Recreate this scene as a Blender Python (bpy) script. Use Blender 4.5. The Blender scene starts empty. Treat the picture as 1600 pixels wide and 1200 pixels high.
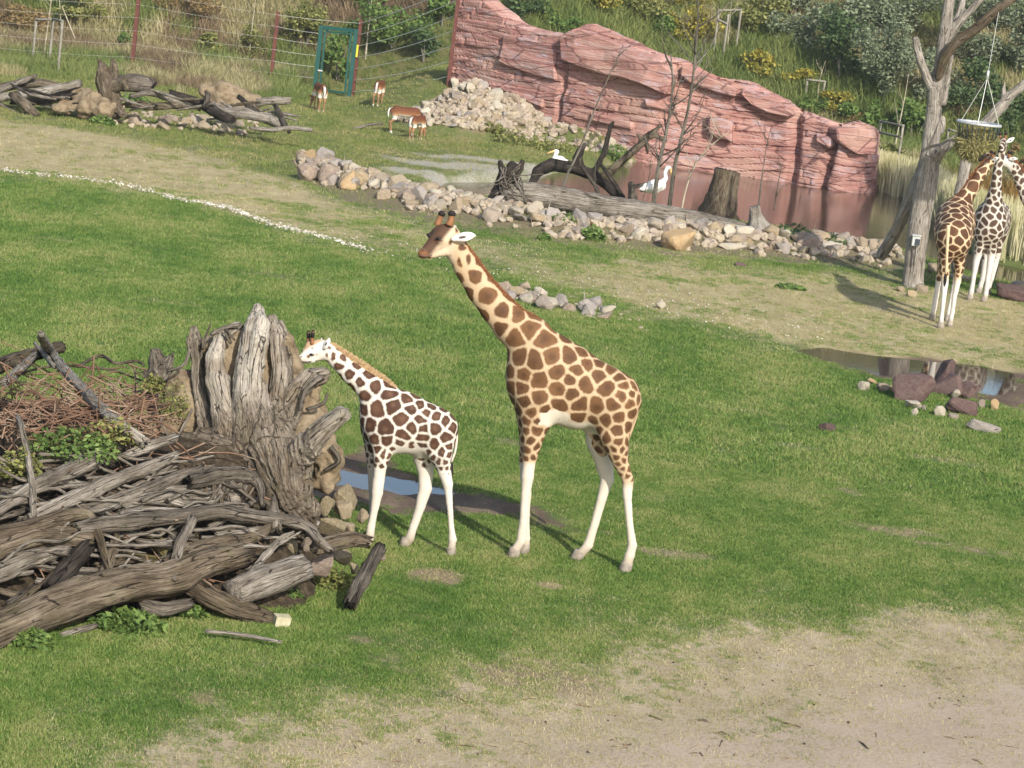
import bpy, bmesh, math, random
import numpy as np
from mathutils import Vector, Matrix

R = math.radians
random.seed(7)
rng = np.random.default_rng(7)
scene = bpy.context.scene
col = scene.collection

# ------------------------------------------------------------------ camera
F = 4200.0                       # focal length in photo pixels (1600 wide)
CAMZ = 7.0
PITCH = math.atan(720.0 / F)
ROLL = R(7.0)
cam_d = bpy.data.cameras.new('camera')
cam = bpy.data.objects.new('camera', cam_d)
col.objects.link(cam)
cam_d.sensor_width = 36.0
cam_d.lens = 36.0 * F / 1600.0
cam_d.clip_start = 0.5
cam_d.clip_end = 4000.0
cam.matrix_world = (Matrix.Translation((0, 0, CAMZ)) @ Matrix.Rotation(R(90) - PITCH, 4, 'X')
                    @ Matrix.Rotation(ROLL, 4, 'Z'))
scene.camera = cam

# ------------------------------------------------------------------ sky, sun, exposure
SUN_EL, SUN_AZ = R(32.0), R(24.0)        # the sun stands behind the camera, to its right
sun_from = Vector((math.sin(SUN_AZ) * math.cos(SUN_EL), -math.cos(SUN_AZ) * math.cos(SUN_EL), math.sin(SUN_EL)))
world = bpy.data.worlds.new('World')
scene.world = world
world.use_nodes = True
wn = world.node_tree.nodes
wn.clear()
w_out = wn.new('ShaderNodeOutputWorld')
w_bg = wn.new('ShaderNodeBackground')
w_sky = wn.new('ShaderNodeTexSky')
w_sky.sky_type = 'NISHITA'
w_sky.sun_disc = False
w_sky.sun_elevation = SUN_EL
w_sky.sun_rotation = math.atan2(sun_from.x, sun_from.y)
w_sky.air_density = 1.0
w_sky.dust_density = 1.5
w_bg.inputs['Strength'].default_value = 0.15
world.node_tree.links.new(w_sky.outputs['Color'], w_bg.inputs['Color'])
world.node_tree.links.new(w_bg.outputs['Background'], w_out.inputs['Surface'])
sun_d = bpy.data.lights.new('sun', 'SUN')
sun_d.energy = 4.1
sun_d.angle = R(0.6)
sun_d.color = (1.0, 0.955, 0.885)
sun = bpy.data.objects.new('sun', sun_d)
col.objects.link(sun)
sun.location = (20, -30, 40)
sun.rotation_euler = (-sun_from).to_track_quat('-Z', 'Y').to_euler()
vs = scene.view_settings
vs.view_transform = 'Standard'
vs.look = 'None'
vs.exposure = 0.42
vs.gamma = 1.0
vs.use_curve_mapping = False
scene.cycles.use_denoising = True
scene.cycles.max_bounces = 6
scene.cycles.diffuse_bounces = 3
scene.cycles.transparent_max_bounces = 8

# ------------------------------------------------------------------ measuring helpers
_f = np.array([0, math.cos(PITCH), -math.sin(PITCH)])
_u0 = np.array([0, math.sin(PITCH), math.cos(PITCH)])
_r0 = np.array([1.0, 0, 0])
_r = _r0 * math.cos(ROLL) + _u0 * math.sin(ROLL)
_u = -_r0 * math.sin(ROLL) + _u0 * math.cos(ROLL)
_c = np.array([0, 0, CAMZ])


def ray(px, py):
    return _f + _r * ((px - 800.0) / F) - _u * ((py - 600.0) / F)


def proj(P):
    v = np.asarray(P, float) - _c
    z = v @ _f
    return 800 + F * (v @ _r) / z, 600 - F * (v @ _u) / z


def on_y(px, py, Y):
    d = ray(px, py)
    return _c + d * (Y / d[1])


def on_z(px, py, z=0.0):
    d = ray(px, py)
    return _c + d * ((z - CAMZ) / d[2])


def poly_sd(x, y, poly):
    """signed distance to a plan polygon, negative inside"""
    x = np.asarray(x, float); y = np.asarray(y, float)
    d = np.full(x.shape, 1e18)
    inside = np.zeros(x.shape, bool)
    n = len(poly)
    for i in range(n):
        ax, ay = poly[i][:2]; bx, by = poly[(i + 1) % n][:2]
        ex, ey = bx - ax, by - ay
        L = ex * ex + ey * ey + 1e-12
        t = np.clip(((x - ax) * ex + (y - ay) * ey) / L, 0, 1)
        d = np.minimum(d, (x - ax - t * ex) ** 2 + (y - ay - t * ey) ** 2)
        c = ((ay > y) != (by > y))
        xi = (bx - ax) * (y - ay) / (by - ay + 1e-12) + ax
        inside ^= (c & (x < xi))
    d = np.sqrt(d)
    return np.where(inside, -d, d)


def line_d(x, y, pts):
    d = np.full(np.asarray(x).shape, 1e18)
    for (ax, ay), (bx, by) in zip(pts[:-1], pts[1:]):
        ex, ey = bx - ax, by - ay
        L = ex * ex + ey * ey + 1e-12
        t = np.clip(((x - ax) * ex + (y - ay) * ey) / L, 0, 1)
        d = np.minimum(d, (x - ax - t * ex) ** 2 + (y - ay - t * ey) ** 2)
    return np.sqrt(d)


def sstep(a, b, x):
    t = np.clip((np.asarray(x, float) - a) / (b - a), 0, 1)
    return t * t * (3 - 2 * t)


def vnoise(p, seed=0):
    p = np.asarray(p, float)
    i = np.floor(p).astype(np.int64)
    f = p - i
    f = f * f * (3 - 2 * f)
    out = np.zeros(len(p))
    for dx in (0, 1):
        wx = f[:, 0] if dx else 1 - f[:, 0]
        for dy in (0, 1):
            wy = f[:, 1] if dy else 1 - f[:, 1]
            for dz in (0, 1):
                wz = f[:, 2] if dz else 1 - f[:, 2]
                n = (i[:, 0] + dx) * 374761393 + (i[:, 1] + dy) * 668265263 + (i[:, 2] + dz) * 1274126177 + seed * 974634777
                n = (n ^ (n >> 13)) & 0x7fffffff
                n = (n * 1274126177) & 0x7fffffff
                n = (n ^ (n >> 16)) & 0xffff
                out += wx * wy * wz * (n / 32767.5 - 1)
    return out


def fbm(p, octaves=4, seed=0, gain=0.5):
    p = np.asarray(p, float)
    o = np.zeros(len(p)); a = 1.0; s = 0.0
    for k in range(octaves):
        o += a * vnoise(p * 2 ** k, seed + k * 17)
        s += a; a *= gain
    return o / s


# ------------------------------------------------------------------ terrain heights
WATER_Z = -0.22
POND_PX = [(655, 304), (690, 284), (790, 284), (870, 268), (1000, 250), (1150, 262), (1345, 285), (1400, 303), (1440, 318),
           (1475, 352), (1500, 385), (1560, 412), (1640, 428), (1680, 452), (1600, 458), (1520, 438), (1440, 405), (1345, 386), (1250, 368),
           (1120, 350), (1000, 338), (880, 326), (790, 320), (720, 316)]
POND = [tuple(on_z(a, b, WATER_Z)[:2]) for a, b in POND_PX]
POND += []


PILE = tuple(on_z(733, 212)[:2] + np.array([0.0, 1.3]))


def terrain(x, y):
    x = np.asarray(x, float); y = np.asarray(y, float)
    sh = x.shape
    x = x.ravel(); y = y.ravel()
    q = np.stack([x, y, np.zeros_like(x)], 1)
    h = 0.05 * fbm(q * 0.13, 2, 3) * sstep(34, 45, y)
    h = h + 0.018 * fbm(q * 0.9, 2, 5)
    # pond basin
    sd = poly_sd(x, y, POND)
    h = h - 0.75 * sstep(0.35, -0.9, sd)
    h = np.where((sd < 1.2) & (y > 55), np.minimum(h, h * 0 + 0.03 + 0.12 * sstep(0, 2, sd)), h)
    # stony bank on the near shore
    h = h + 0.30 * np.exp(-(line_d(x, y, BANK) / 0.75) ** 2)
    # heaped stones at the left end of the rock wall
    pd = np.sqrt(((x - PILE[0]) / 1.0) ** 2 + ((y - PILE[1]) / 1.05) ** 2)
    h = h + 1.75 * np.clip(1 - pd / 2.6, 0, 1) ** 1.1
    h = h + 0.55 * np.exp(-((y - PILE[1] - 0.3) / 1.1) ** 2) * sstep(0.5, 1.5, x - PILE[0]) * sstep(6.5, 3.0, x - PILE[0])
    h = h + 1.35 * sstep(-7.4, -3.6, x) * sstep(4, 0.5, x) * sstep(88.5, 95, y)
    # bank grass behind the pile of stones, then the hillside
    y0 = 101.0 + 0.9 * np.sin(x * 0.13 + 1.0)
    t = np.maximum(y - y0, 0)
    hill = 0.42 * t * sstep(0, 4, t)
    hill = np.where(hill > 13, 13 + (hill - 13) * 0.12, hill)
    h = h + hill * (1 + 0.10 * fbm(q * 0.10, 2, 9)) + 0.35 * fbm(q * 0.22, 2, 31) * sstep(2, 8, t)
    return h.reshape(sh)


BANK = [tuple(on_z(a, b)[:2]) for a, b in [(470, 268), (560, 290), (660, 318), (760, 338), (880, 362), (1000, 370), (1120, 378), (1230, 388), (1330, 398), (1400, 408)]]


def gz(x, y):
    return float(terrain(np.array([x]), np.array([y]))[0])


def hit(px, py, y0=15.0, y1=170.0):
    """the point of the terrain seen at a photo pixel"""
    d = ray(px, py)
    ys = np.linspace(y0, y1, 1600)
    P = _c[None] + d[None] * (ys / d[1])[:, None]
    below = P[:, 2] < terrain(P[:, 0], P[:, 1])
    k = int(np.argmax(below)) if below.any() else len(ys) - 1
    return P[k]


def px_m(Y):
    return F / (Y * math.cos(PITCH) + 1.0)


# ------------------------------------------------------------------ object helpers
def props(o, label=None, cat=None, group=None, kind=None):
    if label: o['label'] = label
    if cat: o['category'] = cat
    if group: o['group'] = group
    if kind: o['kind'] = kind
    return o


def link(o, parent=None):
    col.objects.link(o)
    if parent is not None:
        o.parent = parent
    return o


def empty(name, loc, rz=0.0):
    o = bpy.data.objects.new(name, None)
    o.empty_display_size = 0.2
    o.location = loc
    o.rotation_euler = (0, 0, rz)
    return link(o)


def mesh_np(name, V, Q, mat=None, smooth=True, attrs=None):
    V = np.asarray(V, np.float32); Q = np.asarray(Q, np.int32)
    me = bpy.data.meshes.new(name)
    me.vertices.add(len(V)); me.vertices.foreach_set('co', V.ravel())
    k = Q.shape[1]
    me.loops.add(Q.size); me.loops.foreach_set('vertex_index', Q.ravel())
    me.polygons.add(len(Q))
    me.polygons.foreach_set('loop_start', np.arange(0, Q.size, k, dtype=np.int32))
    me.polygons.foreach_set('use_smooth', np.full(len(Q), smooth, bool))
    me.update(calc_edges=True)
    for an, av in (attrs or {}).items():
        av = np.asarray(av, np.float32)
        if av.ndim == 1:
            a = me.attributes.new(an, 'FLOAT', 'POINT'); a.data.foreach_set('value', av)
        else:
            a = me.attributes.new(an, 'FLOAT_VECTOR', 'POINT'); a.data.foreach_set('vector', av.ravel())
    if mat: me.materials.append(mat)
    return me


def obj(name, me, parent=None, loc=None):
    o = bpy.data.objects.new(name, me)
    if loc is not None: o.location = loc
    return link(o, parent)


def rel(V, loc):
    return np.asarray(V) - np.asarray(loc)[None]


def join_np(parts):
    """[(V, Q, attrs)] -> one"""
    Vs, Qs, n = [], [], 0
    keys = parts[0][2].keys() if len(parts[0]) > 2 else []
    A = {k: [] for k in keys}
    for p in parts:
        Vs.append(p[0]); Qs.append(np.asarray(p[1]) + n); n += len(p[0])
        for k in keys: A[k].append(p[2][k])
    return np.concatenate(Vs), np.concatenate(Qs), {k: np.concatenate(v) for k, v in A.items()}


def frames(P):
    """tangent, two normals along a polyline"""
    P = np.asarray(P, float)
    T = np.gradient(P, axis=0)
    T /= np.linalg.norm(T, axis=1)[:, None] + 1e-9
    up = np.array([0, 0, 1.0]) if abs(T[0][2]) < 0.85 else np.array([0, 1.0, 0])
    N = np.zeros_like(P); B = np.zeros_like(P)
    n = up - T[0] * (up @ T[0]); n /= np.linalg.norm(n)
    for i in range(len(P)):
        n = n - T[i] * (n @ T[i]); n /= np.linalg.norm(n) + 1e-9
        N[i] = n; B[i] = np.cross(T[i], n)
    return T, N, B


def resample(P, n):
    """smooth (Catmull-Rom) resampling of rows, evenly by arc length"""
    P = np.asarray(P, float)
    if len(P) > 2:
        E = np.vstack([2 * P[0] - P[1], P, 2 * P[-1] - P[-2]])
        out = []
        for i in range(len(P) - 1):
            p0, p1, p2, p3 = E[i], E[i + 1], E[i + 2], E[i + 3]
            for t in np.linspace(0, 1, 10, endpoint=False):
                out.append(0.5 * ((2 * p1) + (p2 - p0) * t + (2 * p0 - 5 * p1 + 4 * p2 - p3) * t * t + (3 * p1 - p0 - 3 * p2 + p3) * t ** 3))
        out.append(P[-1]); P = np.array(out)
    s = np.concatenate([[0], np.cumsum(np.linalg.norm(np.diff(P[:, :3], axis=0), axis=1))])
    t = np.linspace(0, s[-1], n)
    return np.stack([np.interp(t, s, P[:, k]) for k in range(P.shape[1])], 1)


def tube(P, rad, seg=12, rough=0.0, flute=0.0, seed=0, caps=True, flat=1.0, ragged=0.0):
    """a limb along P with radius rad; attr wood = coordinates that run with the grain"""
    P = np.asarray(P, float); n = len(P)
    rad = np.broadcast_to(np.asarray(rad, float), (n,))
    T, N, B = frames(P)
    s = np.concatenate([[0], np.cumsum(np.linalg.norm(np.diff(P, axis=0), axis=1))])
    a = np.arange(seg) * 2 * math.pi / seg
    ca, sa = np.cos(a), np.sin(a)
    W = np.stack([np.tile(ca, n) * np.repeat(rad, seg), np.tile(sa, n) * np.repeat(rad, seg), np.repeat(s, seg)], 1)
    rr = np.repeat(rad, seg)
    if rough or flute:
        q = W.copy(); q[:, :2] /= (rad.mean() + 1e-6); q[:, 2] /= (rad.mean() * 2.5 + 1e-6)
        rr = rr * (1 + rough * fbm(q * 1.1 + seed * 7.3, 3, seed))
        q2 = W.copy(); q2[:, :2] *= 4.0 / (rad.mean() + 1e-6); q2[:, 2] /= (rad.mean() * 5 + 1e-6)
        rr = rr * (1 + flute * (0.30 - 1.5 * np.abs(fbm(q2 + seed * 3.1, 2, seed + 5))))
    V = np.repeat(P, seg, 0) + np.repeat(N, seg, 0) * (np.tile(ca, n) * rr)[:, None] * flat + np.repeat(B, seg, 0) * (np.tile(sa, n) * rr)[:, None]
    if ragged:
        rr_ = np.random.default_rng(seed + 77)
        V[:seg] -= T[0] * (rad[0] * ragged * rr_.uniform(-0.2, 1.6, seg) ** 1.0)[:, None]
        V[-seg:] += T[-1] * (rad[-1] * ragged * rr_.uniform(-0.2, 1.6, seg))[:, None]
    i = np.arange(n - 1)[:, None] * seg; j = np.arange(seg)[None]; j2 = (j + 1) % seg
    Q = np.stack([i + j, i + j2, i + seg + j2, i + seg + j], -1).reshape(-1, 4)
    if caps:
        k = len(V)
        jag = 0.25 * rough
        V = np.vstack([V, P[0] - T[0] * rad[0] * 0.12, P[-1] + T[-1] * rad[-1] * 0.12])
        W = np.vstack([W, [0, 0, -0.3], [0, 0, s[-1] + 0.3]])
        e = (n - 1) * seg
        c0 = np.stack([np.full(seg, k), (np.arange(seg) + 1) % seg, np.arange(seg), np.arange(seg)], 1)
        c1 = np.stack([np.full(seg, k + 1), e + np.arange(seg), e + (np.arange(seg) + 1) % seg, e + (np.arange(seg) + 1) % seg], 1)
        # triangles written as quads would be degenerate: split each cap fan into real quads
        c0 = np.stack([np.full(seg // 2, k), (np.arange(0, seg, 2) + 2) % seg, (np.arange(0, seg, 2) + 1) % seg, np.arange(0, seg, 2)], 1)
        c1 = np.stack([np.full(seg // 2, k + 1), e + np.arange(0, seg, 2), e + (np.arange(0, seg, 2) + 1) % seg, e + (np.arange(0, seg, 2) + 2) % seg], 1)
        Q = np.vstack([Q, c0, c1])
    return V, Q, {'wood': W}


def box(c, s, rot=None):
    x, y, z = np.array(s) / 2
    V = np.array([[-x, -y, -z], [x, -y, -z], [x, y, -z], [-x, y, -z], [-x, -y, z], [x, -y, z], [x, y, z], [-x, y, z]])
    if rot is not None: V = V @ np.array(rot).T
    Q = np.array([[0, 3, 2, 1], [4, 5, 6, 7], [0, 1, 5, 4], [1, 2, 6, 5], [2, 3, 7, 6], [3, 0, 4, 7]])
    return V + np.array(c), Q, {}


# ------------------------------------------------------------------ smooth solids (signed distance, surface nets)
class Solid:
    def __init__(self, vox, pad=0.06):
        self.v = vox; self.p = []; self.pad = pad

    def cone(self, a, b, ra, rb, k=0.03, lat=None, q=1.0):
        self.p.append((np.array(a, float), np.array(b, float), ra, rb, k, None if lat is None else np.array(lat, float), q))

    def chain(self, P, rad, k=0.03, lat=None, q=1.0, ks=None):
        q = np.broadcast_to(q, (len(P),))
        for i in range(len(P) - 1):
            self.cone(P[i], P[i + 1], rad[i], rad[i + 1], k if i == 0 else (ks or k * 0.3), lat, float(q[i] + q[i + 1]) / 2)

    @staticmethod
    def dist(X, pr):
        a, b, ra, rb, k, lat, q = pr
        d = X - a
        ab = b - a
        L = ab @ ab + 1e-12
        if lat is not None and q != 1.0:
            abl = ab @ lat
            t0 = np.clip((d @ ab) / L, 0, 1)
            l = d @ lat - t0 * abl
            d = d + (l * (1 / q - 1))[..., None] * lat
        t = np.clip((d @ ab) / L, 0, 1)
        e = d - t[..., None] * ab
        return (np.sqrt((e * e).sum(-1)) - (ra + t * (rb - ra))) * min(1.0, q)

    def mesh(self, smooth=1, disp=None):
        v = self.v
        lo = np.min([np.minimum(p[0] - p[2], p[1] - p[3]) for p in self.p], 0) - self.pad
        hi = np.max([np.maximum(p[0] + p[2], p[1] + p[3]) for p in self.p], 0) + self.pad
        n = np.ceil((hi - lo) / v).astype(int) + 2
        D = np.full(n, 1.0, np.float32)
        for pr in self.p:
            a, b, ra, rb, k, lat, q = pr
            m = k + 3 * v
            l = np.floor((np.minimum(a - ra, b - rb) - m - lo) / v).astype(int).clip(0)
            h = np.minimum(np.ceil((np.maximum(a + ra, b + rb) + m - lo) / v).astype(int) + 1, n)
            g = np.stack(np.meshgrid(*[lo[i] + v * np.arange(l[i], h[i]) for i in range(3)], indexing='ij'), -1)
            d = self.dist(g, pr).astype(np.float32)
            S = D[l[0]:h[0], l[1]:h[1], l[2]:h[2]]
            hh = np.maximum(k - np.abs(S - d), 0) / k
            D[l[0]:h[0], l[1]:h[1], l[2]:h[2]] = np.minimum(S, d) - hh * hh * k * 0.25
        V, Q = surface_nets(D)
        V = V * v + lo
        for _ in range(smooth):
            V = lap(V, Q, 0.5)
        return V, Q


def lap(V, Q, w):
    E = np.vstack([Q[:, [0, 1]], Q[:, [1, 2]], Q[:, [2, 3]], Q[:, [3, 0]]])
    S = np.zeros_like(V); c = np.bincount(E[:, 0], minlength=len(V)) + np.bincount(E[:, 1], minlength=len(V))
    for k in range(3):
        S[:, k] = np.bincount(E[:, 0], V[E[:, 1], k], len(V)) + np.bincount(E[:, 1], V[E[:, 0], k], len(V))
    return V * (1 - w) + w * S / c[:, None]


def surface_nets(D):
    s = D < 0
    n = np.array(D.shape)
    cnt = np.zeros(n - 1, np.int8)
    corners = [(i, j, k) for i in (0, 1) for j in (0, 1) for k in (0, 1)]
    for i, j, k in corners:
        cnt += s[i:n[0] - 1 + i, j:n[1] - 1 + j, k:n[2] - 1 + k]
    mixed = (cnt > 0) & (cnt < 8)
    ids = np.argwhere(mixed)
    num = np.full(n - 1, -1, np.int64)
    num[mixed] = np.arange(len(ids))
    pos = np.zeros((len(ids), 3)); c = np.zeros(len(ids))
    val = {o: D[ids[:, 0] + o[0], ids[:, 1] + o[1], ids[:, 2] + o[2]].astype(float) for o in corners}
    for o in corners:
        for ax in range(3):
            if o[ax] == 0:
                o2 = tuple(1 if i == ax else o[i] for i in range(3))
                d1, d2 = val[o], val[o2]
                m = (d1 < 0) != (d2 < 0)
                t = np.where(m, d1 / np.where(m, d1 - d2, 1), 0)
                p = np.array(o, float)[None].repeat(len(ids), 0); p[:, ax] = t
                pos += p * m[:, None]; c += m
    V = ids + pos / c[:, None]
    quads = []
    for ax in range(3):
        b, d = (ax + 1) % 3, (ax + 2) % 3
        s1 = np.take(s, range(n[ax] - 1), ax); s2 = np.take(s, range(1, n[ax]), ax)
        e = np.argwhere(s1 != s2)
        e = e[(e[:, b] > 0) & (e[:, d] > 0) & (e[:, b] < n[b] - 1) & (e[:, d] < n[d] - 1)]
        inside = s[e[:, 0], e[:, 1], e[:, 2]]
        c4 = []
        for ob, od in ((1, 1), (0, 1), (0, 0), (1, 0)):
            f = e.copy(); f[:, b] -= ob; f[:, d] -= od
            c4.append(num[f[:, 0], f[:, 1], f[:, 2]])
        q = np.stack(c4, 1)
        q[~inside] = q[~inside][:, ::-1]
        quads.append(q)
    return V, np.vstack(quads)


def normals(V, Q):
    fn = np.cross(V[Q[:, 2]] - V[Q[:, 0]], V[Q[:, 3]] - V[Q[:, 1]])
    N = np.zeros_like(V)
    for k in range(4):
        for c in range(3):
            N[:, c] += np.bincount(Q[:, k], fn[:, c], len(V))
    return N / (np.linalg.norm(N, axis=1)[:, None] + 1e-12)


# ------------------------------------------------------------------ material helper
class Mat:
    def __init__(self, name, rough=0.85, spec=0.3):
        self.m = bpy.data.materials.new(name); self.m.use_nodes = True
        self.t = self.m.node_tree; self.t.nodes.clear()
        self.out = self.t.nodes.new('ShaderNodeOutputMaterial')
        self.b = self.t.nodes.new('ShaderNodeBsdfPrincipled')
        self.b.inputs['Roughness'].default_value = rough
        self.b.inputs['Specular IOR Level'].default_value = spec
        self.t.links.new(self.b.outputs[0], self.out.inputs['Surface'])

    def node(self, t, **k):
        n = self.t.nodes.new(t)
        for a, v in k.items(): setattr(n, a, v)
        return n

    def put(self, sock, v):
        if isinstance(v, bpy.types.NodeSocket): self.t.links.new(v, sock)
        elif isinstance(v, (tuple, list)) and sock.type == 'RGBA': sock.default_value = (*v[:3], 1)
        else: sock.default_value = v

    def attr(self, name, out='Fac', typ='GEOMETRY'):
        n = self.node('ShaderNodeAttribute', attribute_name=name, attribute_type=typ)
        return n.outputs[out]

    def pos(self): return self.node('ShaderNodeNewGeometry').outputs['Position']
    def objc(self): return self.node('ShaderNodeTexCoord').outputs['Object']
    def rand(self): return self.node('ShaderNodeObjectInfo').outputs['Random']

    def scale(self, v, s):
        n = self.node('ShaderNodeMapping'); self.put(n.inputs['Vector'], v); n.inputs['Scale'].default_value = s
        return n.outputs[0]

    def noise(self, v, scale=5, detail=4, rough=0.55, dist=0.0):
        n = self.node('ShaderNodeTexNoise'); self.put(n.inputs['Vector'], v)
        n.inputs['Scale'].default_value = scale; n.inputs['Detail'].default_value = detail
        n.inputs['Roughness'].default_value = rough; n.inputs['Distortion'].default_value = dist
        return n.outputs['Fac']

    def voro(self, v, scale=5, feat='F1', out='Distance', rnd=1.0):
        n = self.node('ShaderNodeTexVoronoi', feature=feat); self.put(n.inputs['Vector'], v)
        n.inputs['Scale'].default_value = scale; n.inputs['Randomness'].default_value = rnd
        return n.outputs[out]

    def math(self, op, a, b=0.0, c=0.0):
        n = self.node('ShaderNodeMath', operation=op)
        self.put(n.inputs[0], a); self.put(n.inputs[1], b); self.put(n.inputs[2], c)
        return n.outputs[0]

    def step(self, x, a, b):
        n = self.node('ShaderNodeMapRange', interpolation_type='SMOOTHSTEP')
        self.put(n.inputs[0], x); n.inputs[1].default_value = a; n.inputs[2].default_value = b
        return n.outputs[0]

    def ramp(self, x, stops, interp='LINEAR'):
        n = self.node('ShaderNodeValToRGB'); self.put(n.inputs[0], x)
        e = n.color_ramp.elements; n.color_ramp.interpolation = interp
        while len(e) < len(stops): e.new(0.5)
        for s, (p, c) in zip(e, stops): s.position = p; s.color = (*c, 1)
        return n.outputs[0]

    def mix(self, f, a, b, mode='MIX'):
        n = self.node('ShaderNodeMix', data_type='RGBA', blend_type=mode)
        self.put(n.inputs['Factor'], f); self.put(n.inputs[6], a); self.put(n.inputs[7], b)
        return n.outputs[2]

    def bump(self, h, strength=0.5, dist=0.02, normal=None):
        n = self.node('ShaderNodeBump'); self.put(n.inputs['Height'], h)
        n.inputs['Strength'].default_value = strength; n.inputs['Distance'].default_value = dist
        if normal is not None: self.put(n.inputs['Normal'], normal)
        self.t.links.new(n.outputs[0], self.b.inputs['Normal'])
        return n.outputs[0]

    def color(self, c): self.put(self.b.inputs['Base Color'], c); return self

    def translucent(self, c, f):
        tr = self.node('ShaderNodeBsdfTranslucent'); self.put(tr.inputs['Color'], c)
        mx = self.node('ShaderNodeMixShader'); mx.inputs[0].default_value = f
        self.t.links.new(self.b.outputs[0], mx.inputs[1]); self.t.links.new(tr.outputs[0], mx.inputs[2])
        self.t.links.new(mx.outputs[0], self.out.inputs['Surface'])
        return self

# ================================================================== ground
def plan(pts, z=0.0):
    return [tuple(on_z(a, b, z)[:2]) for a, b in pts]


Z_DIRT = plan([(1800, 930), (1600, 962), (1400, 972), (1150, 982), (1010, 990), (900, 1018), (760, 1050), (600, 1075), (430, 1098), (250, 1128), (60, 1172), (-200, 1240), (400, 1500), (2200, 1500), (2200, 1000)])
Z_SAND = plan([(1800, 1030), (1600, 1060), (1400, 1080), (1200, 1100), (1000, 1135), (800, 1165), (600, 1190), (400, 1230), (400, 1500), (2200, 1500)])
Z_DRY = plan([(-300, 160), (0, 190), (160, 208), (300, 238), (450, 278), (560, 315), (700, 350), (850, 388), (1000, 404), (1200, 416), (1400, 428),
              (1600, 470), (1900, 530), (1900, 680), (1600, 622), (1400, 588), (1240, 543), (1100, 508), (960, 487), (850, 452), (740, 420), (640, 402), (575, 388), (300, 315), (150, 283), (0, 268), (-300, 235)])
Z_MUD = plan([(490, 700), (570, 700), (660, 738), (740, 764), (820, 790), (890, 816), (930, 836), (860, 832), (760, 804), (660, 786), (560, 776), (490, 760)])
Z_MUD2 = plan([(1225, 535), (1330, 545), (1450, 558), (1650, 585), (1650, 650), (1560, 625), (1420, 600), (1300, 575), (1240, 556)])
Z_GRAVEL = plan([(590, 262), (640, 238), (760, 244), (900, 262), (960, 280), (900, 300), (780, 296), (690, 290), (620, 278)])
Z_SHORE = plan([(440, 262), (500, 243), (620, 285), (760, 330), (1000, 352), (1250, 372), (1430, 408), (1400, 425), (1200, 408), (1000, 392), (800, 372), (640, 340), (520, 305)])
PUDDLE_A = plan([(500, 735), (530, 730), (560, 736), (590, 735), (625, 745), (650, 747), (690, 759), (716, 767), (700, 770), (660, 764), (630, 767), (600, 759), (570, 761), (545, 754), (500, 752)])
PUDDLE_B = plan([(1238, 543), (1290, 540), (1360, 552), (1440, 560), (1530, 568), (1580, 580), (1590, 604), (1555, 612), (1500, 602), (1430, 590), (1370, 580), (1310, 566), (1262, 554)])
PEBBLES = plan([(-120, 243), (0, 264), (120, 279), (230, 296), (330, 319), (420, 346), (500, 371), (580, 389)])


SPOTS = [(680, 900, 42, 10, .9), (858, 915, 26, 5, .9), (790, 690, 24, 5, .6), (1060, 866, 60, 8, .7), (1330, 770, 30, 5, .6), (1500, 858, 110, 8, .65), (1390, 828, 80, 7, .6), (960, 935, 30, 5, .6), (560, 1000, 40, 8, .6),
         (300, 1090, 50, 9, .6), (850, 1062, 130, 24, .75), (620, 1040, 70, 14, .6), (1020, 780, 40, 6, .5), (1250, 700, 40, 5, .5), (420, 430, 60, 6, .5), (90, 372, 50, 5, .5), (250, 470, 60, 6, .45), (1150, 640, 60, 6, .45), (620, 640, 40, 6, .5), (1480, 720, 60, 6, .45), (120, 1170, 60, 14, .7)]


def stretch_sd(x, y, poly, k):
    return poly_sd(x, y / k, [(a, b / k) for a, b in poly])


_terrain0 = terrain


def terrain(x, y):
    h = _terrain0(x, y)
    x = np.asarray(x, float); y = np.asarray(y, float)
    near = 0.0
    for pd in (PUDDLE_A, PUDDLE_B):
        near = near + 0.07 * sstep(0.25, -0.3, poly_sd(x, y, pd))
    q = np.stack([np.ravel(x) * 2.2, np.ravel(y) * 1.3, np.ravel(x) * 0], 1)
    return h - near * (1 + 0.55 * fbm(q, 3, 15).reshape(np.shape(x)))


# one sheet: fine where the camera looks, coarse out to the horizon
ux = np.concatenate([[-2, -1.3, -0.9, -0.65, -0.48, -0.38, -0.31], np.linspace(-0.26, 0.26, 250), [0.31, 0.38, 0.48, 0.65, 0.9, 1.3, 2]])
vy = np.concatenate([[-60, -30, -10, 0, 6, 11, 15], 17.5 * np.exp(np.arange(330) * 0.00615), [140, 150, 165, 185, 220, 280, 340, 420]])
GX, GY = np.meshgrid(ux, vy)
GX = GX * np.clip(np.abs(GY), 30, 1e9)
gx, gy = GX.ravel(), GY.ravel()
gh = terrain(gx, gy)
nr, nc = GX.shape
i = np.arange(nr - 1)[:, None] * nc; j = np.arange(nc - 1)[None]
GQ = np.stack([i + j, i + j + 1, i + nc + j + 1, i + nc + j], -1).reshape(-1, 4)


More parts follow.
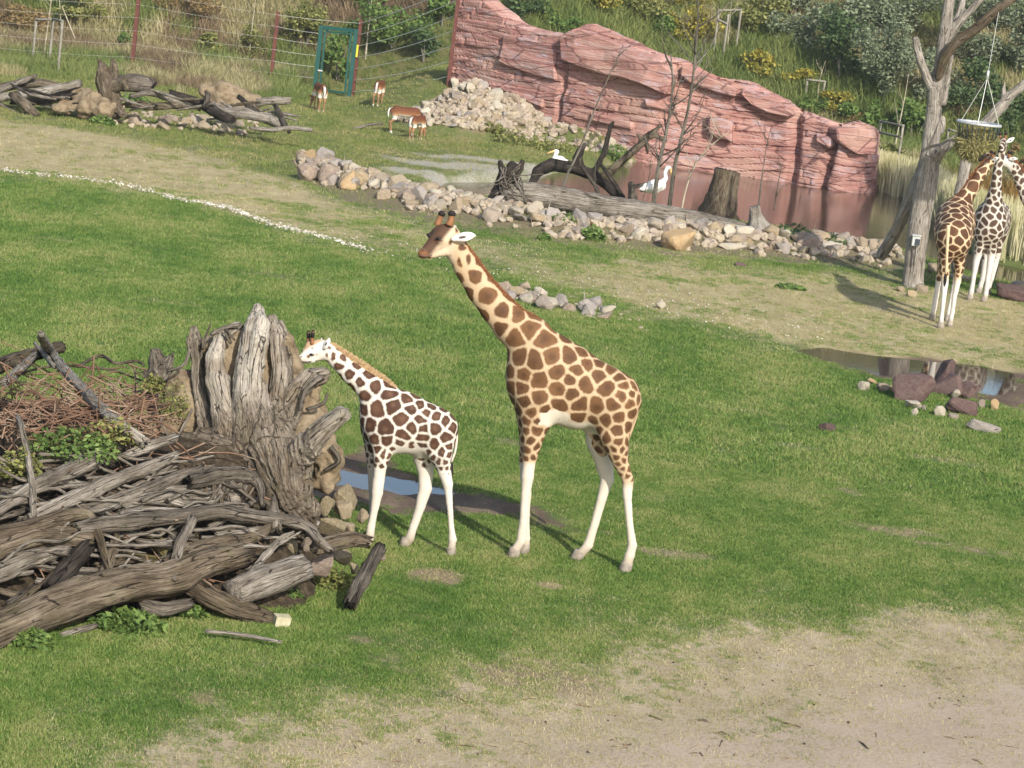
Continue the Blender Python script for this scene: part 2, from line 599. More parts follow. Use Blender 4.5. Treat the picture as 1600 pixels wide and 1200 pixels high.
def zones(x, y):
    q = np.stack([x * 0.6, y * 0.35, x * 0], 1)
    n1 = fbm(q, 4, 11); n2 = fbm(q * 3.1, 3, 12)
    wob = 0.9 * n1 + 0.35 * n2
    z = {}
    z['dirt'] = sstep(1.5, -1.5, stretch_sd(x, y, Z_DIRT, 1.6) + wob * 1.1)
    z['sand'] = sstep(0.8, -1.0, stretch_sd(x, y, Z_SAND, 1.6) + wob * 0.8)
    z['spot'] = np.zeros(len(x))
    for a_, b_, wx_, wy_, k_ in SPOTS:
        c_ = on_z(a_, b_); s_ = px_m(c_[1])
        e_ = ((x - c_[0]) / (wx_ / s_)) ** 2 + ((y - c_[1]) / (wy_ / s_ / 0.19)) ** 2
        z['spot'] = np.maximum(z['spot'], k_ * sstep(1.9, 0.1, e_ + 1.5 * wob))
    far = sstep(-7, -1.5, x) * sstep(4, -0.5, x) * 0.45
    z['dry'] = sstep(0.9, -0.9, stretch_sd(x, y, Z_DRY, 2.6) + wob * 0.6) * (1 - far)
    z['mud'] = np.maximum(sstep(0.30, -0.24, stretch_sd(x, y, Z_MUD, 2.0) + wob * 0.75), sstep(0.3, -0.4, stretch_sd(x, y, Z_MUD2, 2.5) + wob * 0.3))
    z['gravel'] = np.maximum(0.8 * sstep(0.7, -0.6, stretch_sd(x, y, Z_GRAVEL, 3.0) + wob * 1.1) * (0.45 + 0.75 * (0.5 + 0.5 * np.sin(y * 2.1 + 3 * n1)) + 0.5 * n2), 0.6 * sstep(0.3, -0.4, poly_sd(x, y, POND)))
    z['bank'] = sstep(0.6, -0.3, stretch_sd(x, y, Z_SHORE, 1.5) + wob * 0.5)
    pd = np.hypot(x - PILE[0], y - PILE[1])
    z['bank'] = np.maximum(z['bank'], sstep(2.7, 2.0, pd + 0.3 * wob))
    z['hill'] = sstep(98, 103, y + wob)
    z['olive'] = sstep(60, 70, y + wob * 2)
    return z


ZN = zones(gx, gy)
G = Mat('ground', 0.95, 0.15)
P = G.pos()
n_big = G.noise(G.scale(P, (0.35, 0.2, 0.35)), 1.0, 4, 0.6)
n_mid = G.noise(G.scale(P, (2.2, 1.0, 2.2)), 1.0, 5, 0.65)
n_fine = G.noise(P, 22, 5, 0.7)
n_spk = G.noise(P, 70, 3, 0.7)
lawn = G.ramp(n_mid, [(0.25, (0.06, 0.10, 0.022)), (0.5, (0.10, 0.15, 0.036)), (0.75, (0.20, 0.20, 0.075))])
olive = G.ramp(n_mid, [(0.25, (0.08, 0.115, 0.03)), (0.5, (0.14, 0.16, 0.05)), (0.75, (0.24, 0.19, 0.10))])
c = G.mix(G.attr('olive'), lawn, olive)
dirt_c = G.ramp(G.math('ADD', G.math('MULTIPLY', n_fine, 0.5), G.math('MULTIPLY', n_mid, 0.5)), [(0.28, (0.25, 0.19, 0.11)), (0.5, (0.42, 0.335, 0.22)), (0.72, (0.55, 0.455, 0.315))])
dry_c = G.ramp(G.math('ADD', G.math('MULTIPLY', n_fine, 0.45), G.math('MULTIPLY', n_mid, 0.55)), [(0.3, (0.21, 0.175, 0.075)), (0.5, (0.385, 0.315, 0.165)), (0.7, (0.53, 0.44, 0.265))])
sand_c = G.ramp(G.math('ADD', G.math('MULTIPLY', n_fine, 0.5), G.math('MULTIPLY', n_big, 0.5)), [(0.3, (0.32, 0.24, 0.165)), (0.5, (0.45, 0.355, 0.255)), (0.7, (0.54, 0.435, 0.325))])


def zone(att, lo=0.35, hi=0.65, amp=0.55):
    a = G.math('ADD', G.attr(att), G.math('MULTIPLY', G.math('SUBTRACT', n_mid, 0.5), amp))
    a = G.math('ADD', a, G.math('MULTIPLY', G.math('SUBTRACT', n_fine, 0.5), amp))
    return G.step(a, lo, hi)


c = G.mix(zone('dry', 0.25, 0.85), c, dry_c)
c = G.mix(zone('dirt', 0.3, 0.7, 0.8), c, dirt_c)
c = G.mix(zone('spot', 0.3, 0.7, 0.8), c, G.ramp(n_fine, [(0.3, (0.17, 0.125, 0.07)), (0.7, (0.33, 0.26, 0.165))]))
c = G.mix(zone('sand', 0.3, 0.75, 0.5), c, sand_c)
c = G.mix(zone('bank', 0.3, 0.7), c, G.ramp(n_fine, [(0.3, (0.12, 0.10, 0.05)), (0.7, (0.26, 0.21, 0.13))]))
c = G.mix(zone('gravel', 0.3, 0.7), c, G.ramp(n_fine, [(0.3, (0.24, 0.22, 0.155)), (0.7, (0.50, 0.46, 0.38))]))
c = G.mix(zone('mud', 0.3, 0.7, 0.4), c, G.ramp(G.math('ADD', G.math('MULTIPLY', n_fine, 0.5), G.math('MULTIPLY', n_mid, 0.5)), [(0.32, (0.075, 0.05, 0.033)), (0.5, (0.155, 0.107, 0.072)), (0.66, (0.27, 0.20, 0.135))]))
c = G.mix(zone('hill', 0.3, 0.7), c, G.ramp(n_mid, [(0.25, (0.07, 0.085, 0.025)), (0.5, (0.13, 0.125, 0.045)), (0.75, (0.22, 0.16, 0.09))]))
G.color(c)
G.bump(G.math('ADD', n_fine, G.math('MULTIPLY', n_spk, 0.5)), 0.7, 0.03)
me = mesh_np('ground', np.stack([gx, gy, gh], 1), GQ, G.m, True, ZN)
ground = props(obj('ground', me), kind='structure')

# ------------------------------------------------------------------ water
def sheet(name, poly, z, mat):
    bm = bmesh.new()
    f = bm.faces.new([bm.verts.new((a, b, z)) for a, b in poly])
    bmesh.ops.triangulate(bm, faces=[f])
    me = bpy.data.meshes.new(name); bm.to_mesh(me); bm.free()
    me.materials.append(mat)
    o = obj(name, me)
    if me.polygons[0].normal.z < 0: me.flip_normals()
    return props(o, kind='structure')


Wt = Mat('pond_water', 0.04, 0.5)
Wt.color(Wt.ramp(Wt.noise(Wt.pos(), 0.5, 3), [(0.3, (0.055, 0.036, 0.021)), (0.7, (0.09, 0.06, 0.035))]))
Wt.b.inputs['IOR'].default_value = 1.33
Wt.bump(Wt.noise(Wt.scale(Wt.pos(), (1.0, 2.6, 1.0)), 2.6, 4), 0.22, 0.02)
Pd = Mat('puddle_water', 0.03, 0.5)
Pd.color((0.05, 0.036, 0.026)); Pd.b.inputs['IOR'].default_value = 1.33
Pd.bump(Pd.noise(Pd.scale(Pd.pos(), (1.0, 2.0, 1.0)), 5, 2), 0.04, 0.01)


def grow(poly, d):
    c = np.mean(poly, 0)
    out = []
    n = len(poly)
    area = sum(poly[i][0] * poly[(i + 1) % n][1] - poly[(i + 1) % n][0] * poly[i][1] for i in range(n))
    sg = 1 if area > 0 else -1
    for i in range(n):
        a, b, e = np.array(poly[i - 1]), np.array(poly[i]), np.array(poly[(i + 1) % n])
        t = e - a; t = t / (np.linalg.norm(t) + 1e-9)
        out.append(tuple(b + sg * d * np.array([t[1], -t[0]])))
    return out


sheet('pond_water', grow(POND, 0.5), WATER_Z, Wt.m)
sheet('muddy_puddle', grow(PUDDLE_A, 0.2), -0.033, Pd.m)
sheet('long_puddle', grow(PUDDLE_B, 0.2), -0.05, Pd.m)


# ------------------------------------------------------------------ grass
def blade_mesh(name, n, spread, h0, h1, w, lean, mat, seed, seg=2):
    r = np.random.default_rng(seed)
    V, Q, H, K = [], [], [], []
    for b in range(n):
        a = r.uniform(0, 2 * math.pi); d = spread * math.sqrt(r.uniform())
        x, y = d * math.cos(a), d * math.sin(a)
        h = r.uniform(h0, h1); la = r.uniform(0, 2 * math.pi); l = r.uniform(0.1, lean) * h
        wa = r.uniform(0, math.pi); wx, wy = math.cos(wa) * w / 2, math.sin(wa) * w / 2
        k = len(V); rb = r.uniform()
        for s in range(seg + 1):
            t = s / seg
            ww = (1 - t ** 1.5) * 1.0 + 0.06
            ox, oy = x + math.cos(la) * l * t * t, y + math.sin(la) * l * t * t
            zz = h * t * (1 - 0.15 * t)
            V += [(ox - wx * ww, oy - wy * ww, zz), (ox + wx * ww, oy + wy * ww, zz)]
            H += [t, t]; K += [rb, rb]
        for s in range(seg):
            Q.append((k + 2 * s, k + 2 * s + 1, k + 2 * s + 3, k + 2 * s + 2))
    return mesh_np(name, V, Q, mat, False, {'tip': H, 'blade': K})


def scatter(name, P, scl, rotz, vid, meshes, mat=None):
    """one object of stuff: tufts instanced on points"""
    src = bpy.data.collections.new(name + '_source')
    for k, m in enumerate(meshes):
        o = bpy.data.objects.new('%s_tuft_%02d' % (name, k), m); src.objects.link(o)
    me = bpy.data.meshes.new(name)
    me.vertices.add(len(P)); me.vertices.foreach_set('co', np.asarray(P, np.float32).ravel())
    a = me.attributes.new('scl', 'FLOAT', 'POINT'); a.data.foreach_set('value', np.asarray(scl, np.float32))
    a = me.attributes.new('rz', 'FLOAT', 'POINT'); a.data.foreach_set('value', np.asarray(rotz, np.float32))
    a = me.attributes.new('vid', 'INT', 'POINT'); a.data.foreach_set('value', np.asarray(vid, np.int32))
    o = obj(name, me)
    g = bpy.data.node_groups.new(name + '_nodes', 'GeometryNodeTree')
    g.interface.new_socket('Geometry', in_out='INPUT', socket_type='NodeSocketGeometry')
    g.interface.new_socket('Geometry', in_out='OUTPUT', socket_type='NodeSocketGeometry')
    N = g.nodes; L = g.links
    gi = N.new('NodeGroupInput'); go = N.new('NodeGroupOutput')
    ci = N.new('GeometryNodeCollectionInfo'); ci.inputs['Collection'].default_value = src
    ci.inputs['Separate Children'].default_value = True; ci.inputs['Reset Children'].default_value = True
    ip = N.new('GeometryNodeInstanceOnPoints'); ip.inputs['Pick Instance'].default_value = True

    def na(n, t):
        x = N.new('GeometryNodeInputNamedAttribute'); x.data_type = t; x.inputs['Name'].default_value = n
        return x.outputs['Attribute']
    cx = N.new('ShaderNodeCombineXYZ'); L.new(na('rz', 'FLOAT'), cx.inputs[2])
    cs = N.new('ShaderNodeCombineXYZ')
    s = na('scl', 'FLOAT')
    for q in range(3): L.new(s, cs.inputs[q])
    L.new(gi.outputs[0], ip.inputs['Points']); L.new(ci.outputs[0], ip.inputs['Instance'])
    L.new(na('vid', 'INT'), ip.inputs['Instance Index'])
    L.new(cx.outputs[0], ip.inputs['Rotation']); L.new(cs.outputs[0], ip.inputs['Scale'])
    L.new(ip.outputs[0], go.inputs[0])
    m = o.modifiers.new('scatter', 'NODES'); m.node_group = g
    return o


def grass_mat(name, stops_lo, stops_hi, trans=0.25, olive=None):
    m = Mat(name, 0.6, 0.25)
    P = m.pos()
    nb = m.noise(m.scale(P, (0.55, 0.32, 0.3)), 1.0, 4, 0.6)
    nm = m.noise(m.scale(P, (3.5, 2.0, 1.0)), 1.0, 3, 0.6)
    x = m.math('ADD', m.math('MULTIPLY', nb, 0.65), m.math('MULTIPLY', nm, 0.35))
    x = m.math('ADD', x, m.math('MULTIPLY', m.math('SUBTRACT', m.attr('blade'), 0.5), 0.22))
    x = m.math('ADD', x, m.math('MULTIPLY', m.math('SUBTRACT', m.rand(), 0.5), 0.12))
    c = m.ramp(x, stops_lo)
    if olive: # the far end of the paddock has a drier, more yellow sward
        sy = m.node('ShaderNodeSeparateXYZ'); m.put(sy.inputs[0], P)
        c = m.mix(m.step(sy.outputs[1], 58, 74), c, m.ramp(x, olive))
    m.color(c)
    m.translucent(c, trans)
    return m.m


M_grass = grass_mat('lawn_grass', [(0.35, (0.078, 0.155, 0.028)), (0.46, (0.135, 0.225, 0.042)), (0.56, (0.215, 0.285, 0.068)), (0.66, (0.34, 0.335, 0.125))], None,
                    olive=[(0.3, (0.12, 0.185, 0.036)), (0.5, (0.22, 0.25, 0.066)), (0.68, (0.38, 0.32, 0.15))])
M_dry = grass_mat('dry_grass', [(0.3, (0.18, 0.21, 0.06)), (0.5, (0.38, 0.34, 0.16)), (0.7, (0.58, 0.49, 0.30))], None, 0.2)
tufts = [blade_mesh('lawn_tuft', 17, 0.078, 0.02, 0.046, 0.0075, 1.3, M_grass, 100 + k) for k in range(6)]
dryt = [blade_mesh('dry_tuft', 10, 0.08, 0.012, 0.035, 0.006, 1.8, M_dry, 200 + k) for k in range(4)]


def cand(n, ya, yb, seed, w=0.30):
    r = np.random.default_rng(seed)
    y = np.sqrt(r.uniform(ya * ya, yb * yb, n)); x = r.uniform(-w, w, n) * y
    return x, y, r


PTS, SC, RZ, VI = [], [], [], []
DP, DS, DR, DV = [], [], [], []
for (n, ya, yb, s0) in ((155000, 18, 36, 1.0), (100000, 36, 62, 1.5), (54000, 62, 103, 2.1)):
    x, y, r = cand(n, ya, yb, int(ya))
    z = zones(x, y)
    q = np.stack([x * 1.3, y * 0.8, x * 0], 1)
    pn = fbm(q, 4, 77)
    pfin = fbm(q * 4, 3, 79)
    dens = 1.0
    bare = np.maximum.reduce([z['dirt'] * 1.12 + 0.55 * (pn + pfin) * (z['dirt'] > 0.02), z['dry'] * 0.92 + 0.85 * (pn + 0.6 * pfin) * (z['dry'] > 0.02), z['mud'] * 1.1 + 0.8 * pfin * (z['mud'] > 0.02), z['gravel'] * 1.25 + 0.5 * pn, z['bank'] * 0.6, z['sand'] * 1.3, z['spot'] * 1.05 + 0.5 * pfin * (z['spot'] > 0.02)])
    u = r.uniform(0, 1, n)
    inw = poly_sd(x, y, POND) < 0.1
    pud = (poly_sd(x, y, PUDDLE_A) < 0.02) | (poly_sd(x, y, PUDDLE_B) < 0.02)
    k = (u > bare) & ~inw & ~pud
    zz = terrain(x, y)
    PTS.append(np.stack([x, y, zz], 1)[k]); SC.append((s0 * r.uniform(0.7, 1.3, n) * (1 - 0.6 * np.clip(bare, 0, 1)))[k])
    RZ.append(r.uniform(0, 6.28, n)[k]); VI.append(r.integers(0, 6, n)[k])
    d = (~k & (r.uniform(0, 1, n) < 0.42 * (1 - 0.75 * z['sand'])) | k & (r.uniform(0, 1, n) < 1.1 * z['dirt'] + 0.30 * z['dry'])) & ~inw & ~pud & (z['mud'] < 0.4)
    DP.append(np.stack([x, y, zz], 1)[d]); DS.append((s0 * r.uniform(0.6, 1.2, n))[d]); DR.append(r.uniform(0, 6.28, n)[d]); DV.append(r.integers(0, 4, n)[d])
props(scatter('lawn_grass', np.vstack(PTS), np.concatenate(SC), np.concatenate(RZ), np.concatenate(VI), tufts), 'short green lawn grass covering the paddock', 'grass', kind='stuff')
props(scatter('dry_grass', np.vstack(DP), np.concatenate(DS), np.concatenate(DR), np.concatenate(DV), dryt), 'short dry straw-coloured grass on the worn ground', 'grass', kind='stuff')

# ================================================================== red rock wall
RW = Mat('red_rock', 0.9, 0.2)
Pp = RW.pos()
st = RW.scale(Pp, (0.55, 0.55, 7.0))
ns = RW.noise(st, 1.0, 6, 0.62, 0.6)
nb = RW.noise(Pp, 0.55, 4, 0.6)
nf = RW.noise(RW.scale(Pp, (6, 6, 22)), 1.0, 4, 0.65)
base = RW.ramp(ns, [(0.28, (0.20, 0.092, 0.078)), (0.42, (0.345, 0.168, 0.138)), (0.55, (0.43, 0.235, 0.192)), (0.68, (0.49, 0.33, 0.285)), (0.82, (0.56, 0.46, 0.435))])
base = RW.mix(RW.step(nb, 0.42, 0.7), base, RW.mix(0.45, base, (0.50, 0.35, 0.26)))
base = RW.mix(RW.step(RW.noise(RW.scale(Pp, (0.8, 0.8, 2.5)), 1.3, 5, 0.7), 0.53, 0.70), base, (0.43, 0.34, 0.345))
crack = RW.step(RW.noise(RW.scale(Pp, (0.5, 0.5, 10)), 1.3, 4, 0.6, 0.8), 0.35, 0.30)
base = RW.mix(RW.math('MULTIPLY', crack, 0.75), base, (0.13, 0.05, 0.045))
vc = RW.voro(RW.scale(Pp, (0.55, 0.55, 2.6)), 1.0, 'DISTANCE_TO_EDGE')
joint = RW.step(RW.math('ADD', vc, RW.math('MULTIPLY', nf, 0.05)), 0.062, 0.036)
base = RW.mix(RW.math('MULTIPLY', joint, 0.7), base, (0.12, 0.05, 0.045))
stain = RW.step(RW.noise(RW.scale(Pp, (1.6, 1.6, 0.25)), 1.0, 4, 0.6), 0.56, 0.72)
base = RW.mix(RW.math('MULTIPLY', stain, 0.35), base, (0.20, 0.115, 0.105))
RW.color(base)
RW.bump(RW.math('ADD', RW.math('MULTIPLY', ns, 1.0), RW.math('MULTIPLY', nf, 0.6)), 0.9, 0.08)

w_path = [on_y(704, 127, 93.6)[:2], on_y(768, 176, 91.9)[:2], on_y(840, 208, 90.4)[:2], on_y(930, 236, 89.0)[:2]] + plan([(1010, 254), (1100, 266), (1200, 280), (1262, 290), (1300, 297), (1338, 301)], WATER_Z)
w_path = np.array([tuple(p) for p in w_path])
w_path = np.vstack([w_path, w_path[-1] + np.array([0.55, 1.2]), w_path[-1] + np.array([0.9, 4.0])])
n_main = 560
s_cum = np.concatenate([[0], np.cumsum(np.linalg.norm(np.diff(w_path, axis=0), axis=1))])
S = np.linspace(0, s_cum[-1], n_main)
WP = np.stack([np.interp(S, s_cum, w_path[:, k]) for k in (0, 1)], 1)
for _ in range(3):
    WP[1:-1] = 0.5 * WP[1:-1] + 0.25 * (WP[:-2] + WP[2:])
tang = np.gradient(WP, axis=0); tang /= np.linalg.norm(tang, axis=1)[:, None]
wn2 = np.stack([tang[:, 1], -tang[:, 0]], 1)              # outward, towards the paddock
outl = np.array([(640, -60), (716, -38), (745, -14), (790, 28), (830, 47), (880, 52), (905, 41), (922, 39), (960, 55), (1010, 80), (1062, 95), (1120, 120), (1180, 134), (1215, 150), (1250, 176), (1290, 190), (1320, 197), (1340, 194), (1362, 195), (1400, 215), (1500, 240)], float)
topz = np.zeros(n_main)
zz = np.linspace(0, 9, 400)
for k in range(n_main):
    PPt = np.stack([np.full(400, WP[k, 0]), np.full(400, WP[k, 1]), zz], 1)
    a, b = proj(PPt)
    over = b < np.interp(a, outl[:, 0], outl[:, 1])
    topz[k] = zz[np.argmax(over)] if over.any() else 3.0
rows = 110
base_z = np.minimum(terrain(WP[:, 0], WP[:, 1]) - 0.4, -0.5)


def wall_disp(S_, Zn, Zabs):
    q = np.stack([S_ * 0.22, Zabs * 0.35, S_ * 0], 1)
    d = 0.10 * fbm(q, 3, 21)
    lay = Zabs * 4.6 + 1.1 * fbm(np.stack([S_ * 0.35, Zabs * 0.2, S_ * 0 + 3], 1), 3, 22)
    li = np.floor(lay); lf = lay - li
    off = lambda l: vnoise(np.stack([S_ * 0.55 + l * 5.13, l * 3.7, l * 0 + 1.5], 1), 23)
    e = sstep(0.90, 1.0, lf)
    d += 0.085 * (off(li) * (1 - e) + off(li + 1) * e)
    d -= 0.05 * np.exp(-((lf - 0.93) / 0.06) ** 2)
    blk = S_ * 0.8 + 0.7 * vnoise(np.stack([li * 2.3, S_ * 0.3, S_ * 0], 1), 29)
    d -= 0.05 * np.exp(-((blk - np.round(blk)) / 0.05) ** 2) * (vnoise(np.stack([np.round(blk), li, li * 0], 1), 30) > 0.2)
    d += 0.04 * fbm(np.stack([S_ * 2.0, Zabs * 5.0, S_ * 0], 1), 3, 24)
    return d


def s_at(px):
    a, b = proj(np.stack([WP[:, 0], WP[:, 1], np.zeros(n_main)], 1))
    return float(np.interp(px, a[:n_main - 60], S[:n_main - 60]))


GROOVES = [(s_at(873), 0.10, 0.22), (s_at(1238), 0.16, 0.38), (s_at(1290), 0.18, 0.45)]
Tn = np.linspace(0, 1, rows)
SS, TT = np.meshgrid(S, Tn, indexing='ij')
ZA = base_z[:, None] + TT * (topz - base_z)[:, None]
dd = wall_disp(SS.ravel(), TT.ravel(), ZA.ravel()).reshape(SS.shape)
for gs, gw, gd in GROOVES:
    wob = 0.25 * fbm(np.stack([ZA.ravel() * 0.8, np.full(ZA.size, gs), np.zeros(ZA.size)], 1), 2, 41).reshape(SS.shape)
    dd -= gd * np.exp(-((SS - gs + wob) / gw) ** 2)
batter = 0.35 * (1 - TT)                                   # leans back a little
rnd_top = -0.12 * sstep(0.97, 1.0, TT)
off = dd + batter + rnd_top
WX = WP[:, 0][:, None] + wn2[:, 0][:, None] * off
WY = WP[:, 1][:, None] + wn2[:, 1][:, None] * off
front = np.stack([WX, WY, ZA], -1)
# rows over the crest and down the back
back = []
for dep, dz in ((0.35, 0.02), (0.8, -0.08), (1.3, -0.5), (1.6, -6.0)):
    back.append(np.stack([WP[:, 0] - wn2[:, 0] * dep, WP[:, 1] - wn2[:, 1] * dep, topz + dz + 0.05 * np.sin(S * 3 + dep * 9)], -1)[:, None])
WV = np.concatenate([front] + back, 1)
nr2 = WV.shape[1]
i = np.arange(n_main - 1)[:, None] * nr2; j = np.arange(nr2 - 1)[None]
WQ = np.stack([i + j, i + nr2 + j, i + nr2 + j + 1, i + j + 1], -1).reshape(-1, 4)
ends = []
wroot = empty('rock_wall', (float(WP[190, 0]), float(WP[190, 1]), 0))
props(wroot, 'long red layered artificial rock wall standing behind the pond', 'rock wall')
wl = np.array(wroot.location)
obj('rock_face', mesh_np('rock_face', rel(WV.reshape(-1, 3), wl), WQ, RW.m, False), wroot)

fpx, fpy = proj(front.reshape(-1, 3))
fsurf = np.stack([WP[:, 0][:, None] + wn2[:, 0][:, None] * (batter + 0), WP[:, 1][:, None] + wn2[:, 1][:, None] * batter, ZA], -1).reshape(-1, 3)
spx, spy = proj(fsurf)
fnorm = np.repeat(wn2, rows, 0)


def slab(poly, thick, seed):
    idx = [int(np.argmin((spx - a) ** 2 + (spy - b) ** 2)) for a, b in poly]
    fr = [fsurf[k] + np.array([*fnorm[k] * thick, 0]) for k in idx]
    bm = bmesh.new()
    f = bm.faces.new([bm.verts.new(p - wl) for p in fr])
    if f.normal.y > 0: f.normal_flip()
    f.normal_update()
    if f.normal.y > 0: bmesh.ops.reverse_faces(bm, faces=[f])
    r = bmesh.ops.extrude_face_region(bm, geom=[f])
    nv = [v for v in r['geom'] if isinstance(v, bmesh.types.BMVert)]
    m = np.mean([fnorm[k] for k in idx], 0)
    # original face becomes the back
    for v in nv:
        pass
    for v in f.verts: v.co -= Vector((m[0], m[1], 0)) * (thick + 0.45)
    bmesh.ops.recalc_face_normals(bm, faces=bm.faces)
    bmesh.ops.bevel(bm, geom=[e for e in bm.edges], offset=0.05, segments=1, affect='EDGES')
    bmesh.ops.triangulate(bm, faces=[q for q in bm.faces if len(q.verts) > 4])
    bmesh.ops.subdivide_edges(bm, edges=[e for e in bm.edges if e.calc_length() > 0.5], cuts=2, use_grid_fill=True)
    V = np.array([v.co[:] for v in bm.verts])
    nn = fbm(V * np.array([0.9, 0.9, 4.0]), 3, seed)
    for v, q in zip(bm.verts, nn):
        v.co += Vector((m[0], m[1], 0)) * (0.10 * q)
    me = bpy.data.meshes.new('slab'); bm.to_mesh(me); bm.free()
    me.materials.append(RW.m)
    obj('slab', me, wroot)


slab([(790, 52), (784, 98), (800, 106), (838, 118), (872, 127), (870, 72), (830, 62)], 0.16, 1)
slab([(884, 56), (887, 94), (915, 104), (950, 115), (985, 123), (1012, 132), (1040, 148), (1056, 112), (1030, 92), (1000, 80), (960, 62), (920, 46)], 0.42, 2)
slab([(1066, 100), (1064, 118), (1082, 130), (1110, 140), (1150, 152), (1155, 138), (1120, 124)], 0.34, 3)
slab([(1110, 178), (1108, 206), (1145, 222), (1148, 190)], 0.40, 4)
slab([(1162, 137), (1161, 148), (1180, 166), (1202, 176), (1238, 184), (1246, 178), (1215, 155)], 0.36, 5)
slab([(1010, 155), (1012, 166), (1060, 178), (1060, 166)], 0.14, 6)
slab([(1276, 206), (1280, 222), (1300, 232), (1302, 216)], 0.16, 7)
slab([(1312, 200), (1312, 220), (1335, 238), (1352, 240), (1358, 200), (1335, 198)], 0.36, 8)
slab([(800, 140), (802, 152), (850, 168), (850, 154)], 0.12, 9)
slab([(925, 175), (926, 188), (990, 204), (990, 190)], 0.10, 10)

# ================================================================== fence, gate
M_rust = Mat('rust_red_paint', 0.6, 0.4); M_rust.color(M_rust.ramp(M_rust.noise(M_rust.objc(), 6, 4), [(0.3, (0.085, 0.026, 0.017)), (0.7, (0.14, 0.042, 0.027))]))
M_wire = Mat('galvanised_wire', 0.4, 0.5); M_wire.color((0.62, 0.61, 0.54)); M_wire.b.inputs['Metallic'].default_value = 0.3
M_green = Mat('green_paint', 0.45, 0.5); M_green.color(M_green.ramp(M_green.noise(M_green.objc(), 5, 3), [(0.3, (0.004, 0.055, 0.044)), (0.7, (0.008, 0.08, 0.064))]))
M_yel = Mat('yellow_tag', 0.6); M_yel.color((0.62, 0.58, 0.04))
M_galv = Mat('galvanised_metal', 0.4, 0.5); M_galv.color(M_galv.ramp(M_galv.noise(M_galv.objc(), 9, 3), [(0.3, (0.45, 0.47, 0.47)), (0.7, (0.65, 0.66, 0.64))])); M_galv.b.inputs['Metallic'].default_value = 0.4

froot_p = hit(424, 139)
fence = empty('wire_fence', tuple(froot_p))
props(fence, 'tall wire fence with rust red posts along the foot of the hillside', 'fence')
fl = np.array(froot_p)
fp = [hit(-30, 100), hit(205, 118), hit(422, 138), hit(551, 150), on_y(701, 128, 93.2)]
fh = [2.9, 3.1, 2.75, 2.75, 3.5]
tops = []
for p, h in zip(fp, fh):
    V, Q, _ = box((p[0], p[1], p[2] + h / 2 - 0.2), (0.13, 0.13, h + 0.4))
    obj('post', mesh_np('post', rel(V, fl), Q, M_rust.m, False), fence)
gate_l, gate_r = hit(491, 146), hit(545, 152)


def wire(a, b, sag=0.06, r=0.011):
    t = np.linspace(0, 1, 9)[:, None]
    Pn = a * (1 - t) + b * t
    Pn[:, 2] -= sag * 4 * (t * (1 - t))[:, 0]
    V, Q, _ = tube(Pn, r, 4, caps=False)
    obj('wire', mesh_np('wire', rel(V, fl), Q, M_wire.m, False), fence)


for k in range(7):
    f = 0.06 + 0.9 * k / 6
    for s, e in ((0, 1), (1, 2), (3, 4)):
        A = fp[s] + np.array([0, -0.08, fh[s] * f]); B = fp[e] + np.array([0, -0.08, fh[e] * f])
        wire(A, B, 0.10 if s == 3 else 0.05, 0.0125 if s == 3 else 0.0035)
    A = fp[2] + np.array([0, -0.08, fh[2] * f]); B = gate_l + np.array([-0.06, -0.05, fh[2] * f * 0.97])
    if k < 6: wire(A, B, 0.02, 0.007)
    else: wire(A, fp[3] + np.array([0, -0.08, fh[3] * f]), 0.03, 0.007)

groot = empty('green_gate', tuple((gate_l + gate_r) / 2))
props(groot, 'dark green metal gate frame standing in the wire fence', 'gate')
gl = (gate_l + gate_r) / 2


def gbar(name, a, b, w, mat=M_green, d=None):
    a = np.array(a, float); b = np.array(b, float)
    t = b - a; L = np.linalg.norm(t); t /= L
    up = np.array([0, 1.0, 0]); sd = np.cross(t, up); sd /= np.linalg.norm(sd); up = np.cross(sd, t)
    V, Q, _ = box((0, 0, 0), (w, d or w, L))
    V = V[:, :1] * sd + V[:, 1:2] * up + V[:, 2:3] * t + (a + b) / 2
    return obj(name, mesh_np(name, rel(V, gl), Q, mat.m, False), groot)


GH = 2.45
zt = np.array([0, 0, GH])
gbar('gate_post', gate_l - [0, 0, .1], gate_l + zt, 0.15)
gbar('gate_post', gate_r - [0, 0, .1], gate_r + zt, 0.15)
gbar('top_beam', gate_l + zt * 0.975 + [0.08, 0, 0], gate_r + zt * 0.975 - [0.08, 0, 0], 0.13)
li, ri = gate_l + [0.17, -0.03, 0.1], gate_r + [-0.16, -0.03, 0.1]
gbar('leaf_frame', li, li + zt * 0.90, 0.07)
gbar('leaf_frame', ri, ri + zt * 0.90, 0.07)
gbar('leaf_frame', li + [0.04, 0, GH * .88], ri + [-0.04, 0, GH * .88], 0.06)
gbar('leaf_frame', li + [0.04, 0, 0.05], ri + [-0.04, 0, 0.05], 0.06)
gbar('latch', gate_l + [0.05, -0.10, 0.85], gate_l + [0.22, -0.10, 0.85], 0.05, M_galv)
gbar('warning_tag', fp[3] + [-0.03, -0.13, 1.42], fp[3] + [-0.03, -0.13, 1.86], 0.11, M_yel, 0.02)

# ================================================================== hillside plants
def leaves(P, size, r, up=0.3, asp=0.55):
    n = len(P)
    a = r.normal(size=(n, 3)); a[:, 2] *= 0.6; a /= np.linalg.norm(a, axis=1)[:, None]
    b = r.normal(size=(n, 3)); b = np.cross(a, b); b /= np.linalg.norm(b, axis=1)[:, None]
    s = size * r.uniform(0.6, 1.3, n)[:, None]
    V = np.stack([P - a * s, P + b * s * asp, P + a * s, P - b * s * asp], 1).reshape(-1, 3)
    Q = np.arange(4 * n).reshape(n, 4)
    k = np.repeat(r.uniform(0, 1, n), 4)
    return V, Q, k


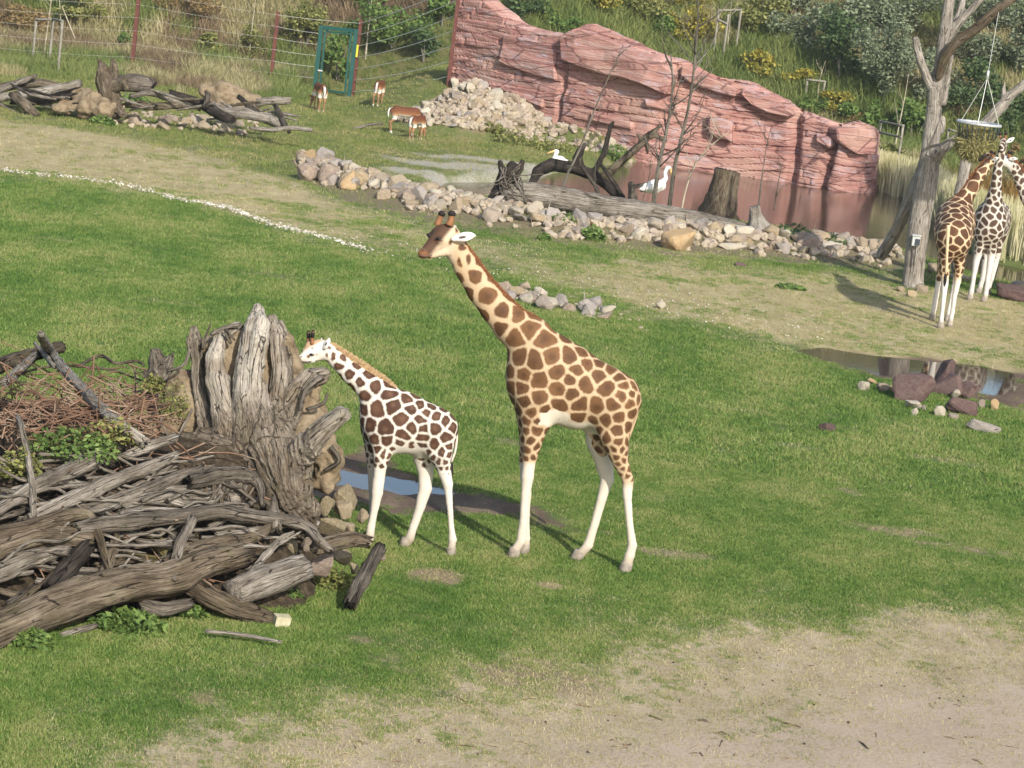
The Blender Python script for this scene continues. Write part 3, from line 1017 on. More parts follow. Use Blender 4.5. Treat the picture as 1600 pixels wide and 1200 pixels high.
def leaf_mat(name, stops, trans=0.3):
    m = Mat(name, 0.55, 0.25)
    x = m.math('ADD', m.math('MULTIPLY', m.attr('leaf'), 0.7), m.math('MULTIPLY', m.noise(m.pos(), 1.6, 3), 0.5))
    x = m.math('ADD', x, -0.1)
    c = m.ramp(x, stops)
    m.color(c); m.translucent(c, trans)
    return m.m


LEAF = {
    'green': leaf_mat('green_leaves', [(0.1, (0.07, 0.127, 0.031)), (0.5, (0.133, 0.21, 0.051)), (0.9, (0.238, 0.316, 0.084))]),
    'dark': leaf_mat('dark_leaves', [(0.1, (0.043, 0.077, 0.031)), (0.5, (0.084, 0.133, 0.047)), (0.9, (0.154, 0.21, 0.077))]),
    'grey': leaf_mat('grey_green_leaves', [(0.1, (0.105, 0.133, 0.07)), (0.5, (0.183, 0.217, 0.12)), (0.9, (0.351, 0.378, 0.245))]),
    'olive': leaf_mat('olive_leaves', [(0.1, (0.127, 0.14, 0.043)), (0.5, (0.224, 0.238, 0.07)), (0.9, (0.365, 0.351, 0.12))]),
    'yellow': leaf_mat('yellow_leaves', [(0.1, (0.168, 0.161, 0.028)), (0.5, (0.308, 0.274, 0.049)), (0.9, (0.561, 0.463, 0.091))]),
    'rust': leaf_mat('rusty_leaves', [(0.1, (0.154, 0.113, 0.049)), (0.5, (0.281, 0.197, 0.084)), (0.9, (0.435, 0.308, 0.14))]),
    'pine': leaf_mat('evergreen_needles', [(0.1, (0.006, 0.014, 0.008)), (0.5, (0.012, 0.024, 0.012)), (0.9, (0.025, 0.042, 0.02))], 0.1),
}
M_bark = Mat('grey_bark', 0.9); M_bark.color(M_bark.ramp(M_bark.noise(M_bark.scale(M_bark.objc(), (8, 8, 2)), 2, 4), [(0.3, (0.10, 0.085, 0.065)), (0.7, (0.24, 0.215, 0.17))]))
M_pale = Mat('pale_stake_wood', 0.85); M_pale.color(M_pale.ramp(M_pale.noise(M_pale.scale(M_pale.objc(), (8, 8, 2)), 2, 4), [(0.3, (0.17, 0.155, 0.12)), (0.7, (0.31, 0.285, 0.225))]))


def bush(name, px, py, wpx, hpx, kind, label, cat='bush', group=None, n=None, leaf=0.09, seed=None, depth=None, stems=4, lobes=9):
    p = hit(px, py) if depth is None else np.array([*on_y(px, py, depth)[:2], 0])
    if depth is not None: p[2] = gz(p[0], p[1])
    s = px_m(p[1]); w, h = wpx / s, hpx / s
    r = np.random.default_rng(seed if seed is not None else int(px * 13 + py))
    t = empty(name, tuple(p)); props(t, label, cat, group)
    C = []
    for k in range(lobes):
        a = r.uniform(0, 6.28); d = math.sqrt(r.uniform(0, 1)) * 0.34
        zc = r.uniform(0.25, 0.8)
        d *= 1.15 - 0.7 * abs(zc - 0.45)
        C.append((d * w * math.cos(a), d * w * math.sin(a) * 0.9, zc * h, w * r.uniform(0.13, 0.23), h * r.uniform(0.12, 0.22)))
    n = n or int(min(8000, max(700, 1.9 * w * h / (leaf * leaf))))
    c = np.array(C)[r.integers(0, lobes, n)]
    v = r.normal(size=(n, 3)); v /= np.linalg.norm(v, axis=1)[:, None]
    v *= (r.uniform(0.15, 1.15, n) ** 0.5)[:, None]
    P = c[:, :3] + v * np.stack([c[:, 3], c[:, 3], c[:, 4]], 1)
    P[:, 2] = np.maximum(P[:, 2], 0.03)
    V, Q, k = leaves(P, leaf, r)
    obj('crown', mesh_np('crown', V, Q, LEAF[kind], False, {'leaf': k}), t)
    parts = []
    for q in range(stems):
        cc = C[q % lobes]
        Pn = resample(np.array([[r.uniform(-.06, .06), r.uniform(-.06, .06), -0.15], [cc[0] * 0.4, cc[1] * 0.4, cc[2] * 0.5], [cc[0], cc[1], cc[2]]]), 6)
        V, Q, _ = tube(Pn, np.linspace(0.03, 0.008, 6), 5, caps=False)
        obj('stem', mesh_np('stem', V, Q, M_bark.m), t)
    return t

HB = 'bushes on the hillside'
B = bush
B('leafy_bush', 197, 88, 44, 36, 'green', 'small bright green bush just left of the tall rust red fence post')
B('leafy_bush', 325, 97, 46, 48, 'olive', 'round yellowish bush on the hillside above the mound of soil')
B('leafy_bush', 30, 60, 120, 60, 'rust', 'brownish low scrub in the far upper left corner', group=HB, leaf=0.07)
B('leafy_bush', 395, 105, 60, 80, 'olive', 'olive bush on the slope between the two free fence posts', leaf=0.06)
B('leafy_bush', 470, 88, 85, 105, 'olive', 'olive bush behind the fence wires left of the green gate', leaf=0.07)
B('leafy_bush', 527, 128, 62, 90, 'green', 'green bush seen through the green gate')
B('leafy_bush', 610, 75, 130, 85, 'green', 'broad green bush behind the wires between gate and rock wall')
B('leafy_bush', 560, 20, 110, 60, 'green', 'green bush high on the slope above the green gate')
B('leafy_bush', 662, 98, 70, 60, 'dark', 'dark bush behind the wires beside the left end of the rock wall')
B('leafy_bush', 690, 40, 60, 70, 'green', 'green bush behind the upper wires at the left end of the rock wall')
B('leafy_bush', 300, 30, 120, 60, 'rust', 'reddish brown scrub near the top edge right of the tall fence post', leaf=0.07)
B('leafy_bush', 120, 40, 110, 60, 'olive', 'olive scrub behind the leftmost tree stakes', leaf=0.07)
B('leafy_bush', 820, 40, 90, 60, 'dark', 'dark green bush above the dip in the rock wall')
B('leafy_bush', 870, 50, 70, 45, 'green', 'low green bush just above the dip in the rock wall')
B('leafy_bush', 930, 30, 80, 55, 'yellow', 'yellow green bush above the highest hump of the rock wall')
B('leafy_bush', 1010, 48, 100, 60, 'olive', 'olive bush on the slope above the middle of the rock wall')
B('leafy_bush', 1035, 62, 55, 45, 'green', 'small deep green bush right above the sloping crest of the rock wall')
B('leafy_bush', 1075, 72, 100, 70, 'yellow', 'yellow bush left of the tall pair of stakes above the rock wall')
B('leafy_bush', 1060, 20, 120, 60, 'yellow', 'yellowish bush at the top edge above the rock wall')
B('leafy_bush', 1180, 128, 80, 55, 'yellow', 'yellow bush touching the rock wall crest right of the tall stakes')
B('leafy_bush', 1180, 60, 110, 75, 'olive', 'olive bush right of the tall stakes near the top edge')
B('leafy_bush', 1255, 90, 120, 100, 'grey', 'grey green bush on the slope above the yellow bushes')
B('leafy_bush', 1240, 140, 70, 40, 'yellow', 'small yellow bush behind the low stakes at the rock wall')
B('leafy_bush', 1268, 190, 55, 45, 'green', 'small bright green bush below the low stakes at the rock wall')
B('leafy_bush', 1305, 178, 60, 40, 'yellow', 'yellow flowering bush right of the low stakes')
B('leafy_bush', 1322, 200, 60, 30, 'rust', 'small rusty bush behind the right end of the rock wall')
B('willow_bush', 1310, 140, 110, 140, 'dark', 'dark willow in the hollow of the slope above the right end of the wall', 'willow')
B('willow_bush', 1375, 175, 130, 170, 'grey', 'grey green willow left of the dead tree', 'willow', leaf=0.075)
B('willow_bush', 1400, 70, 150, 140, 'grey', 'tall grey green willow near the top edge left of the dead tree', 'willow', leaf=0.075)
B('willow_bush', 1500, 120, 140, 150, 'grey', 'grey green willow right behind the forked dead tree', 'willow', leaf=0.075)
B('willow_bush', 1520, 190, 130, 110, 'dark', 'dark willow behind the hay feeder', 'willow')
B('willow_bush', 1590, 130, 120, 150, 'grey', 'grey green willow at the right edge above the dead limb', 'willow', leaf=0.075)
B('willow_bush', 1600, 220, 90, 90, 'dark', 'dark bush at the right edge behind the giraffe heads', 'bush')
B('willow_bush', 1235, 40, 110, 90, 'grey', 'grey green willow at the top edge right of the tall stakes', 'willow')
B('willow_bush', 1320, 70, 110, 100, 'grey', 'pale grey green willow between the top edge and the dark willow', 'willow')
B('willow_bush', 1455, 175, 90, 110, 'grey', 'grey green willow half hidden by the dead tree trunk', 'willow')
B('willow_bush', 1545, 70, 110, 110, 'grey', 'grey green willow between the forks of the dead tree and the corner', 'willow')
B('leafy_bush', 1345, 215, 80, 70, 'green', 'green bush behind the right end of the rock wall')
B('leafy_bush', 1425, 235, 80, 90, 'green', 'green bush behind the dead tree above the reeds')
B('leafy_bush', 1380, 262, 60, 40, 'olive', 'low olive bush behind the reeds left of the dead tree')
B('leafy_bush', 1510, 265, 60, 55, 'olive', 'olive bush below the hay feeder')
B('leafy_bush', 1565, 268, 60, 50, 'rust', 'rusty orange bush behind the crossed giraffe necks')
B('leafy_bush', 1605, 290, 60, 50, 'rust', 'rusty bush at the right edge behind the giraffe neck')

# evergreen whose dark branch reaches into the upper right corner
t = empty('evergreen_tree', (15.9, 76.0, gz(15.9, 76.0)))
props(t, 'dark evergreen tree whose branch fills the upper right corner', 'evergreen tree')
r = np.random.default_rng(5)
V, Q, _ = tube(resample(np.array([[0, 0, -.2], [0.05, 0, 4], [0, 0.1, 9]]), 10), np.linspace(0.2, 0.05, 10), 8)
obj('trunk', mesh_np('trunk', V, Q, M_bark.m), t)
cr = []
for k in range(26):
    z = 3.9 + 5 * k / 26; a = k * 2.4; L = 2.6 * (1 - (z - 3.9) / 6.2)
    e = np.array([math.cos(a) * L, math.sin(a) * L, z + 0.15])
    s = np.array([0, 0, z + 0.5])
    V, Q, _ = tube(np.linspace(s, e, 4), np.linspace(0.04, 0.01, 4), 5, caps=False)
    obj('branch', mesh_np('branch', V, Q, M_bark.m), t)
    f = r.uniform(0.15, 1.05, 420)[:, None]
    cr.append(s + (e - s) * f + r.normal(size=(420, 3)) * np.array([0.26, 0.26, 0.14]))
V, Q, k = leaves(np.vstack(cr), 0.085, r, asp=0.3)
obj('crown', mesh_np('crown', V, Q, LEAF['pine'], False, {'leaf': k}), t)

# tall weeds: nobody could count them
wt = []
for nm, st in (('straw_weeds', [(0.25, (0.23, 0.225, 0.085)), (0.5, (0.38, 0.34, 0.165)), (0.75, (0.56, 0.48, 0.28))]),
               ('green_weeds', [(0.25, (0.12, 0.17, 0.045)), (0.5, (0.20, 0.245, 0.07)), (0.75, (0.34, 0.34, 0.125))]),
               ('brown_weeds', [(0.25, (0.14, 0.105, 0.055)), (0.5, (0.24, 0.175, 0.10)), (0.75, (0.36, 0.27, 0.165))])):
    m = grass_mat(nm, st, None, 0.3)
    wt += [blade_mesh(nm, 34, 0.34, 0.2, 0.85, 0.035, 0.8, m, 300 + len(wt) + k, 3) for k in range(2)]
n = 56000
r = np.random.default_rng(44)
y = r.uniform(86.0, 126, n); x = r.uniform(-0.27, 0.275, n) * y
t_ = np.maximum(y - 100, 0)
q = np.stack([x * 0.25, y * 0.16, x * 0], 1)
g1 = fbm(q, 3, 61); g2 = fbm(q * 2.3, 3, 63)
rt = sstep(-4, 2, x)                                       # the slope is browner on the left
vsel = np.where(g1 + 0.5 * g2 + 0.32 * rt > 0.07, 2 + r.integers(0, 2, n), np.where(g2 - 0.3 * rt > 0.0, 4 + r.integers(0, 2, n), r.integers(0, 2, n)))
edge0 = np.where(x < -8.3, 87.0 + 0.25 * (x + 20), np.where(x > 9, 93.0, 99.5)) + 3 * g2
keep = (r.uniform(0, 1, n) < sstep(0, 4, y - edge0)) & (poly_sd(x, y, POND) > 0.3)
bankgrass = (x > -9) & (x < -2) & (y < 106)
vsel = np.where(bankgrass, 2 + r.integers(0, 2, n), vsel)
sc = r.uniform(0.6, 1.35, n) * (0.4 + 0.6 * sstep(0, 9, y - edge0)) * np.where(bankgrass, 0.5, 1)
P = np.stack([x, y, terrain(x, y)], 1)
# none inside the rock wall
wd = line_d(x, y, [tuple(p) for p in WP[::10]])
keep &= wd > 1.6
props(scatter('hillside_weeds', P[keep], sc[keep], r.uniform(0, 6.28, n)[keep], vsel[keep], wt), 'tall straw and green weeds covering the hillside', 'weeds', kind='stuff')

# ------------------------------------------------------------------ tree stakes and young trees
def limb(name, P, rad, mat, parent, seg=6, rough=0.0, base=None, n=None, seed=0, flute=0.0):
    P = np.asarray(P, float)
    n = n or max(4, 3 * len(P))
    X = resample(np.column_stack([P, rad]), n)
    V, Q, A = tube(X[:, :3], X[:, 3], seg, rough, flute, seed)
    if base is not None: V = rel(V, base)
    return obj(name, mesh_np(name, V, Q, mat, True, A), parent)


def stakes(feet, hs, bars, label, w=0.05):
    """feet: photo pixels; each stake stands on the slope; bars: (stake i, stake j, height share)"""
    P = [hit(*f) for f in feet]
    t = empty('tree_stake_frame', tuple(P[0])); props(t, label, 'tree stakes', 'stake frames round young trees')
    b = P[0]
    T = []
    for p, h in zip(P, hs):
        hm = h / px_m(p[1])
        T.append((p, hm))
        limb('stake', [p - [0, 0, .2], p + [0, 0, hm]], [w, w], M_pale.m, t, 6, base=b)
    for i_, j_, f in bars:
        a = T[i_][0] + [0, -w, T[i_][1] * f]; c_ = T[j_][0] + [0, -w, T[j_][1] * f]
        limb('crossbar', [a, c_], [w * .85, w * .85], M_pale.m, t, 6, base=b)


stakes([(50, 104), (76, 108), (90, 117)], [76, 80, 86], [(0, 1, .97), (1, 2, .98)], 'grey tree stakes with a top bar at the far left of the hillside')
stakes([(1113, 95), (1128, 100), (1148, 90)], [80, 78, 76], [(0, 2, .98), (0, 1, .8)], 'tall pale tree stakes above the crest of the rock wall')
stakes([(1256, 165), (1283, 168)], [42, 42], [(0, 1, .97)], 'two short grey stakes with a bar behind the right part of the rock wall')
stakes([(1367, 255), (1401, 266)], [68, 72], [(0, 1, .97), (0, 1, .72)], 'pale stakes with two bars standing left of the dead tree')
stakes([(1476, 245), (1497, 252)], [45, 44], [(0, 1, .97), (0, 1, .6)], 'short stakes half hidden behind the trunk of the dead tree')

M_birch = Mat('pale_thin_bark', 0.8); M_birch.color(M_birch.ramp(M_birch.noise(M_birch.objc(), 9, 4), [(0.3, (0.25, 0.21, 0.14)), (0.7, (0.52, 0.46, 0.34))]))


def sapling(path, r0, label, twigs=5, mat=None, group=None, seed=0, dy=0.0, name='young_tree', tl=0.25, y=None, twr=0.35):
    """a thin young tree traced from foot to tip; path in photo pixels"""
    p0 = hit(*path[0]) if y is None else on_y(*path[0], y)
    Y = p0[1]
    P = [p0] + [on_y(a, b, Y + dy * k) for k, (a, b) in enumerate(path[1:], 1)]
    t = empty(name, tuple(p0)); props(t, label, 'young tree', group)
    P = np.array(P); P[0][2] -= 0.1
    mat = mat or M_birch.m
    L = np.linalg.norm(P[-1] - P[0])
    limb('trunk', P, np.linspace(r0, r0 * 0.25, len(P)), mat, t, 6, base=p0, n=14)
    X = resample(P, 40)
    r = np.random.default_rng(seed + 91)
    for k in range(twigs):
        a = X[int(r.uniform(10, 37))]
        d = np.array([r.uniform(-1, 1), r.uniform(-1, 1), r.uniform(0.5, 1.3)]); d /= np.linalg.norm(d)
        l = L * tl * r.uniform(0.5, 1.2)
        m = a + d * l * 0.5 + r.normal(size=3) * l * 0.06; e = a + d * l + np.array([0, 0, l * 0.15])
        limb('branch', [a, m, e], [r0 * twr, r0 * twr * .7, r0 * twr * .3], mat, t, 4, base=p0, n=6)
        if twr > 0.3:
            for h_ in range(3):
                f = r.uniform(0.3, 0.9); s = a + (e - a) * f
                d2 = d + r.normal(size=3) * 0.6; d2 /= np.linalg.norm(d2)
                limb('twig', [s, s + d2 * l * 0.4], [r0 * twr * .4, r0 * twr * .2], mat, t, 4, base=p0, n=3)
    return t


sapling([(67, 103), (72, 60), (80, 0), (83, -40)], 0.03, 'thin whitish young tree tied inside the leftmost stakes', 3, seed=1)
sapling([(98, 60), (94, 20), (92, -30)], 0.03, 'thin pale stem right of the leftmost stakes', 2, seed=2)
sapling([(388, 110), (392, 60), (398, 10), (402, -30)], 0.025, 'slender pale young tree left of the second fence post', 6, seed=3)
sapling([(571, 92), (576, 40), (581, 0), (584, -20)], 0.04, 'white stemmed young tree behind the wires right of the green gate', 4, seed=4)
sapling([(1134, 96), (1139, 50), (1143, 0)], 0.028, 'thin young tree between the tall stakes above the rock wall', 3, seed=5)
sapling([(1276, 166), (1281, 125), (1290, 95)], 0.028, 'thin young tree between the two short stakes', 4, seed=6)
sapling([(1392, 262), (1404, 200), (1414, 150), (1420, 115)], 0.035, 'thin orange-barked young tree between the stakes left of the dead tree', 3, seed=7)
sapling([(1365, 30), (1368, 0), (1370, -20)], 0.04, 'pale stem near the top edge left of the dead tree', 2, seed=8)
# leaning bare poles on the left
limb_b = hit(132, 92)
t = props(limb('leaning_pole', [limb_b - [0, 0, .1], on_y(97, 10, limb_b[1] + 0.3)], [0.03, 0.02], M_birch.m, None, 6, base=limb_b), 'thin bare pole leaning left on the slope beside the leftmost stakes', 'pole')
t.location = tuple(limb_b)
limb_b = hit(125, 62)

# ================================================================== animals
def coat(name, line, patch_lo, patch_hi, center, cw, white, lw, brown):
    """reticulated coat: attributes edge (distance to the patch border), cell, cd, white, brown, muzzle"""
    m = Mat(name, 0.7, 0.2)
    o = m.objc()
    wob = m.math('MULTIPLY', m.math('SUBTRACT', m.noise(o, 15, 4), 0.5), 0.034)
    wob = m.math('ADD', wob, m.math('MULTIPLY', m.math('SUBTRACT', m.noise(o, 70, 2), 0.5), 0.008))
    fur = m.noise(m.scale(o, (60, 60, 25)), 1.0, 3, 0.6)
    w = m.attr('white'); gap = m.attr('gap')
    e = m.math('ADD', m.math('SUBTRACT', m.attr('edge'), m.math('ADD', m.math('ADD', lw, gap), m.math('MULTIPLY', w, 0.09))), wob)
    mask = m.step(m.math('ADD', e, m.math('MULTIPLY', m.math('SUBTRACT', fur, 0.5), 0.02)), -0.011, 0.012)
    ln = m.mix(m.step(w, 0.0, 0.55), line, white)
    ln = m.mix(m.math('MULTIPLY', fur, 0.22), ln, (0.45, 0.33, 0.20))
    pc = m.mix(m.attr('cell'), patch_lo, patch_hi)
    pc = m.mix(m.math('MULTIPLY', m.step(m.math('ADD', m.attr('cd'), m.math('MULTIPLY', m.noise(o, 22, 3), 0.35)), 0.62, 0.2), cw), pc, center)
    pc = m.mix(m.math('MULTIPLY', fur, 0.35), pc, patch_lo)
    pc = m.mix(m.math('MULTIPLY', m.step(m.noise(o, 9, 4, 0.65), 0.42, 0.62), 0.3), pc, patch_lo)
    ln = m.mix(m.math('MULTIPLY', m.step(m.noise(o, 4, 5, 0.7), 0.5, 0.72), 0.28), ln, (0.50, 0.41, 0.30))
    c = m.mix(mask, ln, pc)
    c = m.mix(m.attr('brown'), c, brown)
    c = m.mix(m.attr('muzzle'), c, (0.19, 0.085, 0.038))
    c = m.mix(m.attr('hoofdirt'), c, (0.30, 0.235, 0.165))
    m.color(c)
    m.bump(m.noise(m.scale(o, (90, 90, 40)), 1.0, 3), 0.18, 0.006)
    return m.m


C_ADULT = coat('adult_giraffe_coat', (0.52, 0.365, 0.22), (0.105, 0.050, 0.021), (0.19, 0.093, 0.038), (0.062, 0.030, 0.015), 0.75, (0.64, 0.575, 0.47), 0.013, (0.085, 0.045, 0.026))
C_CALF = coat('calf_giraffe_coat', (0.72, 0.66, 0.565), (0.058, 0.027, 0.016), (0.10, 0.048, 0.027), (0.28, 0.155, 0.09), 0.35, (0.66, 0.61, 0.525), 0.011, (0.40, 0.235, 0.115))
C_FARA = coat('far_giraffe_coat', (0.66, 0.49, 0.30), (0.075, 0.034, 0.017), (0.13, 0.060, 0.028), (0.06, 0.028, 0.016), 0.3, (0.70, 0.66, 0.60), 0.014, (0.10, 0.06, 0.04))
C_FARB = coat('pale_giraffe_coat', (0.60, 0.55, 0.47), (0.06, 0.036, 0.024), (0.10, 0.060, 0.038), (0.05, 0.03, 0.02), 0.3, (0.64, 0.61, 0.57), 0.016, (0.16, 0.10, 0.065))  # greyed whites: shade on the giraffe facing the camera is put into the colour
M_hoof = Mat('hoof', 0.7); M_hoof.color(M_hoof.ramp(M_hoof.noise(M_hoof.objc(), 20, 3), [(0.3, (0.20, 0.165, 0.125)), (0.7, (0.36, 0.31, 0.25))]))
M_eye = Mat('dark_eye', 0.15, 0.6); M_eye.color((0.012, 0.008, 0.006))
M_mane_a = Mat('brown_mane', 0.85); M_mane_a.color(M_mane_a.ramp(M_mane_a.noise(M_mane_a.objc(), 30, 3), [(0.3, (0.13, 0.05, 0.022)), (0.7, (0.26, 0.105, 0.042))]))
M_mane_c = Mat('ginger_mane', 0.85); M_mane_c.color(M_mane_c.ramp(M_mane_c.noise(M_mane_c.objc(), 30, 3), [(0.3, (0.36, 0.23, 0.115)), (0.7, (0.52, 0.36, 0.20))]))
M_tuft = Mat('black_hair', 0.8); M_tuft.color((0.018, 0.014, 0.012))
M_horn = Mat('horn_skin', 0.8); M_horn.color(M_horn.ramp(M_horn.noise(M_horn.objc(), 30, 3), [(0.3, (0.19, 0.085, 0.038)), (0.7, (0.30, 0.14, 0.06))]))
M_ear = Mat('white_ear', 0.8); M_ear.color(M_ear.ramp(M_ear.noise(M_ear.objc(), 24, 3), [(0.35, (0.70, 0.66, 0.60)), (0.7, (0.86, 0.84, 0.80))]))
M_earin = Mat('dark_ear_inside', 0.8); M_earin.color((0.12, 0.09, 0.075))


def ball(name, c, r, mat, parent, base, sc=(1, 1, 1), sub=2):
    bm = bmesh.new(); bmesh.ops.create_icosphere(bm, subdivisions=sub, radius=r)
    for v in bm.verts: v.co = Vector((v.co.x * sc[0], v.co.y * sc[1], v.co.z * sc[2])) + Vector(np.asarray(c) - base)
    for f in bm.faces: f.smooth = True
    me = bpy.data.meshes.new(name); bm.to_mesh(me); bm.free(); me.materials.append(mat)
    return obj(name, me, parent)


def pattern(V, N, ctrl, seed, white_fn):
    """Voronoi patches on the skin with a spacing that follows the control points"""
    r = np.random.default_rng(seed)
    C = np.array([c[:3] for c in ctrl]); Sz = np.array([c[3] for c in ctrl])
    d2 = ((V[:, None, :] - C[None]) ** 2).sum(-1) + 1e-4
    wgt = 1 / d2 ** 2
    size = (wgt * Sz[None]).sum(1) / wgt.sum(1)
    order = r.permutation(len(V))[:14000]
    acc = np.zeros((0, 3)); ar = np.zeros(0)
    seeds, rs = [], []
    for k in order:
        if len(seeds):
            dd = np.linalg.norm(acc[:len(seeds)] - V[k], axis=1)
            if (dd < 0.5 * (ar[:len(seeds)] + size[k])).any(): continue
        size[k] *= r.choice([0.72, 0.9, 1.05, 1.25, 1.4])
        if len(seeds) and (np.linalg.norm(acc[:len(seeds)] - V[k], axis=1) < 0.5 * (ar[:len(seeds)] + size[k])).any(): continue
        seeds.append(V[k]); rs.append(size[k])
        if len(seeds) > len(acc):
            acc = np.vstack([acc, np.zeros((256, 3))]); ar = np.concatenate([ar, np.zeros(256)])
        acc[len(seeds) - 1] = V[k]; ar[len(seeds) - 1] = size[k]
    Sd = np.array(seeds); Sr = np.array(rs)
    # jitter of the metric so that the patches are not all equal
    edge = np.zeros(len(V)); cell = np.zeros(len(V)); cd = np.zeros(len(V))
    rnd = r.uniform(0, 1, len(Sd))
    for a in range(0, len(V), 4000):
        X = V[a:a + 4000]
        D = ((X[:, None] - Sd[None]) ** 2).sum(-1)
        near = np.argpartition(D, 5, axis=1)[:, :6]
        Dn = np.take_along_axis(D, near, 1)
        o = np.argsort(Dn, axis=1); near = np.take_along_axis(near, o, 1); Dn = np.take_along_axis(Dn, o, 1)
        p1 = Sd[near[:, 0]]
        e = np.full(len(X), 9.0)
        # smooth minimum over the bisectors rounds the corners
        acc_ = np.zeros(len(X)); kk = 14.0 / Sr[near[:, 0]]
        for q in range(1, 6):
            p2 = Sd[near[:, q]]
            b = (Dn[:, q] - Dn[:, 0]) / (2 * np.linalg.norm(p2 - p1, axis=1) + 1e-9)
            acc_ += np.exp(-kk * b)
        edge[a:a + 4000] = -np.log(acc_ + 1e-12) / kk
        cell[a:a + 4000] = rnd[near[:, 0]]; cd[a:a + 4000] = np.sqrt(Dn[:, 0]) / Sr[near[:, 0]]
    return edge, cell, cd


def chain_w(pts, Y0):
    P = [on_y(p[0], p[1], Y0 + (p[3] if len(p) > 3 else 0)) for p in pts]
    rr = [p[2] / px_m(Y0 + (p[3] if len(p) > 3 else 0)) for p in pts]
    return np.array(P), np.array(rr)


def giraffe(label, *a, gap_fn=None, **k):
    return _giraffe(label, *a, gap_fn=gap_fn, **k)


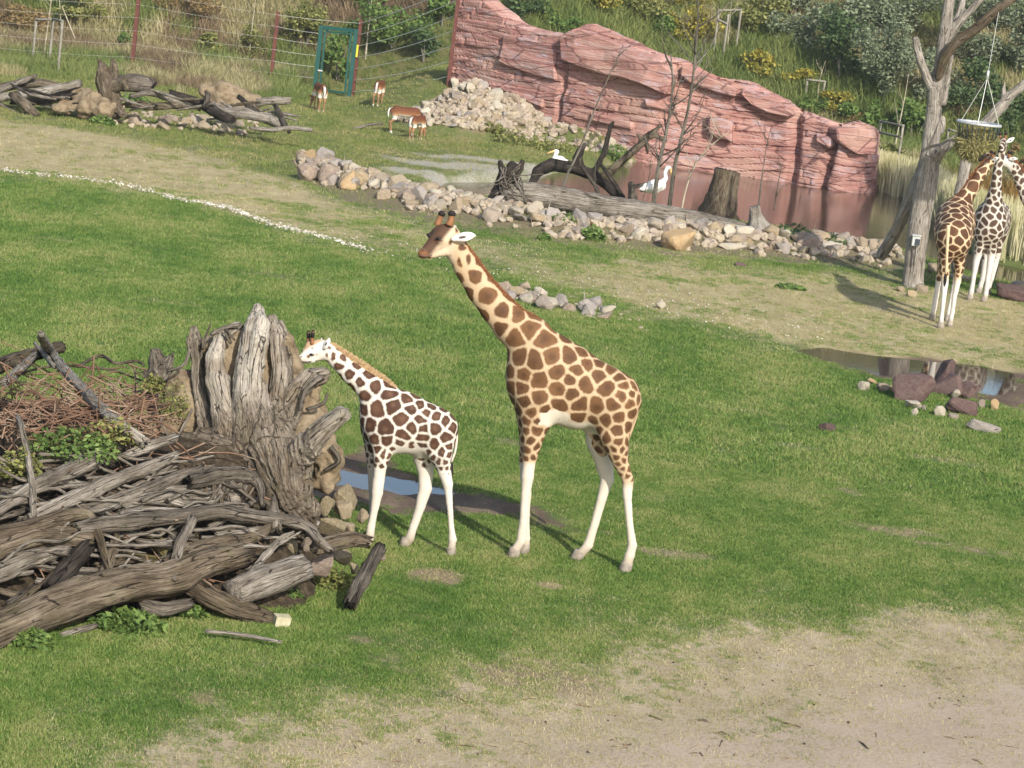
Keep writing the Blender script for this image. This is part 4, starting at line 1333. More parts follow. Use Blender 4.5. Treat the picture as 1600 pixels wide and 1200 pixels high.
def _giraffe(label, Y0, base_px, vox, torso, neck, head, legs, ctrl, mat, white_fn, mane=None, mane_mat=None, tail=None, horns=(), ears=(), eyes=(), lat=(0, 1, 0), tq=0.62, nq=0.7, seed=1, extra=(), brown_fn=None, tip=0.5, hoof=1.0, mane_r=3.5, hq=0.8, gap_fn=None, lump=0.010, mouth=(), slim=1.0, mane_span=(12, 88)):
    S_ = Solid(vox)
    lat = np.array(lat, float); lat /= np.linalg.norm(lat)
    sc = px_m(Y0)
    Pt, rt = chain_w(torso, Y0); S_.chain(Pt, rt, 14 / sc, lat, tq, 6 / sc)
    Pn, rn = chain_w(neck, Y0); S_.chain(Pn, rn, 16 / sc, lat, nq, 2.5 / sc)
    for ch in head:
        Ph, rh = chain_w(ch, Y0); S_.chain(Ph, rh, 4 / sc, lat, hq, 2 / sc)
    for ch, k, q in extra:
        Pe, re_ = chain_w(ch, Y0); S_.chain(Pe, re_, k / sc, lat, q)
    feet = []
    for lg in legs:
        Pl, rl = chain_w(lg, Y0)
        rl[2:] *= slim; rl[-1] /= slim ** 0.6
        # stand the last point on the ground
        Pl[-1][2] = gz(Pl[-1][0], Pl[-1][1]) + 0.05 * hoof
        kk = [12] + [1.5] * (len(Pl) - 2)
        for i_ in range(len(Pl) - 1):
            S_.cone(Pl[i_], Pl[i_ + 1], rl[i_], rl[i_ + 1], kk[i_] / sc, lat, 0.72 if i_ < 1 else 0.85)
        feet.append((Pl[-1], rl[-1], Pl[-2]))
    V, Q = S_.mesh(2)
    N = normals(V, Q)
    V = V + N * (lump * fbm(V * (5.5 if vox < 0.02 else 4), 3, seed))[:, None]
    N = normals(V, Q)
    g = on_y(*base_px, Y0); g[2] = gz(g[0], g[1])
    root = empty('giraffe', tuple(g)); props(root, label, 'giraffe')
    CW = [(*on_y(c[0], c[1], Y0 + (c[3] if len(c) > 3 else 0)), c[2]) for c in ctrl]
    px, py = proj(V)
    edge, cell, cd = pattern(V, N, CW, seed, None)
    wh = white_fn(px, py, V, N)
    br, mz = (brown_fn(px, py, V, N) if brown_fn else (np.zeros(len(V)), np.zeros(len(V))))
    hd = 0.7 * sstep(0.22, 0.06, V[:, 2] - g[2]) + 0.16 * sstep(0.8, 0.2, V[:, 2] - g[2])
    body = obj('body', mesh_np('body', rel(V, g), Q, mat, True, {'edge': edge, 'cell': cell, 'cd': cd, 'white': wh, 'brown': br, 'muzzle': mz, 'hoofdirt': hd, 'gap': (gap_fn(px, py) if gap_fn else np.zeros(len(V)))}), root)
    for c_, r_, up_ in feet:
        d = c_ - up_; d[2] = 0; L = np.linalg.norm(d); d = d / (L + 1e-6) * min(L, 0.04)
        zg = gz(c_[0], c_[1])
        Pn_ = np.array([[c_[0] - d[0] * .4, c_[1] - d[1] * .4, zg + 0.115 * hoof], [c_[0], c_[1], zg + 0.06 * hoof], [c_[0] + d[0], c_[1] + d[1], zg - 0.01]])
        V2, Q2, A2 = tube(Pn_, [r_ * 1.02, r_ * 1.12, r_ * 1.22], 12)
        obj('hoof', mesh_np('hoof', rel(V2, g), Q2, M_hoof.m), root)
    if mane:
        # a bristly crest of short hair along the top line of the neck
        if mane == 'auto':
            X = resample(np.array([[p[0], p[1], p[2], p[3] if len(p) > 3 else 0] for p in neck], float), 90)
            tg = np.gradient(X[:, :2], axis=0); tg /= np.linalg.norm(tg, axis=1)[:, None]
            pr_ = np.stack([-tg[:, 1], tg[:, 0]], 1)
            if pr_[45, 0] < 0: pr_ = -pr_
            i0, i1 = mane_span
            Pm = np.array([on_y(X[i_, 0] + pr_[i_, 0] * X[i_, 2] * 0.93, X[i_, 1] + pr_[i_, 1] * X[i_, 2] * 0.93, Y0 + X[i_, 3]) for i_ in range(i0, i1)])
            Pm = resample(Pm, 140)
            # set each point on the skin
            nrm = np.array([on_y(X[45, 0] + pr_[45, 0], X[45, 1] + pr_[45, 1], Y0) - on_y(X[45, 0], X[45, 1], Y0)])[0]; nrm /= np.linalg.norm(nrm)
        else:
            Pm = resample(np.array([on_y(a, b, Y0 + (c[0] if c else 0)) for a, b, *c in mane]), 140)
            nrm = np.array([0.2, 0, 0.98])
        rm = np.random.default_rng(seed)
        mh = mane_r * 2.0 / sc
        prof = np.sin(np.linspace(0.25, math.pi - 0.2, 140)) ** 0.5
        hair = []
        for i_ in range(0, 140):
            for w_ in range(5):
                p_ = Pm[i_] + lat * rm.normal() * 0.008 - nrm * 0.02
                d_ = nrm + rm.normal(size=3) * 0.22 - (Pm[min(i_ + 1, 139)] - Pm[max(i_ - 1, 0)]) * 3.0
                d_ /= np.linalg.norm(d_)
                h_ = (mh * prof[i_] + 0.02) * rm.uniform(0.8, 1.15)
                s_ = (Pm[min(i_ + 1, 139)] - Pm[max(i_ - 1, 0)]); s_ = s_ / np.linalg.norm(s_) * 0.011 + lat * rm.normal() * 0.004
                hair.append([p_ - s_, p_ + s_, p_ + d_ * h_ + s_ * 0.25, p_ + d_ * h_ - s_ * 0.25])
        hair = np.array(hair).reshape(-1, 3)
        obj('mane', mesh_np('mane', rel(hair, g), np.arange(len(hair)).reshape(-1, 4), mane_mat, False), root)
    if tail:
        P2, r2 = chain_w(tail, Y0)
        tl = limb('tail', P2, r2, mat, root, 8, base=g, n=14)
        e = P2[-1]
        Pk = np.array([e, e + [0.0, 0, -0.10], e + [0.01, 0, -0.26]])
        V2, Q2, A2 = tube(resample(np.column_stack([Pk]), 7), [0.016, 0.03, 0.036, 0.034, 0.028, 0.02, 0.008], 8, 0.3)
        obj('tail_tuft', mesh_np('tail_tuft', rel(V2, g), Q2, M_tuft.m), tl)
    for h in horns:
        P2, r2 = chain_w(h, Y0)
        hn = limb('ossicone', P2, r2, M_horn.m, root, 10, base=g, n=8)
        d = P2[-1] - P2[-2]; d /= np.linalg.norm(d)
        e = P2[-1]
        L = tip * np.linalg.norm(P2[-1] - P2[-2])
        V2, Q2, A2 = tube(np.array([e - d * L * 0.9, e - d * L * 0.3, e + d * L * 0.25]), np.array([r2[-1] * 1.12, r2[-1] * 1.25, r2[-1] * 0.7]), 10, 0.2)
        obj('horn_tip', mesh_np('horn_tip', rel(V2, g), Q2, M_tuft.m), hn)
    for er in ears:
        P2, r2 = chain_w(er, Y0)
        X = resample(np.column_stack([P2, r2]), 12)
        V2, Q2, A2 = tube(X[:, :3], X[:, 3], 12, flat=1.0)
        # flatten into a leaf: thin towards the viewer-side axis
        T, Nn, Bb = frames(X[:, :3])
        ctr = np.vstack([np.repeat(X[:, :3], 12, 0), X[0, :3], X[-1, :3]])
        dv = V2 - ctr
        nb_ = np.vstack([np.repeat(Bb, 12, 0), Bb[0], Bb[-1]])
        V2 = ctr + dv - nb_ * ((dv * nb_).sum(1) * 0.62)[:, None]
        ea = obj('ear', mesh_np('ear', rel(V2, g), Q2, M_ear.m), root)
        # dark inner hollow, a little proud of the near side
        sgn = -1.0 if Bb[6] @ np.array([0, 1.0, 0]) > 0 else 1.0
        cc = X[3:10, :3] + Bb[3:10] * sgn * (X[3:10, 3] * 0.30)[:, None]
        V3, Q3, A3 = tube(cc, X[3:10, 3] * np.array([.14, .30, .36, .34, .26, .15, .03]), 8)
        c3 = np.vstack([np.repeat(cc, 8, 0), cc[0], cc[-1]]); d3 = V3 - c3
        b3 = np.vstack([np.repeat(Bb[3:10], 8, 0), Bb[3], Bb[9]])
        V3 = c3 + d3 - b3 * ((d3 * b3).sum(1) * 0.7)[:, None]
        obj('ear_hollow', mesh_np('ear_hollow', rel(V3, g), Q3, M_earin.m), ea)
    for mo in mouth:
        P2, r2 = chain_w(mo, Y0)
        limb('nostril' if len(mo) == 2 else 'mouth_line', P2, r2, M_earin.m, root, 6, base=g, n=8)
    for e in eyes:
        c_ = on_y(e[0], e[1], Y0 + e[3]); ball('eye', c_, e[2] / sc, M_eye.m, root, g, (1.5, 1, 0.75))
    return root


# ------------------------------------------------------------------ the adult
YA = hit(890, 878)[1]


def white_adult(px, py, V, N):
    w = sstep(716, 738, py) * (px < 870)                        # front legs
    w = np.maximum(w, sstep(742, 788, py) * (px >= 870))        # hind legs
    # insides of the far hind leg, belly
    far = (V[:, 1] > YA + 0.03) & (px > 905) & (py > 664)
    w = np.maximum(w, np.where(far, sstep(660, 690, py), 0))
    inner = (px > 905) & (py > 660) & (V[:, 1] < YA) & (N[:, 1] > 0.3)
    w = np.maximum(w, np.where(inner, 1.0, 0))
    belly = sstep(-0.45, -0.8, N[:, 2]) * (py > 625) * (py < 685) * (px > 835) * (px < 960)
    w = np.maximum(w, belly)
    patch = 0.8 * sstep(1.2, 0.1, ((px - 866) / 27) ** 2 + ((py - 655) / 15) ** 2 + 0.5 * fbm(V * 14, 2, 3)) # white behind the elbow
    w = np.maximum(w, patch)
    w = np.maximum(w, 0.22 * sstep(716, 706, px) * (py < 412))   # head and throat
    return np.clip(w, 0, 1)


def brown_adult(px, py, V, N):
    # along the head: axis from the poll to the nose; the upper side is brown
    ax = np.array([-0.70, 0.71]); rel_ = np.stack([px - 701, py - 358], 1)
    t = rel_ @ ax; s = rel_ @ np.array([-0.71, -0.70])
    inh = (px < 716) & (py < 408) & (px > 640)
    br = sstep(-6.5, 0.5, s + 0.10 * t) * sstep(-14, -6, t) * inh
    br = np.maximum(br, inh * sstep(30, 38, t) * 0.75 * sstep(-11, -5, s))
    mz = inh * sstep(46, 53, t)
    return br, mz


giraffe('large brown-patched giraffe standing on the lawn, the bigger of the two in front', YA, (890, 878), 0.0155,
        torso=[(834, 602, 40), (852, 590, 60), (880, 600, 63), (908, 613, 57), (938, 618, 48), (960, 621, 40)],
        neck=[(842, 556, 46), (828, 531, 37), (800, 509, 29.5), (775, 482, 24.5), (751, 453, 21.5), (729, 418, 19.5), (714, 392, 17), (706, 378, 16)],
        head=[[(704, 368, 16, 0.02), (694, 370, 18, -0.02), (683, 378, 13.5, -.09), (672, 388, 10.2, -.15), (663, 395, 8.2, -.20), (660, 397, 7.4, -.22)],
              [(704, 386, 10, 0.02), (690, 393, 7.5, -.07), (672, 400, 4.8, -.17)],
              [(681, 364, 8, 0.0), (673, 368, 5.5, 0.02)], [(700, 361, 12, 0.0), (688, 360, 9, 0.0)], [(688, 375, 6, -.16), (685, 376, 5, -.17)]],
        legs=[[(842, 628, 34, -.13), (834, 680, 17, -.15), (827, 722, 12.5, -.15), (824, 745, 12, -.15), (821, 772, 8.8, -.15), (818, 815, 7.8, -.15), (814, 845, 9, -.15), (806, 858, 8.5, -.15), (803, 866, 9, -.15)],
              [(832, 625, 32, .13), (826, 680, 15, .14), (821, 722, 11.5, .14), (822, 745, 11, .14), (823, 775, 8.3, .14), (821, 815, 7.5, .14), (821, 842, 8.5, .14), (820, 852, 8.5, .14), (818, 860, 9, .14)],
              [(958, 632, 41, -.10), (960, 680, 24, -.15), (969, 722, 15, -.15), (981, 750, 11.5, -.15), (980, 775, 8.6, -.15), (984, 820, 7.3, -.15), (988, 852, 9, -.15), (984, 868, 8.8, -.15), (979, 882, 9.2, -.15)],
              [(946, 640, 38, .10), (940, 690, 24, .14), (945, 728, 16, .14), (949, 750, 12.8, .14), (941, 778, 9.3, .14), (929, 820, 8.0, .14), (919, 852, 8.8, .14), (909, 864, 8.4, .14), (903, 871, 9, .14)]],
        ctrl=[(713, 392, .10), (735, 432, .16), (765, 470, .175), (800, 508, .19), (840, 550, .185), (850, 600, .165), (835, 640, .135), (830, 680, .085), (826, 720, .06), (905, 620, .165), (920, 580, .125), (960, 590, .115), (985, 620, .10),
              (960, 645, .13), (968, 690, .085), (975, 730, .06), (980, 755, .05), (690, 388, .08), (700, 385, .075), (680, 392, .09)],
        mat=C_ADULT, slim=0.84, gap_fn=lambda px, py: 0.016 * sstep(820, 770, px) * (py < 560), white_fn=white_adult, brown_fn=brown_adult, seed=12,
        mane='auto', mane_span=(14, 88), mane_mat=M_mane_a.m,
        tail=[(992, 606, 5, 0.02), (998, 628, 3.6, 0.06), (992, 655, 2.8, 0.1), (980, 690, 2.2, 0.12)],
        horns=[[(683, 352, 6.2, 0.06), (687, 342, 4.6, 0.06), (691, 331, 4.6, 0.06)], [(702, 352, 6.8, -.05), (705, 342, 5, -.05), (706, 331, 5, -.05)]],
        ears=[[(705, 374, 2.5, -.11), (714, 372, 5.5, -.13), (727, 370, 7.5, -.15), (737, 368, 5, -.15), (743, 368, 1.0, -.15)],
              [(700, 366, 2.5, .10), (704, 362, 5, .17), (709, 358, 6, .25), (713, 354, 1.0, .33)]],
        eyes=[(685.5, 373, 3.2, -.20), (670.5, 367, 3.2, 0.0)], tip=0.55,
        mouth=[[(657, 399, .9, -.275), (665, 400.5, .9, -.262), (675, 399, .7, -.235)], [(661, 391, 1.3, -.262), (664, 389.5, 1.0, -.262)]])

# ------------------------------------------------------------------ the calf
YC = hit(640, 860)[1]


def white_calf(px, py, V, N):
    w = sstep(728, 744, py) * (px < 640)
    w = np.maximum(w, sstep(735, 762, py) * (px >= 640))
    far = (V[:, 1] > YC + 0.02) & (px > 635) & (py > 700)
    w = np.maximum(w, np.where(far, 1.0, 0))
    belly = sstep(-0.35, -0.75, N[:, 2]) * (py > 680) * (py < 716) * (px > 596) * (px < 690)
    w = np.maximum(w, belly)
    w = np.maximum(w, 0.17 * sstep(512, 506, px) * (py < 575))
    return np.clip(w, 0, 1)


def brown_calf(px, py, V, N):
    inh = (px < 516) & (py < 572)
    s = (px - 500) * -0.45 + (py - 540) * -0.89               # above the line from ear to nostril
    br = 0.85 * sstep(-2, 3.5, s - 4) * inh * sstep(512, 500, px)
    mz = 0.35 * inh * sstep(474, 468, px) * 0
    return br, mz


giraffe('young giraffe calf with dark patches on white, beside the big stump', YC, (640, 860), 0.0115,
        torso=[(592, 656, 24), (606, 654, 41), (632, 662, 46), (660, 668, 40), (680, 671, 31)],
        neck=[(600, 634, 33), (588, 616, 25), (570, 600, 20), (549, 582, 16.5), (530, 565, 14.2), (514, 551, 12.6), (506, 546, 11.5)],
        head=[[(506, 543, 11, 0.0), (497, 545, 12, -.01), (486, 550, 9.6, -.03), (477, 557, 6.8, -.05), (471, 560, 5.2, -.06)],
              [(502, 554, 8, 0.0), (488, 562, 5.0, -.03), (475, 565, 3.2, -.05)], [(498, 540, 9.5, 0.0), (485, 540, 7.6, 0.0), (478, 548, 5.5, -.02)]],
        legs=[[(598, 674, 25, -.09), (597, 710, 14, -.10), (593, 740, 9.5, -.10), (589, 770, 9.6, -.10), (585, 795, 7, -.10), (580, 822, 6.6, -.10), (577, 842, 8, -.10), (574, 852, 6.5, -.10), (572, 858, 6.8, -.10)],
              [(588, 674, 23, .09), (584, 712, 12.5, .10), (583, 742, 8.6, .10), (584, 770, 8.8, .10), (583, 795, 6.5, .10), (580, 822, 6.2, .10), (578, 838, 7.2, .10), (575, 847, 6.5, .10), (573, 853, 6.6, .10)],
              [(684, 674, 30, -.07), (688, 710, 18.5, -.10), (694, 736, 11, -.10), (700, 757, 8.4, -.10), (702, 785, 5.6, -.10), (705, 822, 5.0, -.10), (707, 843, 6.8, -.10), (706, 853, 6.2, -.10), (705, 860, 6.8, -.10)],
              [(668, 680, 28, .07), (663, 718, 17, .10), (665, 742, 12.5, .10), (665, 762, 11.2, .10), (657, 792, 8, .10), (646, 823, 6.6, .10), (640, 842, 7.6, .10), (635, 850, 6.4, .10), (632, 855, 7, .10)]],
        ctrl=[(510, 550, .055), (530, 566, .095), (555, 588, .115), (590, 618, .13), (605, 650, .135), (592, 690, .10), (593, 720, .055), (590, 745, .035), (640, 660, .125), (665, 635, .10), (690, 650, .115), (690, 690, .10), (692, 720, .06), (698, 745, .04), (488, 556, .055), (500, 550, .055), (480, 560, .075)],
        mat=C_CALF, slim=0.94, gap_fn=lambda px, py: 0.007 * sstep(600, 570, px) * (py < 640), white_fn=white_calf, brown_fn=brown_calf, seed=23, hoof=0.8,
        mane='auto', mane_span=(4, 86), mane_mat=M_mane_c.m, mane_r=5.0,
        tail=[(708, 662, 3.5, 0), (713, 682, 2.6, 0.03), (711, 705, 2.0, 0.07), (705, 722, 1.8, 0.08)],
        horns=[[(482, 539, 4, 0.035), (482, 530, 2.8, 0.035), (482, 519, 2.6, 0.035)], [(488, 538, 4, -.035), (488, 529, 2.8, -.035), (489, 518, 2.6, -.035)]],
        ears=[[(505, 545, 2, -.08), (509, 540, 5, -.10), (513, 533, 4.5, -.11), (515, 528, .8, -.12)], [(500, 538, 2, .07), (502, 533, 4, .12), (503, 528, .8, .16)]],
        eyes=[(487, 554, 2.8, -.083)], tip=0.95,
        mouth=[[(469, 564, .7, -.087), (478, 565.5, .8, -.088), (487, 564.5, .6, -.075)], [(469.5, 558, 1.1, -.088), (472, 557, .8, -.09)]])

# ------------------------------------------------------------------ three giraffes by the dead tree
YR = hit(1472, 512)[1]


def white_far(yl, yh):
    return lambda px, py, V, N: sstep(yl, yh, py)


giraffe('giraffe seen from behind beside the dead tree, reaching up to the hay', YR, (1472, 512), 0.024,
        torso=[(1490, 372, 29, 0.0), (1490, 364, 31, 0.35), (1491, 352, 32, 0.8), (1493, 345, 31, 1.2), (1494, 346, 25, 1.5)],
        neck=[(1492, 338, 26, 1.2), (1502, 318, 17, 1.35), (1518, 294, 12, 1.5), (1534, 270, 9, 1.65), (1546, 254, 7.5, 1.75)],
        head=[[(1548, 250, 7, 1.75), (1542, 246, 7, 1.9), (1535, 247, 4.5, 2.1), (1531, 249, 4, 2.2)]],
        legs=[[(1479, 388, 17, 0.05), (1476, 420, 10, 0.0), (1476, 445, 6.5, -.02), (1474, 470, 4.8, -.05), (1471, 496, 4.4, -.08), (1470, 508, 5.2, -.1), (1469, 514, 5, -.12)],
              [(1500, 388, 16, 0.15), (1499, 418, 9.5, 0.2), (1496, 440, 6.3, 0.22), (1491, 465, 4.6, 0.24), (1488, 488, 4.3, 0.25), (1486, 497, 4.8, 0.25), (1485, 502, 4.6, 0.25)],
              [(1477, 372, 16, 1.1), (1471, 410, 8, 1.0), (1467, 438, 5.8, 1.0), (1463, 462, 4.3, 0.98), (1460, 480, 4.6, .96), (1458, 487, 4.6, .95)],
              [(1505, 372, 16, 1.2), (1498, 410, 8, 1.2), (1494, 436, 5.8, 1.2), (1488, 462, 4.2, 1.15), (1484, 480, 4.4, 1.15), (1482, 490, 4.4, 1.1)]],
        ctrl=[(1490, 365, .19), (1480, 400, .13), (1500, 400, .13), (1478, 435, .08), (1495, 430, .08), (1493, 345, .2, 1.2), (1515, 298, .18, 1.5), (1540, 260, .12, 1.7)],
        mat=C_FARA, white_fn=white_far(425, 462), brown_fn=lambda px, py, V, N: ((px < 1541) * (py < 258) * 0.9, 0 * px), seed=31, lat=(1, 0, 0), tq=0.95, nq=0.85,
        mane=[(1485, 318, 1.0), (1498, 305, 1.3), (1513, 283, 1.5), (1528, 263, 1.65), (1540, 248, 1.75)], mane_mat=M_mane_a.m, mane_r=2.2,
        tail=[(1482, 352, 3.2, -.48), (1480, 385, 2.4, -.50), (1479, 412, 2, -.48), (1478, 428, 1.8, -.45)],
        horns=[[(1547, 244, 2.4, 1.72), (1550, 236, 2, 1.72)], [(1551, 246, 2.4, 1.6), (1555, 238, 2, 1.6)]],
        ears=[[(1550, 250, 1.2, 1.65), (1556, 248, 3, 1.6), (1561, 246, .6, 1.55)]], eyes=[(1541, 245, 1.5, 1.75)])

YB = hit(1530, 470)[1]
giraffe('pale giraffe facing the camera behind the giraffe seen from behind', YB, (1530, 470), 0.026,
        torso=[(1547, 352, 25, -0.1), (1549, 345, 28, 0.3), (1552, 340, 28, 0.9), (1555, 345, 25, 1.4)],
        neck=[(1549, 334, 22, -.05), (1553, 312, 14, -.15), (1556, 290, 9.5, -.2), (1559, 266, 8, -.2), (1563, 246, 7, -.2), (1566, 234, 6.5, -.2)],
        head=[[(1568, 226, 7.5, -.2), (1566, 222, 7.5, -.3), (1565, 229, 5.6, -.5), (1565, 236, 4.4, -.62)]],
        legs=[[(1534, 366, 16, -.1), (1529, 392, 8.5, -.1), (1525, 410, 6, -.1), (1521, 435, 4.4, -.1), (1518, 455, 4.6, -.1), (1516, 463, 5, -.1)],
              [(1552, 368, 15, -.1), (1550, 392, 8.5, -.1), (1547, 412, 6, -.1), (1543, 438, 4.4, -.1), (1540, 460, 4.6, -.1), (1538, 468, 5, -.1)],
              [(1543, 366, 15, 1.3), (1541, 395, 8, 1.3), (1539, 415, 5.8, 1.3), (1535, 436, 4.3, 1.3), (1532, 447, 4.6, 1.3), (1530, 452, 5, 1.3)],
              [(1562, 366, 15, 1.3), (1558, 395, 8, 1.3), (1554, 415, 5.8, 1.3), (1549, 436, 4.3, 1.3), (1545, 450, 4.6, 1.3), (1543, 456, 5, 1.3)]],
        ctrl=[(1547, 350, .16), (1553, 305, .13), (1560, 262, .1), (1532, 380, .1), (1551, 380, .1), (1528, 400, .07), (1555, 345, .18, 1.3)],
        mat=C_FARB, white_fn=white_far(392, 412), seed=37, lat=(1, 0, 0), tq=0.95, nq=0.9,
        brown_fn=lambda px, py, V, N: (0.5 * sstep(222, 216, py), 0 * px),
        horns=[[(1563, 217, 2.4, -.2), (1562, 207, 2, -.2)], [(1571, 217, 2.4, -.2), (1572, 206, 2, -.2)]],
        ears=[[(1573, 222, 1.5, -.2), (1579, 219, 3.6, -.2), (1585, 215, .6, -.2)], [(1559, 222, 1.5, -.2), (1552, 220, 3.4, -.2), (1547, 217, .6, -.2)]],
        eyes=[(1561, 224, 1.4, -.42), (1572, 225, 1.4, -.42)])

YD = YB + 0.9
giraffe('white-faced giraffe bending its neck in from the right edge', YD, (1660, 470), 0.028,
        torso=[(1640, 352, 24), (1652, 348, 31), (1672, 352, 33), (1695, 358, 30), (1712, 362, 24)],
        neck=[(1640, 345, 25), (1622, 330, 16), (1606, 308, 11.5), (1596, 285, 9.5), (1586, 265, 8.5), (1576, 254, 7.5)],
        head=[[(1573, 250, 7.2), (1566, 250, 6.8), (1557, 251, 5.2), (1550, 251, 4.2)], [(1572, 255, 5), (1555, 255, 3.2)]],
        legs=[[(1642, 368, 15, -.2), (1638, 400, 8, -.2), (1635, 425, 5.8, -.2), (1631, 450, 4.3, -.2), (1628, 470, 5, -.2)],
              [(1644, 368, 15, .2), (1642, 400, 8, .2), (1640, 425, 5.8, .2), (1636, 450, 4.3, .2), (1634, 466, 5, .2)],
              [(1708, 370, 18, -.2), (1706, 402, 10, -.2), (1708, 425, 6, -.2), (1703, 455, 4.4, -.2), (1700, 480, 5, -.2)],
              [(1710, 370, 18, .2), (1710, 402, 10, .2), (1714, 425, 6, .2), (1709, 455, 4.4, .2), (1706, 476, 5, .2)]],
        ctrl=[(1670, 350, .19), (1605, 305, .15), (1590, 275, .11), (1575, 253, .06), (1640, 390, .1), (1708, 400, .1)],
        mat=C_FARB, white_fn=lambda px, py, V, N: np.maximum(sstep(400, 425, py), 0.8 * sstep(1582, 1574, px)), seed=41,
        mane=[(1580, 246), (1592, 258), (1603, 276), (1614, 300), (1632, 322)], mane_mat=M_mane_a.m, mane_r=2.0,
        brown_fn=lambda px, py, V, N: (0.6 * sstep(1556, 1551, px), 0 * px),
        tail=[(1732, 350, 3, 0), (1736, 370, 2.2, 0), (1735, 400, 1.8, 0)],
        horns=[[(1573, 245, 2.3, .1), (1577, 236, 1.9, .1)], [(1576, 246, 2.4, -.1), (1581, 237, 1.9, -.1)]],
        ears=[[(1577, 249, 1.2, -.12), (1584, 248, 3, -.15), (1590, 248, .6, -.18)]], eyes=[(1566, 247, 1.5, -.11)])

# ------------------------------------------------------------------ impalas
CI = Mat('impala_coat', 0.7, 0.2)
ci = CI.ramp(CI.math('ADD', CI.attr('side'), CI.math('MULTIPLY', CI.math('SUBTRACT', CI.noise(CI.objc(), 14, 3), 0.5), 0.12)),
             [(0.0, (0.72, 0.66, 0.56)), (0.2, (0.42, 0.28, 0.16)), (0.42, (0.28, 0.135, 0.06)), (0.7, (0.17, 0.065, 0.026)), (1.0, (0.12, 0.042, 0.018))])
ci = CI.mix(CI.attr('pale'), ci, (0.62, 0.55, 0.45))
ci = CI.mix(CI.attr('dark'), ci, (0.03, 0.022, 0.018))
CI.color(ci)


def impala(px, py, facing, graze, label, seed, scale=1.0, leg_spread=0.0):
    """facing: plan angle the animal looks to (0 = right in the photo, 90 = away)"""
    p = hit(px, py)
    r = np.random.default_rng(seed)
    a = R(facing); fw = np.array([math.cos(a), math.sin(a), 0]); lt = np.array([-math.sin(a), math.cos(a), 0]); up = np.array([0, 0, 1.0])
    W = lambda f, l, z: p + (fw * f + lt * l + up * z) * scale
    S_ = Solid(0.013 * scale, 0.05)
    k = 0.04 * scale; sc = scale
    S_.chain([W(-.36, 0, .70), W(-.26, 0, .72), W(0, 0, .70), W(.25, 0, .72), W(.36, 0, .74)], np.array([.12, .155, .15, .16, .11]) * sc, k, lt, 0.72)
    if graze:
        nk = [W(.36, 0, .76), W(.52, .02, .58), W(.62, .04, .36)]; hd = [W(.60, .04, .36), W(.64, .04, .28), W(.66, .05, .12)]
    else:
        nk = [W(.36, 0, .78), W(.48, .0, .92), W(.52, 0, 1.06)]; hd = [W(.52, 0, 1.07), W(.6, 0, 1.05), W(.72, 0, .99)]
    S_.chain(nk, np.array([.11, .075, .062]) * sc, k, lt, 0.8)
    S_.chain(hd, np.array([.062, .058, .03]) * sc, 0.03 * sc, lt, 0.8)
    feet = []
    for f, l, b in ((-.30, .08, -1), (-.30, -.08, -1), (.28, .07, 1), (.28, -.07, 1)):
        df = r.uniform(-.06, .06)
        if b < 0:
            L = [W(f, l * .8, .62), W(f + .02, l, .48), W(f - .08 + df, l, .34), W(f - .03 + df, l, .14), W(f - .02 + df, l, .03)]; rr = [.105, .07, .032, .021, .024]
        else:
            L = [W(f, l * .8, .62), W(f + .01, l, .46), W(f + df, l, .30), W(f + df, l, .12), W(f + .02 + df, l, .03)]; rr = [.085, .05, .028, .020, .024]
        S_.chain(L, np.array(rr) * sc, 0.03 * sc); feet.append(L[-1])
    V, Q = S_.mesh(1); N = normals(V, Q)
    q = (V - p) / scale
    z = q[:, 2]; fwc = q @ fw; lc = q @ lt
    side = np.clip(0.15 + (z - 0.56) / 0.30 + 0.25 * N[:, 2], 0, 1) * (z > 0.45) + (z <= 0.45) * 0.36
    pale = sstep(-.30, -.42, fwc) * sstep(.046, .028, np.abs(lc)) * sstep(.5, .6, z) * sstep(.86, .78, z)
    pale = np.maximum(pale, sstep(-0.3, -0.7, N[:, 2]) * (z > .5) * (z < .66))
    dark = sstep(.012, .004, np.abs(np.abs(lc) - .062)) * sstep(-.28, -.36, fwc) * (z > .5) * (z < .82)
    dark = np.maximum(dark, sstep(0.02, 0.008, np.abs(lc)) * sstep(-.40, -.46, fwc) * (z > .5))
    t = empty('impala', tuple(p)); props(t, label, 'antelope', 'impalas grazing by the fence')
    obj('body', mesh_np('body', rel(V, p), Q, CI.m, True, {'side': side, 'pale': pale, 'dark': dark}), t)
    for f in feet:
        V2, Q2, _ = tube(np.array([f + [0, 0, .05], f + [0, 0, .01], f + fw * .02 + [0, 0, -.03]]), np.array([.022, .026, .028]) * sc, 8)
        obj('hoof', mesh_np('hoof', rel(V2, p), Q2, M_ear.m), t)
    V2, Q2, _ = tube(resample(np.array([W(-.46, 0, .78), W(-.50, 0, .66), W(-.48, 0, .48)]), 7), np.array([.02, .022, .024, .024, .022, .018, .008]) * sc, 6)
    obj('tail', mesh_np('tail', rel(V2, p), Q2, M_ear.m), t)
    for s in (1, -1):
        b = hd[0] - (hd[1] - hd[0]) * 0.3
        V2, Q2, _ = tube(np.array([b, b + lt * s * .06 * sc + up * .03 * sc, b + lt * s * .14 * sc + up * .05 * sc]), np.array([.015, .03, .006]) * sc, 6)
        obj('ear', mesh_np('ear', rel(V2, p), Q2, M_horn.m), t)
    return t


impala(497, 174, 112, True, 'impala seen from behind, grazing in front of the green gate', 1, 1.06)
impala(590, 165, 80, True, 'impala seen from behind on the grass right of the green gate', 2, 0.98)
impala(628, 210, 8, True, 'impala standing sideways at the foot of the stone pile', 3, 1.0)
impala(649, 219, 62, True, 'dark impala seen from behind, nearest to the stone pile', 4, 0.88)

